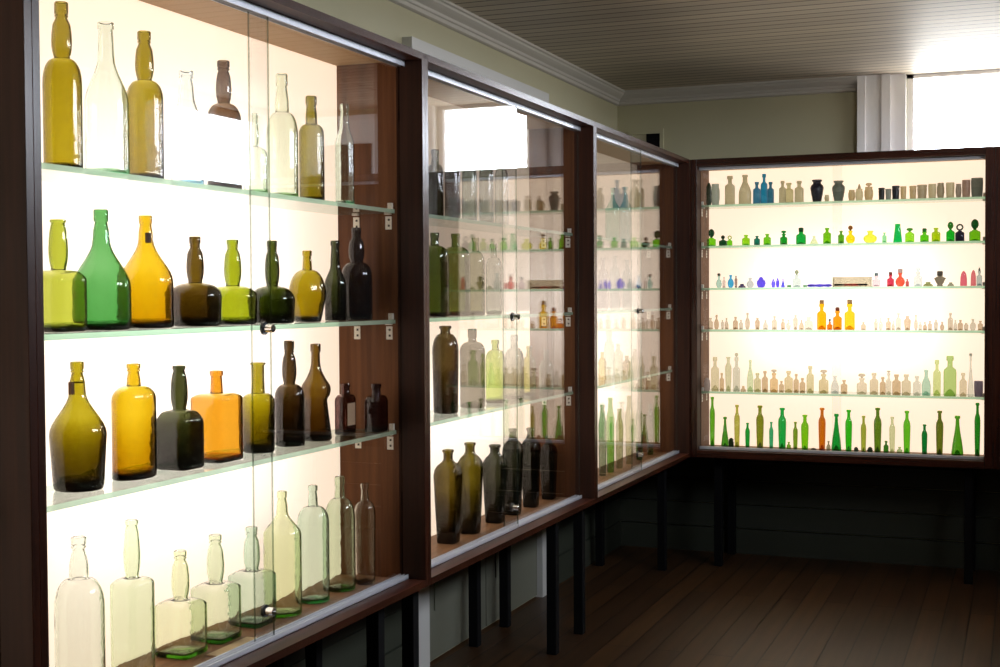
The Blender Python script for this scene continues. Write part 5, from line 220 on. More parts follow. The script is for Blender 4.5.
{'n': 'glass_bottle', 'x': -0.5359, 'y': 6.8, 'z': 0.921, 'h': 0.1029, 'r': 0.0217, 't': 'bot', 'c': (228, 205, 160), 'm': 't', 'a': 0.6, 'l': 'clear round-shouldered bottle, twenty-fourth from the room corner on the fifth shelf', 'cat': 'bottle', 'g': 'clear pharmacy bottles on the far cabinet fifth shelf', 'st': None, 'ang': 0},
{'n': 'glass_bottle', 'x': -0.485, 'y': 6.8, 'z': 0.921, 'h': 0.0963, 'r': 0.018, 't': 'bot', 'c': (235, 220, 185), 'm': 't', 'a': 0.6, 'l': 'clear bottle with flared lip, twenty-fifth from the room corner on the fifth shelf', 'cat': 'bottle', 'g': 'clear pharmacy bottles on the far cabinet fifth shelf', 'st': None, 'ang': 0},
{'n': 'glass_bottle', 'x': -0.4414, 'y': 6.8, 'z': 0.921, 'h': 0.1267, 'r': 0.0215, 't': 'slope', 'c': (195, 215, 175), 'm': 't', 'a': 0.6, 'l': 'aqua sloping bottle, twenty-sixth from the room corner on the fifth shelf', 'cat': 'bottle', 'g': 'clear pharmacy bottles on the far cabinet fifth shelf', 'st': None, 'ang': 0},
{'n': 'glass_bottle', 'x': -0.3909, 'y': 6.8, 'z': 0.921, 'h': 0.1769, 'r': 0.0179, 't': 'bot', 'c': (222, 222, 140), 'm': 't', 'a': 0.6, 'l': 'tall yellow green bottle, twenty-seventh from the room corner on the fifth shelf', 'cat': 'bottle', 'g': 'clear pharmacy bottles on the far cabinet fifth shelf', 'st': None, 'ang': 0},
{'n': 'glass_bottle', 'x': -0.3301, 'y': 6.8, 'z': 0.921, 'h': 0.1973, 'r': 0.03, 't': 'bot', 'c': (195, 210, 120), 'm': 't', 'a': 0.6, 'l': 'tall square pale green bottle, twenty-eighth from the room corner on the fifth shelf', 'cat': 'bottle', 'g': 'clear pharmacy bottles on the far cabinet fifth shelf', 'st': None, 'ang': 0},
{'n': 'glass_bottle', 'x': -0.269, 'y': 6.8, 'z': 0.921, 'h': 0.1148, 'r': 0.0166, 't': 'bot', 'c': (235, 210, 165), 'm': 't', 'a': 0.6, 'l': 'clear small-necked bottle, twenty-ninth from the room corner on the fifth shelf', 'cat': 'bottle', 'g': 'clear pharmacy bottles on the far cabinet fifth shelf', 'st': None, 'ang': 0},
{'n': 'decanter', 'x': -0.2345, 'y': 6.8, 'z': 0.921, 'h': 0.1984, 'r': 0.0142, 't': 'cone', 'c': (238, 222, 190), 'm': 't', 'a': 1, 'l': 'clear cone-shaped decanter with pointed stopper, thirtieth from the room corner on the fifth shelf', 'cat': 'decanter', 'g': 'clear pharmacy bottles on the far cabinet fifth shelf', 'st': ('cap', (190, 180, 150)), 'ang': 0},
{'n': 'glass_cup', 'x': -0.1979, 'y': 6.8, 'z': 0.921, 'h': 0.0769, 'r': 0.0212, 't': 'cup', 'c': (120, 100, 105), 'm': 'f', 'a': 0.6, 'l': 'purple grey cylinder, thirty-first from the room corner on the fifth shelf', 'cat': 'cup', 'g': 'clear pharmacy bottles on the far cabinet fifth shelf', 'st': None, 'ang': 0},
{'n': 'glass_bottle', 'x': -1.5106, 'y': 6.8, 'z': 0.6205, 'h': 0.2685, 'r': 0.014, 't': 'tall', 'c': (95, 165, 25), 'm': 't', 'a': 1, 'l': 'tall green cylinder bottle, first from the room corner on the far cabinet floor', 'cat': 'bottle', 'g': 'slender green bottles on the far cabinet floor', 'st': None, 'ang': 0},
{'n': 'glass_bottle', 'x': -1.4434, 'y': 6.8, 'z': 0.6205, 'h': 0.1653, 'r': 0.0202, 't': 'tear', 'c': (70, 140, 30), 'm': 't', 'a': 1, 'l': 'green tear-shaped bottle, second from the room corner on the far cabinet floor', 'cat': 'bottle', 'g': 'slender green bottles on the far cabinet floor', 'st': None, 'ang': 0},
{'n': 'glass_stopper', 'x': -1.4212, 'y': 6.845, 'z': 0.6205, 'h': 0.0513, 'r': 0.0153, 't': 'lump', 'c': (22, 40, 15), 'm': 'f', 'a': 0.6, 'l': 'dark glass stopper lump, third from the room corner on the far cabinet floor', 'cat': 'stopper', 'g': 'slender green bottles on the far cabinet floor', 'st': None, 'ang': 0},
{'n': 'glass_bottle', 'x': -1.3805, 'y': 6.8, 'z': 0.6205, 'h': 0.2298, 'r': 0.0151, 't': 'tall', 'c': (185, 175, 70), 'm': 't', 'a': 1, 'l': 'yellowish tall bottle, fourth from the room corner on the far cabinet floor', 'cat': 'bottle', 'g': 'slender green bottles on the far cabinet floor', 'st': None, 'ang': 0},
{'n': 'glass_bottle', 'x': -1.3258, 'y': 6.8, 'z': 0.6205, 'h': 0.1374, 'r': 0.0126, 't': 'tall', 'c': (25, 150, 45), 'm': 't', 'a': 1, 'l': 'short emerald bottle, fifth from the room corner on the far cabinet floor', 'cat': 'bottle', 'g': 'slender green bottles on the far cabinet floor', 'st': None, 'ang': 0},
{'n': 'glass_bottle', 'x': -1.2612, 'y': 6.8, 'z': 0.6205, 'h': 0.2292, 'r': 0.02, 't': 'tall', 'c': (130, 135, 25), 'm': 't', 'a': 1, 'l': 'tall olive bottle, sixth from the room corner on the far cabinet floor', 'cat': 'bottle', 'g': 'slender green bottles on the far cabinet floor', 'st': None, 'ang': 0},
{'n': 'glass_bottle', 'x': -1.2031, 'y': 6.8, 'z': 0.6205, 'h': 0.1464, 'r': 0.0115, 't': 'tall', 'c': (60, 165, 100), 'm': 't', 'a': 1, 'l': 'short aqua green bottle, seventh from the room corner on the far cabinet floor', 'cat': 'bottle', 'g': 'slender green bottles on the far cabinet floor', 'st': None, 'ang': 0},
{'n': 'glass_bottle', 'x': -1.147, 'y': 6.8, 'z': 0.6205, 'h': 0.2203, 'r': 0.0214, 't': 'tall', 'c': (30, 165, 60), 'm': 't', 'a': 1, 'l': 'tall emerald bottle, eighth from the room corner on the far cabinet floor', 'cat': 'bottle', 'g': 'slender green bottles on the far cabinet floor', 'st': None, 'ang': 0},
{'n': 'glass_bottle', 'x': -1.1134, 'y': 6.8, 'z': 0.6205, 'h': 0.0461, 'r': 0.0104, 't': 'bot', 'c': (120, 165, 40), 'm': 't', 'a': 0.6, 'l': 'tiny green bottle, ninth from the room corner on the far cabinet floor', 'cat': 'bottle', 'g': 'slender green bottles on the far cabinet floor', 'st': None, 'ang': 0},
{'n': 'glass_bottle', 'x': -1.08, 'y': 6.8, 'z': 0.6205, 'h': 0.1501, 'r': 0.0124, 't': 'tall', 'c': (120, 150, 30), 'm': 't', 'a': 1, 'l': 'short olive bottle, tenth from the room corner on the far cabinet floor', 'cat': 'bottle', 'g': 'slender green bottles on the far cabinet floor', 'st': None, 'ang': 0},
{'n': 'glass_bottle', 'x': -1.0321, 'y': 6.8, 'z': 0.6205, 'h': 0.1875, 'r': 0.0198, 't': 'tall', 'c': (120, 190, 15), 'm': 't', 'a': 1, 'l': 'bright lime bottle, eleventh from the room corner on the far cabinet floor', 'cat': 'bottle', 'g': 'slender green bottles on the far cabinet floor', 'st': None, 'ang': 0},
{'n': 'glass_stopper', 'x': -0.9883, 'y': 6.8, 'z': 0.6205, 'h': 0.0199, 'r': 0.016, 't': 'lump', 'c': (60, 40, 20), 'm': 'f', 'a': 0.6, 'l': 'brown lump, twelfth from the room corner on the far cabinet floor', 'cat': 'stopper', 'g': 'slender green bottles on the far cabinet floor', 'st': None, 'ang': 0},
{'n': 'glass_bottle', 'x': -0.9459, 'y': 6.8, 'z': 0.6205, 'h': 0.2257, 'r': 0.0185, 't': 'tall', 'c': (200, 105, 10), 'm': 't', 'a': 1, 'l': 'tall orange amber bottle, thirteenth from the room corner on the far cabinet floor', 'cat': 'bottle', 'g': 'slender green bottles on the far cabinet floor', 'st': None, 'ang': 0},
{'n': 'glass_bottle', 'x': -0.9135, 'y': 6.8, 'z': 0.6205, 'h': 0.0584, 'r': 0.0111, 't': 'ballb', 'c': (150, 140, 100), 'm': 't', 'a': 0.6, 'l': 'tiny clear globe, fourteenth from the room corner on the far cabinet floor', 'cat': 'bottle', 'g': 'slender green bottles on the far cabinet floor', 'st': None, 'ang': 0},
{'n': 'glass_bottle', 'x': -0.8805, 'y': 6.845, 'z': 0.6205, 'h': 0.193, 'r': 0.0252, 't': 'tear', 'c': (15, 150, 45), 'm': 't', 'a': 1, 'l': 'emerald tear-shaped bottle, fifteenth from the room corner on the far cabinet floor', 'cat': 'bottle', 'g': 'slender green bottles on the far cabinet floor', 'st': None, 'ang': 0},
{'n': 'glass_bottle', 'x': -0.8139, 'y': 6.8, 'z': 0.6205, 'h': 0.219, 'r': 0.0178, 't': 'tall', 'c': (50, 180, 20), 'm': 't', 'a': 1, 'l': 'vivid green tall bottle, sixteenth from the room corner on the far cabinet floor', 'cat': 'bottle', 'g': 'slender green bottles on the far cabinet floor', 'st': None, 'ang': 0},
{'n': 'glass_stopper', 'x': -0.7769, 'y': 6.8, 'z': 0.6205, 'h': 0.033, 'r': 0.0122, 't': 'lump', 'c': (22, 40, 15), 'm': 'f', 'a': 0.6, 'l': 'dark green lump, seventeenth from the room corner on the far cabinet floor', 'cat': 'stopper', 'g': 'slender green bottles on the far cabinet floor', 'st': None, 'ang': 0},
{'n': 'glass_bottle', 'x': -0.7411, 'y': 6.8, 'z': 0.6205, 'h': 0.1908, 'r': 0.0139, 't': 'tall', 'c': (160, 165, 50), 'm': 't', 'a': 1, 'l': 'pale olive narrow bottle, eighteenth from the room corner on the far cabinet floor', 'cat': 'bottle', 'g': 'slender green bottles on the far cabinet floor', 'st': None, 'ang': 0},
{'n': 'glass_stopper', 'x': -0.7088, 'y': 6.8, 'z': 0.6205, 'h': 0.0355, 'r': 0.0146, 't': 'lump', 'c': (22, 40, 15), 'm': 'f', 'a': 0.6, 'l': 'second dark green lump, nineteenth from the room corner on the far cabinet floor', 'cat': 'stopper', 'g': 'slender green bottles on the far cabinet floor', 'st': None, 'ang': 0},
{'n': 'glass_bottle', 'x': -0.6725, 'y': 6.8, 'z': 0.6205, 'h': 0.2329, 'r': 0.0194, 't': 'tall', 'c': (95, 125, 25), 'm': 't', 'a': 1, 'l': 'tall dark olive bottle, twentieth from the room corner on the far cabinet floor', 'cat': 'bottle', 'g': 'slender green bottles on the far cabinet floor', 'st': None, 'ang': 0},
{'n': 'glass_bottle', 'x': -0.6316, 'y': 6.8, 'z': 0.6205, 'h': 0.0686, 'r': 0.0121, 't': 'bot', 'c': (50, 110, 20), 'm': 't', 'a': 0.6, 'l': 'tiny dark green bottle, twenty-first from the room corner on the far cabinet floor', 'cat': 'bottle', 'g': 'slender green bottles on the far cabinet floor', 'st': None, 'ang': 0},
{'n': 'glass_bottle', 'x': -0.6023, 'y': 6.8, 'z': 0.6205, 'h': 0.1898, 'r': 0.0145, 't': 'tall', 'c': (215, 210, 150), 'm': 't', 'a': 1, 'l': 'pale cream tall bottle, twenty-second from the room corner on the far cabinet floor', 'cat': 'bottle', 'g': 'slender green bottles on the far cabinet floor', 'st': None, 'ang': 0},
{'n': 'glass_bottle', 'x': -0.5664, 'y': 6.8, 'z': 0.6205, 'h': 0.0409, 'r': 0.013, 't': 'bot', 'c': (170, 185, 120), 'm': 't', 'a': 0.6, 'l': 'tiny clear bottle, twenty-third from the room corner on the far cabinet floor', 'cat': 'bottle', 'g': 'slender green bottles on the far cabinet floor', 'st': None, 'ang': 0},
{'n': 'glass_bottle', 'x': -0.5321, 'y': 6.8, 'z': 0.6205, 'h': 0.2217, 'r': 0.0178, 't': 'tall', 'c': (100, 185, 30), 'm': 't', 'a': 1, 'l': 'tall lime bottle, twenty-fourth from the room corner on the far cabinet floor', 'cat': 'bottle', 'g': 'slender green bottles on the far cabinet floor', 'st': None, 'ang': 0},
{'n': 'glass_rod', 'x': -0.4909, 'y': 6.8, 'z': 0.6205, 'h': 0.01, 'r': 0.0192, 't': 'lie', 'c': (60, 70, 30), 'm': 't', 'a': 0.5, 'l': 'dark glass rod lying flat, twenty-fifth from the room corner on the far cabinet floor', 'cat': 'rod', 'g': 'slender green bottles on the far cabinet floor', 'st': None, 'ang': 0},
{'n': 'glass_bottle', 'x': -0.4484, 'y': 6.8, 'z': 0.6205, 'h': 0.1565, 'r': 0.0144, 't': 'tall', 'c': (10, 115, 40), 'm': 't', 'a': 1, 'l': 'short deep green bottle, twenty-sixth from the room corner on the far cabinet floor', 'cat': 'bottle', 'g': 'slender green bottles on the far cabinet floor', 'st': None, 'ang': 0},
{'n': 'glass_rod', 'x': -0.4137, 'y': 6.8, 'z': 0.6205, 'h': 0.012, 'r': 0.0163, 't': 'lie', 'c': (30, 60, 25), 'm': 't', 'a': 0.5, 'l': 'green glass rod lying flat, twenty-seventh from the room corner on the far cabinet floor', 'cat': 'rod', 'g': 'slender green bottles on the far cabinet floor', 'st': None, 'ang': 0},
{'n': 'glass_bottle', 'x': -0.3774, 'y': 6.8, 'z': 0.6205, 'h': 0.2259, 'r': 0.0184, 't': 'tall', 'c': (100, 110, 25), 'm': 't', 'a': 1, 'l': 'olive brown bottle, twenty-eighth from the room corner on the far cabinet floor', 'cat': 'bottle', 'g': 'slender green bottles on the far cabinet floor', 'st': None, 'ang': 0},
{'n': 'glass_bottle', 'x': -0.2953, 'y': 6.82, 'z': 0.6205, 'h': 0.2019, 'r': 0.0286, 't': 'tear', 'c': (80, 150, 25), 'm': 't', 'a': 1, 'l': 'broad green tear-shaped bottle, twenty-ninth from the room corner on the far cabinet floor', 'cat': 'bottle', 'g': 'slender green bottles on the far cabinet floor', 'st': None, 'ang': 0},
{'n': 'glass_rod', 'x': -0.2414, 'y': 6.8, 'z': 0.6205, 'h': 0.01, 'r': 0.0189, 't': 'lie', 'c': (40, 60, 30), 'm': 't', 'a': 0.5, 'l': 'bent green glass rod, thirtieth from the room corner on the far cabinet floor', 'cat': 'rod', 'g': 'slender green bottles on the far cabinet floor', 'st': None, 'ang': 0},
{'n': 'glass_bottle', 'x': -0.2024, 'y': 6.8, 'z': 0.6205, 'h': 0.2698, 'r': 0.0142, 't': 'tall', 'c': (35, 125, 25), 'm': 't', 'a': 1, 'l': 'tall deep green cylinder bottle, thirty-first from the room corner on the far cabinet floor', 'cat': 'bottle', 'g': 'slender green bottles on the far cabinet floor', 'st': None, 'ang': 0}
]

sc = bpy.context.scene
vs = sc.view_settings
vs.view_transform = 'Standard'; vs.look = 'None'; vs.gamma = 1.0; vs.use_curve_mapping = False
vs.exposure = 0.0
cy = sc.cycles
cy.use_denoising = True
cy.max_bounces = 14; cy.transmission_bounces = 12; cy.transparent_max_bounces = 48
cy.glossy_bounces = 5; cy.diffuse_bounces = 4; cy.volume_bounces = 0
cy.caustics_reflective = False; cy.caustics_refractive = False
cy.sample_clamp_indirect = 4.0
# ---------------------------------------------------------------- materials
def lin(c):
    c = c / 255
    return c / 12.92 if c <= .04045 else ((c + .055) / 1.055) ** 2.4
def rgb(c): return (lin(c[0]), lin(c[1]), lin(c[2]), 1)
class NT:
    def __init__(s, name):
        s.m = bpy.data.materials.new(name); s.m.use_nodes = True
        s.t = s.m.node_tree; s.t.nodes.clear()
        s.out = s.n('ShaderNodeOutputMaterial')
    def n(s, k, **kw):
        x = s.t.nodes.new(k)
        for a, b in kw.items():
            if a[0] == '_': x.inputs[a[1:].replace('_', ' ')].default_value = b
            else: setattr(x, a, b)
        return x
    def l(s, a, b): s.t.links.new(a, b)
    def math(s, op, a, b=None):
        x = s.n('ShaderNodeMath', operation=op)
        for i, v in enumerate((a, b)):
            if v is None: continue
            if isinstance(v, (int, float)): x.inputs[i].default_value = v
            else: s.l(v, x.inputs[i])
        return x.outputs[0]
def facing(nt):      # (1-|cos|), symmetric for both sides of a thin sheet
    g = nt.n('ShaderNodeNewGeometry')
    d = nt.n('ShaderNodeVectorMath', operation='DOT_PRODUCT')
    nt.l(g.outputs['Normal'], d.inputs[0]); nt.l(g.outputs['Incoming'], d.inputs[1])
    return nt.math('SUBTRACT', 1.0, nt.math('ABSOLUTE', d.outputs['Value']))
def schlick(nt, f):
    return nt.math('ADD', nt.math('MULTIPLY', nt.math('POWER', f, 4.0), .95), .05)
def simple(name, col, rough=.5, metal=0, spec=.5):
    nt = NT(name); b = nt.n('ShaderNodeBsdfPrincipled'); b.inputs['Base Color'].default_value = col
    b.inputs['Roughness'].default_value = rough; b.inputs['Metallic'].default_value = metal
    b.inputs['Specular IOR Level'].default_value = spec
    nt.l(b.outputs[0], nt.out.inputs[0]); return nt.m
def thin_glass(name, tint=(1, 1, 1, 1)):
    nt = NT(name); f = facing(nt); F = schlick(nt, f)
    tr = nt.n('ShaderNodeBsdfTransparent'); tr.inputs[0].default_value = tint
    gl = nt.n('ShaderNodeBsdfGlossy', distribution='GGX'); gl.inputs['Roughness'].default_value = 0.0
    mx = nt.n('ShaderNodeMixShader'); nt.l(F, mx.inputs[0]); nt.l(tr.outputs[0], mx.inputs[1]); nt.l(gl.outputs[0], mx.inputs[2])
    nt.l(mx.outputs[0], nt.out.inputs[0]); return nt.m
def tinted(name, c, frosted=0.0):   # small coloured glass: two walls, each the square root of the whole tint
    nt = NT(name); f = facing(nt); F = schlick(nt, f)
    L = (1.22, 1.0, .74)
    if frosted: L = (.60, .47, .34)
    T = [min(.97, max(.0004, (lin(c[i]) / L[i]))) for i in range(3)]
    a = tuple(math.sqrt(t) for t in T) + (1,); b = tuple(t ** 1.5 for t in T) + (1,)
    mc = nt.n('ShaderNodeMix', data_type='RGBA'); mc.inputs[6].default_value = a; mc.inputs[7].default_value = b
    nt.l(nt.math('POWER', f, 2.2), mc.inputs[0])
    tr = nt.n('ShaderNodeBsdfTransparent'); nt.l(mc.outputs[2], tr.inputs[0])
    last = tr
    if frosted:
        di = nt.n('ShaderNodeBsdfTranslucent'); nt.l(mc.outputs[2], di.inputs[0])
        d2 = nt.n('ShaderNodeBsdfDiffuse'); d2.inputs[0].default_value = rgb(tuple(v * .75 for v in c))
        m0 = nt.n('ShaderNodeMixShader'); m0.inputs[0].default_value = .4
        nt.l(di.outputs[0], m0.inputs[1]); nt.l(d2.outputs[0], m0.inputs[2])
        m1 = nt.n('ShaderNodeMixShader'); m1.inputs[0].default_value = frosted
        nt.l(tr.outputs[0], m1.inputs[1]); nt.l(m0.outputs[0], m1.inputs[2]); last = m1
    gl = nt.n('ShaderNodeBsdfGlossy'); gl.inputs['Roughness'].default_value = .35 if frosted else .05
    mx = nt.n('ShaderNodeMixShader'); nt.l(F, mx.inputs[0]); nt.l(last.outputs[0], mx.inputs[1]); nt.l(gl.outputs[0], mx.inputs[2])
    nt.l(mx.outputs[0], nt.out.inputs[0]); return nt.m
def real_glass(name, c, path=.008):
    nt = NT(name)
    L = (1.55, 1.25, .92)
    if min(c) > 140: L = (1.15, .95, .74)
    k = 1.0 if min(c) > 140 else .84
    if min(c) > 140: path = .011
    T = [min(.985, max(.0005, k * lin(c[i]) / L[i])) for i in range(3)]
    sig = [-math.log(t) / path for t in T]; d = max(max(sig), 1e-3)
    g = nt.n('ShaderNodeBsdfGlass'); g.inputs['Roughness'].default_value = 0.0; g.inputs['IOR'].default_value = 1.46
    tc = nt.n('ShaderNodeTexCoord'); no = nt.n('ShaderNodeTexNoise'); no.inputs['Scale'].default_value = 30; no.inputs['Detail'].default_value = 2
    nt.l(tc.outputs['Object'], no.inputs['Vector'])
    bp = nt.n('ShaderNodeBump'); bp.inputs['Strength'].default_value = .11; bp.inputs['Distance'].default_value = .01
    nt.l(no.outputs[0], bp.inputs['Height']); nt.l(bp.outputs[0], g.inputs['Normal'])
    nt.l(g.outputs[0], nt.out.inputs['Surface'])
    v = nt.n('ShaderNodeVolumeAbsorption'); v.inputs['Color'].default_value = tuple(1 - s / d for s in sig) + (1,)
    v.inputs['Density'].default_value = d
    nt.l(v.outputs[0], nt.out.inputs['Volume'])
    return nt.m
def wood(name, c1, c2, rough=.26, axis='z', scale=1.0):
    nt = NT(name); tc = nt.n('ShaderNodeTexCoord'); mp = nt.n('ShaderNodeMapping')
    s = {'z': (34, 34, 1.6), 'y': (34, 1.6, 34), 'x': (1.6, 34, 34)}[axis]
    mp.inputs['Scale'].default_value = tuple(v * scale for v in s)
    nt.l(tc.outputs['Object'], mp.inputs[0])
    no = nt.n('ShaderNodeTexNoise'); no.inputs['Scale'].default_value = 1.5; no.inputs['Detail'].default_value = 6
    nt.l(mp.outputs[0], no.inputs['Vector'])
    r = nt.n('ShaderNodeValToRGB'); r.color_ramp.elements[0].position = .32; r.color_ramp.elements[1].position = .7
    r.color_ramp.elements[0].color = c1; r.color_ramp.elements[1].color = c2
    nt.l(no.outputs[0], r.inputs[0])
    b = nt.n('ShaderNodeBsdfPrincipled'); nt.l(r.outputs[0], b.inputs['Base Color']); b.inputs['Roughness'].default_value = rough
    b.inputs['Specular IOR Level'].default_value = .55 if rough < .5 else .2
    nt.l(b.outputs[0], nt.out.inputs[0]); return nt.m
M = {}
wc1, wc2 = (.022, .0055, .0025, 1), (.055, .014, .006, 1)
M['wood_z'] = wood('mahogany upright', wc1, wc2, axis='z')
M['wood_y'] = wood('mahogany along y', wc1, wc2, axis='y')
M['wood_x'] = wood('mahogany along x', wc1, wc2, axis='x')
M['recess_shade'] = wood('matt shaded wood', (.02, .006, .0025, 1), (.045, .013, .005, 1), .6)  # side faces before the doors, their shade put into this dark colour
for _a in 'xyz': M['inner_' + _a] = wood('lit inner wood ' + _a, (.10, .036, .012, 1), (.19, .072, .024, 1), .55, _a)  # inner sides, lightened in colour for the glow of the light panel
M['lip'] = wood('red front edge', (.030, .008, .004, 1), (.085, .022, .010, 1), .5, 'y')
M['inner_top'] = simple('pale lit wood', (.50, .32, .17, 1), .6, 0, .2)  # underside of the top board, the panel's light put into its colour
M['inner_low'] = wood('lit bottom wood', (.20, .095, .04, 1), (.32, .16, .07, 1), .5, 'y')  # inside of the bottom board, paler to carry the glow in its colour
M['metal'] = simple('aluminium', (.80, .82, .88, 1), .34, .55)
M['chrome'] = simple('chrome', (.7, .7, .7, 1), .12, 1)
M['black'] = simple('black steel', (.004, .004, .0045, 1), .7, 0, .12)
M['rubber'] = simple('dark ring', (.02, .022, .03, 1), .35)
M['bracket'] = simple('ivory bracket', (.92, .88, .78, 1), .45)
M['screw'] = simple('dark screw', (.05, .045, .04, 1), .4, .6)
M['pane'] = thin_glass('door glass')
M['shelf'] = thin_glass('shelf glass', (.955, .985, .965, 1))
def edge_glass():
    nt = NT('green glass edge')
    t = nt.n('ShaderNodeBsdfTranslucent'); t.inputs[0].default_value = (.78, 1.0, .88, 1)
    d = nt.n('ShaderNodeBsdfDiffuse'); d.inputs[0].default_value = (.6, .85, .75, 1)
    x = nt.n('ShaderNodeBsdfTransparent'); x.inputs[0].default_value = (.70, .97, .84, 1)
    m = nt.n('ShaderNodeMixShader'); m.inputs[0].default_value = .25; nt.l(t.outputs[0], m.inputs[1]); nt.l(d.outputs[0], m.inputs[2])
    m2 = nt.n('ShaderNodeMixShader'); m2.inputs[0].default_value = .55; nt.l(m.outputs[0], m2.inputs[1]); nt.l(x.outputs[0], m2.inputs[2])
    nt.l(m2.outputs[0], nt.out.inputs[0]); return nt.m
M['edge'] = edge_glass()
def pane_edge():
    nt = NT('door glass edge'); d = nt.n('ShaderNodeBsdfDiffuse'); d.inputs[0].default_value = (.16, .19, .16, 1)
    x = nt.n('ShaderNodeBsdfTransparent'); x.inputs[0].default_value = (.55, .62, .55, 1)
    m = nt.n('ShaderNodeMixShader'); m.inputs[0].default_value = .72; nt.l(d.outputs[0], m.inputs[1]); nt.l(x.outputs[0], m.inputs[2])
    nt.l(m.outputs[0], nt.out.inputs[0]); return nt.m
M['paneedge'] = pane_edge()
def glow(name, col, s):
    nt = NT(name); e = nt.n('ShaderNodeEmission'); e.inputs[0].default_value = col; e.inputs[1].default_value = s
    t = nt.n('ShaderNodeBsdfTranslucent'); t.inputs[0].default_value = (.8, .8, .8, 1)
    a = nt.n('ShaderNodeAddShader'); nt.l(e.outputs[0], a.inputs[0]); nt.l(t.outputs[0], a.inputs[1])
    nt.l(a.outputs[0], nt.out.inputs[0]); return nt.m
GC = (1.0, .80, .60, 1)
M['glow'] = glow('lit diffuser', GC, .66)
M['glow_dim'] = glow('dim diffuser', GC, .22)
M['off'] = simple('unlit board', (.03, .028, .03, 1), .8)
M['white'] = simple('white paint', (.90, .88, .87, 1), .4)
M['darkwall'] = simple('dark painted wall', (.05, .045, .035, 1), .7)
M['crown'] = simple('crown paint', (.50, .47, .42, 1), .5)
def wallmat():
    nt = NT('pale green wall paint'); tc = nt.n('ShaderNodeTexCoord')
    no = nt.n('ShaderNodeTexNoise'); no.inputs['Scale'].default_value = 1.7; no.inputs['Detail'].default_value = 5
    nt.l(tc.outputs['Object'], no.inputs['Vector'])
    r = nt.n('ShaderNodeValToRGB'); r.color_ramp.elements[0].color = (.40, .375, .235, 1); r.color_ramp.elements[1].color = (.50, .465, .31, 1)
    nt.l(no.outputs[0], r.inputs[0]); b = nt.n('ShaderNodeBsdfPrincipled'); b.inputs['Roughness'].default_value = .6
    nt.l(r.outputs[0], b.inputs['Base Color']); nt.l(b.outputs[0], nt.out.inputs[0]); return nt.m
M['wall'] = wallmat()
M['dado'] = simple('green grey board paint', (.036, .040, .027, 1), .6, 0, .3)
def boards(name, ca, cb, mort, width, row, msize, swap, rough, bumpd, grain):
    nt = NT(name); tc = nt.n('ShaderNodeTexCoord'); sp = nt.n('ShaderNodeSeparateXYZ'); cb_ = nt.n('ShaderNodeCombineXYZ')
    nt.l(tc.outputs['Object'], sp.inputs[0])
    nt.l(sp.outputs[1 if swap else 0], cb_.inputs[0]); nt.l(sp.outputs[0 if swap else 1], cb_.inputs[1])
    br = nt.n('ShaderNodeTexBrick'); br.offset = .37; br.offset_frequency = 2; br.squash = 1
    for k, v in (('Scale', 1.0), ('Mortar Size', msize), ('Mortar Smooth', .15), ('Bias', 0.0), ('Brick Width', width), ('Row Height', row)): br.inputs[k].default_value = v
    br.inputs['Color1'].default_value = ca; br.inputs['Color2'].default_value = cb; br.inputs['Mortar'].default_value = mort
    nt.l(cb_.outputs[0], br.inputs['Vector'])
    mp = nt.n('ShaderNodeMapping'); mp.inputs['Scale'].default_value = (1.2, 22, 1); nt.l(cb_.outputs[0], mp.inputs[0])
    no = nt.n('ShaderNodeTexNoise'); no.inputs['Scale'].default_value = 1.6; no.inputs['Detail'].default_value = 7; nt.l(mp.outputs[0], no.inputs['Vector'])
    r = nt.n('ShaderNodeValToRGB'); g0 = 1 - grain; r.color_ramp.elements[0].position = .3; r.color_ramp.elements[1].position = .7
    r.color_ramp.elements[0].color = (g0, g0, g0, 1); r.color_ramp.elements[1].color = (1, 1, 1, 1); nt.l(no.outputs[0], r.inputs[0])
    mx = nt.n('ShaderNodeMix', data_type='RGBA', blend_type='MULTIPLY'); mx.inputs[0].default_value = 1
    nt.l(br.outputs['Color'], mx.inputs[6]); nt.l(r.outputs[0], mx.inputs[7])
    b = nt.n('ShaderNodeBsdfPrincipled'); b.inputs['Roughness'].default_value = rough; nt.l(mx.outputs[2], b.inputs['Base Color'])
    bp = nt.n('ShaderNodeBump'); bp.inputs['Distance'].default_value = bumpd; bp.inputs['Strength'].default_value = .8; bp.invert = True
    nt.l(br.outputs['Fac'], bp.inputs['Height']); nt.l(bp.outputs[0], b.inputs['Normal'])
    nt.l(b.outputs[0], nt.out.inputs[0]); return nt.m
M['floor'] = boards('old plank floor', (.085, .036, .010, 1), (.048, .020, .006, 1), (.01, .006, .004, 1), 1.7, .105, .0035, True, .42, .004, .5)
M['ceiling'] = boards('painted ceiling boards', (.66, .57, .45, 1), (.53, .455, .36, 1), (.11, .085, .06, 1), 60, .082, .006, False, .5, .004, .14)
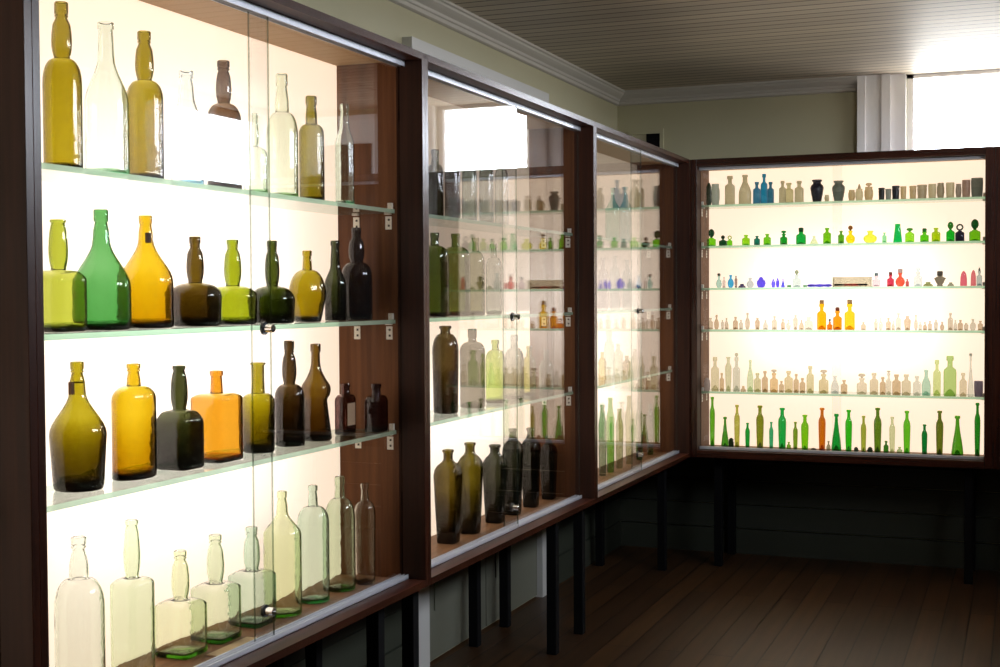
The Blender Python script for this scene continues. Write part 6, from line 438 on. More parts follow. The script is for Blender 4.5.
# ---------------------------------------------------------------- mesh helpers
def obj(name, V, F, mat, parent=None, loc=None, smooth=False, mats=None, fm=None):
    me = bpy.data.meshes.new(name); me.from_pydata(V, [], F); me.update()
    for m in (mats or [mat]): me.materials.append(m)
    if fm:
        for i, k in enumerate(fm): me.polygons[i].material_index = k
    if smooth: me.polygons.foreach_set('use_smooth', [True] * len(F))
    o = bpy.data.objects.new(name, me); C.objects.link(o)
    if parent is not None: o.parent = parent
    if loc is not None: o.location = loc
    return o
def boxes(bs):
    V, F = [], []
    for (x0, x1, y0, y1, z0, z1) in bs:
        x0, x1 = sorted((x0, x1)); y0, y1 = sorted((y0, y1)); z0, z1 = sorted((z0, z1))
        b = len(V)
        V += [(x0, y0, z0), (x1, y0, z0), (x1, y1, z0), (x0, y1, z0), (x0, y0, z1), (x1, y0, z1), (x1, y1, z1), (x0, y1, z1)]
        F += [(b, b+3, b+2, b+1), (b+4, b+5, b+6, b+7), (b, b+1, b+5, b+4), (b+1, b+2, b+6, b+5), (b+2, b+3, b+7, b+6), (b+3, b, b+4, b+7)]
    return V, F
def bevel(o, w=.0012):
    m = o.modifiers.new('Bevel', 'BEVEL'); m.width = w; m.segments = 2; m.limit_method = 'ANGLE'
    return o
def thing(name, label, cat, loc, group=None, kind=None):
    o = bpy.data.objects.new(name, None); C.objects.link(o); o.location = loc; o.empty_display_size = .05
    return tag(o, label, cat, group, kind)
def tag(o, label=None, cat=None, group=None, kind=None):
    if label: o['label'] = label
    if cat: o['category'] = cat
    if group: o['group'] = group
    if kind: o['kind'] = kind
    return o
def struct(name, bs, mat, label=None, cat=None):
    o = obj(name, *boxes(bs), mat); o['kind'] = 'structure'
    if label: o['label'] = label; o['category'] = cat
    return o
def ring_pts(r, z, seg, n, asp, k):
    P = []
    for i in range(seg):
        a = 2 * PI * (i + .5) / seg; c, s = math.cos(a), math.sin(a)
        q = (abs(c) ** n + abs(s) ** n) ** (-1 / n) if n != 2 else 1
        P.append((r * k * q * c * asp, r * k * q * s, z))
    return P
def lathe(rings, seg, capb=True, capt=True):
    V, F = [], []
    for P in rings: V += P
    for j in range(len(rings) - 1):
        for i in range(seg):
            a = j * seg + i; b = j * seg + (i + 1) % seg
            F.append((a, b, b + seg, a + seg))
    if capb: V.append((0, 0, rings[0][0][2])); c = len(V) - 1; F += [(c, (i + 1) % seg, i) for i in range(seg)]
    if capt:
        V.append((0, 0, rings[-1][0][2])); c = len(V) - 1; o = (len(rings) - 1) * seg
        F += [(c, o + i, o + (i + 1) % seg) for i in range(seg)]
    return V, F
def cyl(r, z0, z1, seg=20, prof=None):
    P = prof or [(r, z0), (r, z1)]
    return lathe([ring_pts(max(a, 1e-4), b, seg, 2, 1, 1) for a, b in P], seg)
# ---------------------------------------------------------------- bottles
gm = {}
def glass_for(kind, c):
    key = (kind, c)
    if key not in gm:
        if kind == 'g': gm[key] = real_glass('bottle glass %d %d %d' % c, c)
        elif kind == 't': gm[key] = tinted('tinted glass %d %d %d' % c, c)
        else: gm[key] = tinted('frosted glass %d %d %d' % c, c, .72)
    return gm[key]
GROOVE = 0
def hero(d):
    seg = d['seg']; H = d['h']; P = [(t * H, r) for t, r in d['p']]
    rmax = max(r for _, r in P)
    def sect(r):                       # the neck is round, the body takes the bottle's own section
        u = min(1, max(0, (r / rmax - .5) / .35)); u = u * u * (3 - 2 * u)
        n = 2 + (8 - 2) * u if d['s'] == 'q' else 2
        return n, 1 + (d['a'] - 1) * u, 1 + (d['k'] - 1) * u
    def dens(Q):                       # rings close together keep the smooth shading true along straight walls
        R = [Q[0]]
        for (za, ra), (zb, rb) in zip(Q, Q[1:]):
            m = int(abs(zb - za) / .012)
            for j in range(1, m + 1): u = j / (m + 1); R.append((za + (zb - za) * u, ra + (rb - ra) * u))
            R.append((zb, rb))
        return R
    P = dens(P)
    outer = []
    for z, r in P:
        n, a, k = sect(r); outer.append(ring_pts(r, z, seg, n, a, k))
    rings = outer
    t0 = .0032
    if d['m'] == 'g':
        inner = []
        zf = .003 + .005 * d['tb']
        pts = [p for p in P if p[0] > zf]
        r_at = pts[0][1]
        pts = [(zf, r_at * .8), (zf + .004, r_at * .97)] + [p for p in pts if p[0] > zf + .006]
        pts = dens([(zf, r_at * .8), (zf + .002, r_at * .93), (zf + .005, r_at * .985), (zf + .008, r_at)] + [p for p in pts if p[0] > zf + .0085])
        for z, r in reversed(pts):
            w = max(0, 1 - z / (.55 * H)); t = t0 * (1 + (d['tb'] - 1) * w * 1.4)
            n, a, k = sect(r); inner.append(ring_pts(max(r - t, r * .45), min(z, H - 0.0), seg, n, a, k))
        # the punt: an inner bump over the base
        inner.append(ring_pts(r_at * .3, zf + .006, seg, 2, 1, 1))
        rings = outer + inner
        V, F = lathe(rings, seg)
    else:
        V, F = lathe(rings, seg, True, False)
    o = obj(d['n'], V, F, glass_for(d['m'], d['c']), loc=(d['x'], d['y'], d['z'] + .0006), smooth=True)
    tag(o, d['l'], d['cat'], d['g'])
    r_n = min(r for z, r in P if z > .72 * H)
    if d['ex'] == 'fleck':
        o2 = obj('paper_scrap', *boxes([(-.004, .004, -.006, .005, -.011, .011)]), simple('brown scrap', (.05, .018, .008, 1), .8), parent=o, loc=(r_n * 1.25, -r_n * .9, .80 * H))
        o2['label'] = 'dark brown scrap stuck on the neck'
    if d['ex'] == 'tag':
        o2 = obj('neck_tag', *boxes([(-.004, .004, -.0045, .0045, -.013, .012)]), simple('brown tag', (.16, .08, .03, 1), .8), parent=o, loc=(.004, -r_n - .012, .80 * H))
        st = obj('string', *cyl(0, 0, 0, 16, [(r_n + .0006, -.001), (r_n + .0045, -.0005), (r_n + .0045, .0005), (r_n + .0006, .001)]), simple('string', (.35, .25, .12, 1), .9), parent=o, loc=(0, 0, .80 * H + .010))
    if d['ex'] == 'label':
        r = rmax * d['k'] * 1.01
        o2 = obj('paper_label', *boxes([(r * d['a'] + .0004, r * d['a'] + .0009, -r * .62, r * .62, H * .18, H * .62)]), simple('worn paper', (.42, .27, .16, 1), .8), parent=o)
        o2['label'] = 'worn brown paper label'
    return o
T = {
 'bot': [(0, .92), (.02, 1), (.60, 1), (.66, .93), (.70, .62), (.73, .42), (.88, .40), (.885, .58), (1, .56)],
 'slope': [(0, .95), (.02, 1), (.40, 1), (.55, .82), (.68, .5), (.75, .38), (.92, .36), (.925, .46), (1, .45)],
 'ballb': [(0, .45), (.03, .6), (.14, .86), (.32, 1), (.5, .92), (.64, .62), (.70, .36), (.88, .34), (.89, .48), (1, .46)],
 'body': [(0, .92), (.03, 1), (.78, 1), (.88, .8), (.92, .5), (1, .48)],
 'flask': [(0, .85), (.05, 1), (.62, 1), (.76, .9), (.84, .5), (1, .42)],
 'vase': [(0, .62), (.05, .66), (.35, .86), (.62, 1), (.74, .92), (.82, .62), (.9, .58), (.93, .74), (1, .78)],
 'jar': [(0, .7), (.06, .8), (.35, 1), (.7, .98), (.85, .8), (.9, .82), (1, .84)],
 'obelisk': [(0, .96), (.04, 1), (.80, .64), (.86, .6), (.9, .62), (1, .6)],
 'pot': [(0, .82), (.05, .86), (.75, .97), (.82, .9), (.86, 1), (1, 1)],
 'cup': [(0, .86), (.04, .9), (.4, .98), (.8, 1), (.9, .97), (1, .95)],
 'cone': [(0, .94), (.04, 1), (.15, .95), (.72, .3), (.86, .24), (.88, .36), (1, .34)],
 'tall': [(0, .72), (.02, .78), (.35, .92), (.66, 1), (.74, .9), (.80, .55), (.84, .45), (.95, .45), (.955, .66), (1, .64)],
 'tear': [(0, .86), (.03, .98), (.12, 1), (.35, .8), (.6, .5), (.78, .34), (.93, .30), (.935, .48), (1, .46)],
 'gem': [(0, .55), (.06, .75), (.38, 1), (.62, .9), (.82, .45), (.88, .5), (1, .2)],
 'dome': [(0, .95), (.05, 1), (.55, .92), (.78, .75), (.92, .45), (1, .12)],
 'urn': [(0, .5), (.1, .52), (.16, .4), (.3, .62), (.62, .86), (.7, 1), (.78, 1), (.86, .7), (1, .25)],
 'ink': [(0, .95), (.15, 1), (.45, .8), (.65, .4), (.7, .5), (1, .48)],
 'lump': [(0, .7), (.15, .95), (.4, .85), (.5, 1), (.72, .75), (.8, .85), (1, .3)],
}
def small(d):
    seg = 16 if d['t'] != 'gem' else 7
    r, H = d['r'], d['h']; mat = glass_for(d['m'], d['c'])
    st = d['st']
    loc = (d['x'], d['y'], d['z'] + .0006)
    if d['t'] == 'lie' or d['t'] == 'lieb':
        R = min(H / 2, .011 if d['t'] == 'lie' else .008) if H > .006 else .004
        rings = []
        for u, k in ((-1, .4), (-.96, .8), (-.7, 1), (-.3, .85), (0, 1), (.35, .85), (.75, 1), (.96, .75), (1, .35)):
            rings.append([(u * r, R * k * math.cos(2*PI*i/12), R + R * k * math.sin(2*PI*i/12)) for i in range(12)])
        V, F = lathe(rings, 12)
        o = obj(d['n'], V, F, mat, loc=loc, smooth=True)
    elif d['t'] == 'box':
        V, F = boxes([(-r, r, -.03, .03, 0, .004), (-r, r, -.03, -.027, 0, H), (-r, r, .027, .03, 0, H), (-r, -r + .003, -.03, .03, 0, H), (r - .003, r, -.03, .03, 0, H)])
        o = obj(d['n'], V, F, glass_for('t', (236, 214, 176)), loc=loc)
        tr = bpy.data.objects
        for i, (u, c) in enumerate(((-.7, (60, 60, 40)), (-.25, (200, 40, 40)), (.12, (210, 45, 45)), (.55, (70, 40, 40)))):
            rr = [[(u * r + s * .022, .006 * k * math.cos(2*PI*j/10), .0105 + .006 * k * math.sin(2*PI*j/10)) for j in range(10)] for s, k in ((-1, .5), (-.7, 1), (0, .8), (.7, 1), (1, .5))]
            q = obj('glass_rod', *lathe(rr, 10), glass_for('t', c), loc=(loc[0], loc[1] - .016 + .008 * (i % 2) * 0, loc[2]), smooth=True)
            tag(q, '%s glass rod %s in the long frosted box on the third shelf' % (('olive', 'scarlet', 'crimson', 'maroon')[i], ('first', 'second', 'third', 'last')[i]), 'rod', 'glass rods in the frosted box')
    else:
        n = {'pot': 2, 'jar': 2, 'vase': 2, 'cup': 2, 'tall': 2, 'tear': 2, 'cone': 2, 'slope': 2, 'ballb': 2, 'dome': 2, 'urn': 2, 'gem': 2, 'ink': 2}.get(d['t'], 4)
        rm = 1
        rings = []
        for t, k in T[d['t']]:
            u = min(1, max(0, (k - .5) / .3)); nn = 2 + (n - 2) * u; aa = 1 + (d['a'] - 1) * u
            P = [(y, x, z) for x, y, z in ring_pts(r * k, t * H, seg, nn, aa, 1)][::-1]
            if d['t'] == 'lump': P = [(x * random.uniform(.8, 1.1), y * random.uniform(.8, 1.1), z) for x, y, z in P]
            rings.append(P)
        V, F = lathe(rings, seg, True, d['t'] in ('gem', 'dome', 'urn', 'lump'))
        if d['t'] in ('tall', 'tear', 'bot', 'slope', 'body', 'flask') and d['m'] == 't':   # the kick-up of the thick base
            w = .62 if d['t'] in ('tall', 'tear') else .86
            V2, F2 = lathe([[(y, x, z) for x, y, z in ring_pts(r * w * k, max(.0015, hh * H), seg, 2, d['a'], 1)][::-1] for k, hh in ((1, .008), (.92, .05), (.7, .10), (.35, .15), (.05, .17))], seg)
            n0 = len(V); V += V2; F += [tuple(i + n0 for i in q) for q in F2]
        o = obj(d['n'], V, F, mat, loc=loc, smooth=d['t'] not in ('gem',))
    tag(o, d['l'], d['cat'], d['g'])
    if st:
        kind, c = st; m = glass_for('f', c) if kind in ('cap', 'cone') else glass_for('t', c)
        rn = r * .45
        if kind == 'ball': pr = [(rn * .5, 0), (rn * .5, rn * .5)] + [(rn * 1.15 * math.sin(a) + 1e-4, rn * 1.5 - rn * 1.15 * math.cos(a)) for a in (.5, .9, 1.3, 1.7, 2.2, 2.7, 3.1)]
        elif kind == 'oval': pr = [(rn * .6, 0), (rn * .6, rn * .4)] + [(rn * 1.6 * math.sin(a) + 1e-4, rn * 2.4 - rn * 2.1 * math.cos(a)) for a in (.5, .9, 1.3, 1.7, 2.2, 2.7, 3.1)]
        elif kind == 'disc': pr = [(rn * .5, 0), (rn * .6, rn * .5), (rn * 1.5, rn * .8), (rn * 1.7, rn * 1.3), (rn * 1.2, rn * 1.9), (rn * .2, rn * 2.0)]
        elif kind == 'cap': pr = [(rn * 1.1, 0), (rn * 1.15, rn * 1.6), (rn * .9, rn * 1.9)]
        elif kind == 'cone': pr = [(rn * .9, 0), (rn * .9, rn * .8), (rn * .55, rn * 2), (rn * .1, rn * 3.0)]
        if kind == 'ring':
            V, F = [], []
            R1, R2 = r * .62, r * .2
            for i in range(14):
                a = 2*PI*i/14
                for j in range(6):
                    b = 2*PI*j/6; q = R1 + R2 * math.cos(b); V.append((q * math.cos(a), R2 * math.sin(b), R1 + R2 + q * math.sin(a)))
            F = [(i*6+j, ((i+1) % 14)*6+j, ((i+1) % 14)*6+(j+1) % 6, i*6+(j+1) % 6) for i in range(14) for j in range(6)]
        else: V, F = cyl(0, 0, 0, 12, pr)
        s = obj('stopper', V, F, m, parent=o, loc=(0, 0, H), smooth=True)
    return o
for d in HEROES: hero(d)
for d in SMALLS: small(d)
# ---------------------------------------------------------------- display cabinets
ZB, ZT = .584, 2.123
LAMP = 4.2
SH = (1.3385, 1.0175, 1.6575)
def cabinet(root, fx, W, th, shelves, lit, doors, side_brackets, sx, axis, track_h, slack):
    """fx(u, d, z) -> place of a point u along the front, d behind it."""
    def bx(lst):
        out = []
        for (u0, u1, d0, d1, z0, z1) in lst:
            a = fx(u0, d0, z0); b = fx(u1, d1, z1); out.append((a[0], b[0], a[1], b[1], a[2], b[2]))
        return boxes(out)
    DG = .276
    wl = M['wood_' + axis]; wz = M['wood_z']
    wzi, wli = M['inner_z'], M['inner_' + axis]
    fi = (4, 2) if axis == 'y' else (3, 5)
    if side_brackets != 'off':         # paler inside behind the doors: the panel's glow put into its colour
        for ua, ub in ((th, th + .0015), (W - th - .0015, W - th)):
            obj('lit_lining', *bx([(ua, ub, .083, .276, ZB + th + .001, ZT - th - .001)]), M['inner_z'], root)
    def panel(nm, b, mo, mi, k):
        fm = [0] * 6; fm[k] = 1
        bevel(obj(nm, *bx([b]), None, root, mats=[mo, mi], fm=fm))
    panel('side_panel', (0, th, 0, .5, ZB, ZT), wz, M['recess_shade'], fi[0])
    panel('side_panel', (W - th, W, 0, .5, ZB, ZT), wz, M['recess_shade'], fi[1])
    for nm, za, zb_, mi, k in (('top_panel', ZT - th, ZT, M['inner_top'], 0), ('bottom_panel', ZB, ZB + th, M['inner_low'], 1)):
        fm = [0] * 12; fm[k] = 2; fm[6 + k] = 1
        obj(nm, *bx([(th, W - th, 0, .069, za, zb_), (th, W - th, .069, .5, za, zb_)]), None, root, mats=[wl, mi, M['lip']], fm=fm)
    obj('back_panel', *bx([(th, W - th, .485, .5, ZB + th, ZT - th)]), wz, root)
    z0, z1 = ZB + th, ZT - th
    for k, (a, b, m) in enumerate(lit):
        p = obj('light_panel', *bx([(th, W - th, DG, DG + .004, a if k else z0, b if k < len(lit) - 1 else z1)]), M[m], root)
    if side_brackets != 'off':
        for za, zb_ in (((.85, 1.15),) if len(lit) > 1 else ((1.08, 1.66),) if axis == 'x' else ((.86, 1.86),)):
            l = bpy.data.lights.new('light_box_lamp', 'AREA'); l.shape = 'RECTANGLE'; l.size = W * .6; l.size_y = zb_ - za
            l.color = (1, .92, .88); l.energy = LAMP * W * .6 * (zb_ - za) / .6
            o = bpy.data.objects.new('light_box_lamp', l); C.objects.link(o); o.parent = root
            o.location = fx(W / 2, .455, (za + zb_) / 2)
            if axis == 'x': o.rotation_euler = (-PI/2, 0, 0)
            else: o.rotation_euler = (PI/2, 0, -PI/2)
    # tracks
    tw = .028
    for nm, za, zb_ in (('upper_track', z1 - track_h, z1), ('lower_track', z0, z0 + .014)):
        V, F = bx([(th, W - th, .055, .058, za, zb_), (th, W - th, .067, .069, za, zb_), (th, W - th, .079, .082, za, zb_),
                   (th, W - th, .055, .082, (zb_ - .003) if nm[0] == 'u' else za, zb_ if nm[0] == 'u' else za + .003)])
        bevel(obj(nm, V, F, M['metal'], root), .0006)
    if side_brackets == 'off': return
    # sliding glass doors: the first runs behind, the second in front
    for k, (u0, u1, d0) in enumerate(doors):
        V, F = bx([(u0, u1, d0, d0 + .005, z0 + .004, z1 - .004)])
        if slack:                      # the doors stand a little askew in their tracks
            c, s_ = math.cos(slack), math.sin(slack); px, py, _ = fx((u0 + u1) / 2, d0, 0)
            V = [(px + (x - px) * c - (y - py) * s_, py + (x - px) * s_ + (y - py) * c, z) for x, y, z in V]
        if axis == 'y': em = [0, 0, 1, 0, 1, 0]   # x faces are the big ones
        else: em = [0, 0, 0, 1, 0, 1]
        o = obj('sliding_door', V, F, None, root, mats=[M['pane'], M['paneedge']], fm=em)
    for i, (u, dd, z) in enumerate(doors_locks(doors, sx)):
        c = fx(u, dd, z)
        V, F = lathe([[(zz, rr * math.cos(a*PI/10), rr * math.sin(a*PI/10)) for a in range(20)] for zz, rr in
                      ((0, .0150), (.006, .0150))], 20)
        if axis == 'x': V = [(y, -x, z_) for x, y, z_ in V]
        ring = obj('lock', V, F, M['rubber'], root, loc=c, smooth=False)
        V, F = lathe([[(zz, rr * math.cos(a*PI/10), rr * math.sin(a*PI/10)) for a in range(20)] for zz, rr in
                      ((.006, .0095), (.027, .0095), (.029, .008))], 20)
        if axis == 'x': V = [(y, -x, z_) for x, y, z_ in V]
        obj('lock_barrel', V, F, M['chrome'], ring)
    for z in shelves:
        V, F = bx([(th + .002, W - th - .002, .078 + .01, .272, z, z + .0095 * 2)])
        V, F = bx([(th + .002, W - th - .002, .09, .272, z + .008, z + .0195)])
        if axis == 'y': em = [0, 0, 1, 1, 1, 1]
        else: em = [0, 0, 1, 1, 1, 1]
        obj('shelf', V, F, None, root, mats=[M['shelf'], M['edge']], fm=em)
        for us, sgn in ((th, 1), (W - th, -1)):
            for d0 in (.10, .205):
                plate = bx([(us, us + sgn * .0025, d0, d0 + .020, z - .038, z + .0), (us, us + sgn * .016, d0, d0 + .017, z + .0045, z + .0075)])
                b = obj('shelf_bracket', *plate, M['bracket'], root)
                sc_ = bx([(us + sgn * .0025, us + sgn * .0035, d0 + .0055, d0 + .0115, z - .030, z - .024), (us + sgn * .0025, us + sgn * .0035, d0 + .0055, d0 + .0115, z - .013, z - .007)])
                obj('screw', *sc_, M['screw'], b)
            clip = bx([(us, us + sgn * .012, .095, .108, z + .020, z + .038)])
            obj('shelf_clip', *clip, M['bracket'], root)
    holes = []
    for d0 in (.1085, .2135):
        zz = ZB + .12
        while zz < ZT - .08:
            if all(abs(zz - (s - .018)) > .035 for s in shelves): holes.append((W - th - .0012, W - th - .0002, d0 - .002, d0 + .002, zz - .002, zz + .002))
            zz += .064
    obj('peg_hole', *bx(holes), M['screw'], root)['kind'] = 'stuff'
def doors_locks(doors, sx):
    return [(u, dd, z) for (u, dd, z) in sx]
def legs(root, fx, us):
    for u in us:
        for d in (.11, .447):
            a = fx(u - .02, d, 0); b = fx(u + .02, d + .04, ZB)
            bevel(obj('leg', *boxes([(a[0], b[0], a[1], b[1], 0, ZB)]), M['black'], root), .002)
    for d in (.12, .457):
        a = fx(us[0], d, ZB - .03); b = fx(us[-1], d + .02, ZB)
        obj('rail', *boxes([(a[0], b[0], a[1], b[1], ZB - .03, ZB)]), M['black'], root)
Y1, W = 3.4466, 1.6169
names = [('tall wooden display cabinet mostly cut off beside the first lit one', -2), ('first lit display cabinet, full of large green amber and clear bottles', -1),
         ('second lit display cabinet, its glass mirroring a bright window', 0), ('third lit display cabinet, narrow with foreshortening, meeting the corner', 1)]
names[3] = ('third lit display cabinet, touching the far one at the room corner', 1)
for lab, k in names:
    y0 = Y1 + k * W
    root = thing('display_cabinet', lab, 'cabinet', (-1.6, y0, 0), 'wooden display cabinets on black legs')
    fx = lambda u, d, z: (-d, u, z)
    lit = {-2: [(0, 9, 'glow')], -1: [(0, 9, 'glow')], 0: [(0, 1.36, 'glow'), (1.36, 9, 'glow_dim')], 1: [(0, 1.36, 'glow'), (1.36, 9, 'glow_dim')]}[k]
    mid = W / 2
    doors = [(.02, .872, .061), (.798, W - .02, .072)]
    doors = [(.02, .872, .061), (.806, W - .02, .072)]
    lk = [(.835, -1, 1.352), (.825, -1, .685)]
    lk = [(u, .061, z) for u, _, z in lk]
    cabinet(root, fx, W, .02, (1.6575, 1.3385, 1.0175), lit, doors, 'on', lk, 'y', .017, {-2: 0, -1: 0, 0: -.0178, 1: -.0205}[k])
    us = {-2: (.2, W - .2), -1: (.35, 3.36 - (Y1 - W)), 0: (.145, W - .167), 1: (.17, 6.60 - (Y1 + W))}[k]
    legs(root, fx, us)
Y3 = Y1 + 2 * W
XL, XR = -1.6, -.133
root = thing('display_cabinet', 'far lit cabinet with five shelves of small coloured bottles facing the room', 'cabinet', (XL, Y3, 0), 'wooden display cabinets on black legs')
Wb = XR - XL
cabinet(root, lambda u, d, z: (u, d, z), Wb, .036, (1.8735, 1.6605, 1.4415, 1.2245, .9015), [(0, 9, 'glow')],
        [(.036, Wb / 2 + .02, .072), (Wb / 2 - .02, Wb - .036, .061)], 'on', [], 'x', .016, 0)
legs(root, lambda u, d, z: (u, d, z), (.12, Wb - .107))
root = thing('display_cabinet', 'dark unlit cabinet past the far lit one, only its edge in view', 'cabinet', (XR + .001, Y3, 0), 'wooden display cabinets on black legs')
cabinet(root, lambda u, d, z: (u, d, z), 1.05, .036, (), [(0, 9, 'off')], [], 'off', [], 'x', .016, 0)
legs(root, lambda u, d, z: (u, d, z), (.15, .9))
# caption card on the floor of the first cabinet
t = obj('caption_card', *boxes([(-.019, .019, -.085, .085, 0, .0025)]), simple('cream card', (.85, .60, .30, 1), .7), loc=(-1.716, 2.61, .6042))
tag(t, 'small cream caption card lying flat in front of the cube-bodied bottles', 'card')
# ---------------------------------------------------------------- the room
XW, YW, ZC, XRW, YF = -2.14, 7.19, 2.572, 1.0, -1.6
struct('floor', [(XW - .1, XRW + .1, YF - .1, YW + .1, -.1, 0)], M['floor'])
struct('ceiling', [(XW - .1, XRW + .1, YF - .1, YW + .1, ZC, ZC + .1)], M['ceiling'])
struct('wall_left', [(XW - .1, XW, YF - .1, YW, 0, ZC)], M['wall'])
wx0, wx1, wz0 = -.572, .09, 1.55
struct('wall_back', [(XW - .1, wx0, YW, YW + .1, 0, ZC), (wx1, XRW + .1, YW, YW + .1, 0, ZC), (wx0, wx1, YW, YW + .1, 0, wz0)], M['wall'])
struct('wall_front', [(XW - .1, XRW + .1, YF - .1, YF, 0, ZC)], M['darkwall'])
rw = [(2.7, 4.6, 2.0, 2.53), (5.76, 6.95, 2.06, 2.53)]  # first opening is an added, unseen window that lights the left wall
bs = [(XRW, XRW + .1, YF, rw[0][0], 0, ZC), (XRW, XRW + .1, rw[0][1], rw[1][0], 0, ZC), (XRW, XRW + .1, rw[1][1], YW, 0, ZC)]
for a, b, c, d in rw: bs += [(XRW, XRW + .1, a, b, 0, c), (XRW, XRW + .1, a, b, d, ZC)]
struct('wall_right', bs, M['darkwall'])
# window_1, back wall
w = tag(bpy.data.objects.new('window_1', None), kind='structure'); C.objects.link(w); w.location = (0, YW, 0)
obj('window_casing', *boxes([(-.815, wx0 - .08, -.035, 0, wz0 - .12, ZC), (-.815, -.775, -.045, -.035, wz0 - .12, ZC), (wx0 - .12, wx0 - .075, -.045, -.035, wz0 - .12, ZC), (wx0 - .08, wx0, -.02, 0, wz0 - .12, ZC),
    (wx1, wx1 + .15, -.035, 0, wz0 - .12, ZC), (wx1 + .11, wx1 + .15, -.045, -.035, wz0 - .12, ZC)]), M['white'], w)
obj('window_sill', *boxes([(-.85, wx1 + .19, -.06, .02, wz0 - .03, wz0)]), M['white'], w)
obj('window_sash', *boxes([(wx0, wx0 + .035, .03, .07, wz0, ZC), (wx1 - .035, wx1, .03, .07, wz0, ZC), (wx0, wx1, .03, .07, wz0, wz0 + .05), (wx0, wx1, .03, .07, ZC - .02, ZC)]), M['white'], w)
obj('window_glass', *boxes([(wx0 + .035, wx1 - .035, .048, .052, wz0 + .05, ZC - .02)]), M['pane'], w)
for i, (a, b, c, d) in enumerate(rw):  # the nearer of the two is made up as a light source
    w = tag(bpy.data.objects.new('window_%d' % (i + 2), None), kind='structure'); C.objects.link(w); w.location = (XRW, 0, 0)
    obj('window_casing', *boxes([(-.03, 0, a - .12, a, c - .1, d + .08), (-.03, 0, b, b + .12, c - .1, d + .08), (-.03, 0, a, b, d, d + .08), (-.05, .02, a - .14, b + .14, c - .04, c)]), M['white'], w)
    obj('window_sash', *boxes([(.03, .07, a, a + .04, c, d), (.03, .07, b - .04, b, c, d), (.03, .07, a, b, c, c + .04), (.03, .07, a, b, d - .04, d)]), M['white'], w)
    obj('window_glass', *boxes([(.048, .052, a + .04, b - .04, c + .04, d - .04)]), M['pane'], w)
_b = NT('dimmer sheet'); _x = _b.n('ShaderNodeBsdfTranslucent'); _x.inputs[0].default_value = (.30, .31, .36, 1); _b.l(_x.outputs[0], _b.out.inputs[0])  # unseen translucent sheet, added to dim part of the window's reflection
obj('added_dimmer_sheet', *boxes([(.018, .02, 5.80, 6.03, 2.10, 2.52)]), _b.m, w)
# blocked opening over the unlit cabinet
w = tag(bpy.data.objects.new('window_4', None), kind='structure'); C.objects.link(w); w.location = (0, YW, 0)
obj('window_casing', *boxes([(.27, .33, -.04, 0, 1.4, 2.5), (.70, .78, -.04, 0, 1.4, 2.5), (.33, .70, -.04, 0, 2.36, 2.5), (.25, .81, -.06, 0, 2.5, 2.53)]), M['white'], w)
obj('window_shutter', *boxes([(.33, .70, -.012, -.002, 1.4, 2.36)]), M['black'], w)
# cornice
def crown(name, pts, run, fixed, mat):
    V, F = [], []
    n = len(pts)
    for q in run:
        for (p, z) in pts:
            V.append((XW + p, q, ZC - z) if fixed == 'x' else (q, YW - p, ZC - z))
    for i in range(n - 1): F.append((i, i + 1, n + i + 1, n + i))
    F += [tuple(range(n)), tuple(range(2*n - 1, n - 1, -1))]
    F.append((n - 1, 0, n, 2*n - 1))
    o = obj(name, V, F, mat); o['kind'] = 'structure'; return o
cp = [(0, 0), (.062, 0), (.062, .010), (.054, .014), (.050, .022), (.038, .032), (.024, .042), (.020, .052), (.014, .056), (.014, .070), (.008, .074), (0, .076)]
crown('trim_1', cp, (YF, YW), 'x', M['crown'])
crown('trim_2', cp, (XW, -.815), 'y', M['crown'])
# lower wall boards and baseboards
struct('trim_3', [(XW, XW + .012, ya, yb, a, a + .128) for (ya, yb) in ((YF, 4.405), (6.07, YW)) for a in (.14, .272, .404, .536, .668)], M['dado'])
struct('trim_4', [(XW + .012, XRW, YW - .012, YW, a, a + .128) for a in (.14, .272, .404, .536, .668)], M['dado'])
struct('baseboard_left', [(XW, XW + .02, YF, 4.405, 0, .135), (XW, XW + .02, 5.925, YW, 0, .135)], M['dado'])
struct('baseboard_back', [(XW + .02, XRW, YW - .02, YW, 0, .135)], M['dado'])
struct('baseboard_right', [(XRW - .02, XRW, YF, YW - .02, 0, .135)], M['dado'])
# door in the left wall behind the second cabinet
w = tag(bpy.data.objects.new('door_1', None), kind='structure'); C.objects.link(w); w.location = (XW, 0, 0)
obj('door_casing', *boxes([(0, .04, 4.41, 4.53, 0, 2.27), (0, .04, 5.80, 5.92, 0, 2.27), (0, .04, 4.41, 5.92, 2.27, 2.385), (.04, .05, 4.45, 5.88, 2.27, 2.30)]), simple('aged white paint', (.56, .55, .52, 1), .5), w)
obj('door_leaf', *boxes([(0, .012, 4.53, 5.16, .01, 2.27), (0, .012, 5.17, 5.80, .01, 2.27), (.012, .018, 4.63, 5.06, .2, .9), (.012, .018, 5.27, 5.70, .2, .9)]), simple('old door paint', (.16, .16, .12, 1), .5), w)
# painted hatch high on the back wall
t = thing('wall_vent', 'small dark vent in a green painted frame above the corner', 'vent', (-1.97, YW, 2.2))
obj('frame', *boxes([(-.10, .10, -.015, 0, .13, .155), (-.10, -.08, -.015, 0, -.06, .13), (.08, .10, -.015, 0, -.06, .13), (-.10, .10, -.015, 0, -.085, -.06)]), M['wall'], t)
obj('grille', *boxes([(0, .08, -.006, 0, -.06, .13)] + [(.005, .075, -.011, -.006, -.05 + i * .03, -.035 + i * .03) for i in range(6)]), M['black'], t)
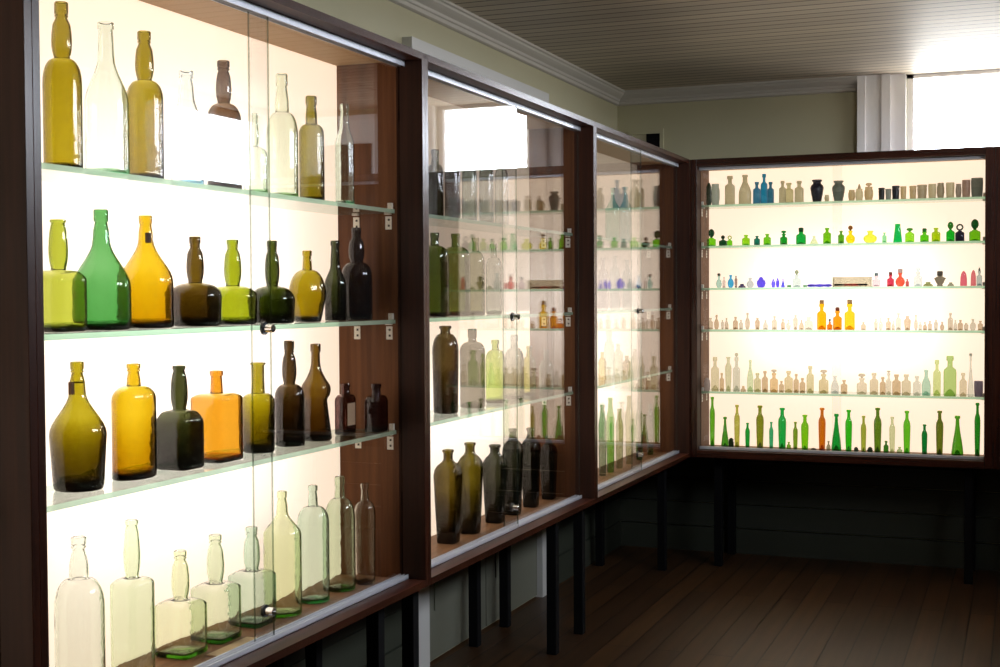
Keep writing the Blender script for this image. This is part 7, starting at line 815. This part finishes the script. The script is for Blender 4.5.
# ---------------------------------------------------------------- daylight
wd = bpy.data.worlds.new('sky'); sc.world = wd; wd.use_nodes = True
bg = wd.node_tree.nodes['Background']; bg.inputs[0].default_value = (.80, .89, 1, 1); bg.inputs[1].default_value = 32.0
_t = wd.node_tree; _g = _t.nodes.new('ShaderNodeTexCoord'); _s = _t.nodes.new('ShaderNodeSeparateXYZ'); _r = _t.nodes.new('ShaderNodeValToRGB')
_t.links.new(_g.outputs['Generated'], _s.inputs[0]); _t.links.new(_s.outputs[2], _r.inputs[0]); _t.links.new(_r.outputs[0], bg.inputs[0])
_r.color_ramp.elements[0].position = 0.0; _r.color_ramp.elements[0].color = (.36, .36, .35, 1)     # ground
_r.color_ramp.elements[1].position = .015; _r.color_ramp.elements[1].color = (.84, .90, 1, 1)       # sky
def portal(loc, rot, sx_, sy_):
    l = bpy.data.lights.new('window_daylight', 'AREA'); l.shape = 'RECTANGLE'; l.size = sx_; l.size_y = sy_; l.cycles.is_portal = True
    o = bpy.data.objects.new('window_daylight', l); C.objects.link(o); o.location = loc; o.rotation_euler = rot
portal(((wx0 + wx1) / 2, YW + .09, (wz0 + ZC) / 2), (-PI/2, 0, 0), wx1 - wx0, ZC - wz0)
for a, b, c, d in rw: portal((XRW + .09, (a + b) / 2, (c + d) / 2), (0, PI/2, 0), d - c, b - a)
# ---------------------------------------------------------------- camera
f, yaw, pit, rol = 1312.8, math.radians(21.714), math.radians(1.637), math.radians(-.315)
cy_, sy_ = math.cos(yaw), math.sin(yaw)
Fv = Vector((-sy_, cy_, 0)); Rv = Vector((cy_, sy_, 0)); Uv = Vector((0, 0, 1))
F2 = Fv * math.cos(pit) - Uv * math.sin(pit); U2 = Uv * math.cos(pit) + Fv * math.sin(pit)
R3 = Rv * math.cos(rol) + U2 * math.sin(rol); U3 = U2 * math.cos(rol) - Rv * math.sin(rol)
cam = bpy.data.cameras.new('camera'); co = bpy.data.objects.new('camera', cam); C.objects.link(co)
cam.sensor_width = 36; cam.lens = f * 36 / 1000; cam.clip_start = .02
m = Matrix((( R3.x, U3.x, -F2.x, 0), (R3.y, U3.y, -F2.y, 0), (R3.z, U3.z, -F2.z, 1.425), (0, 0, 0, 1)))
co.matrix_world = m
sc.camera = co
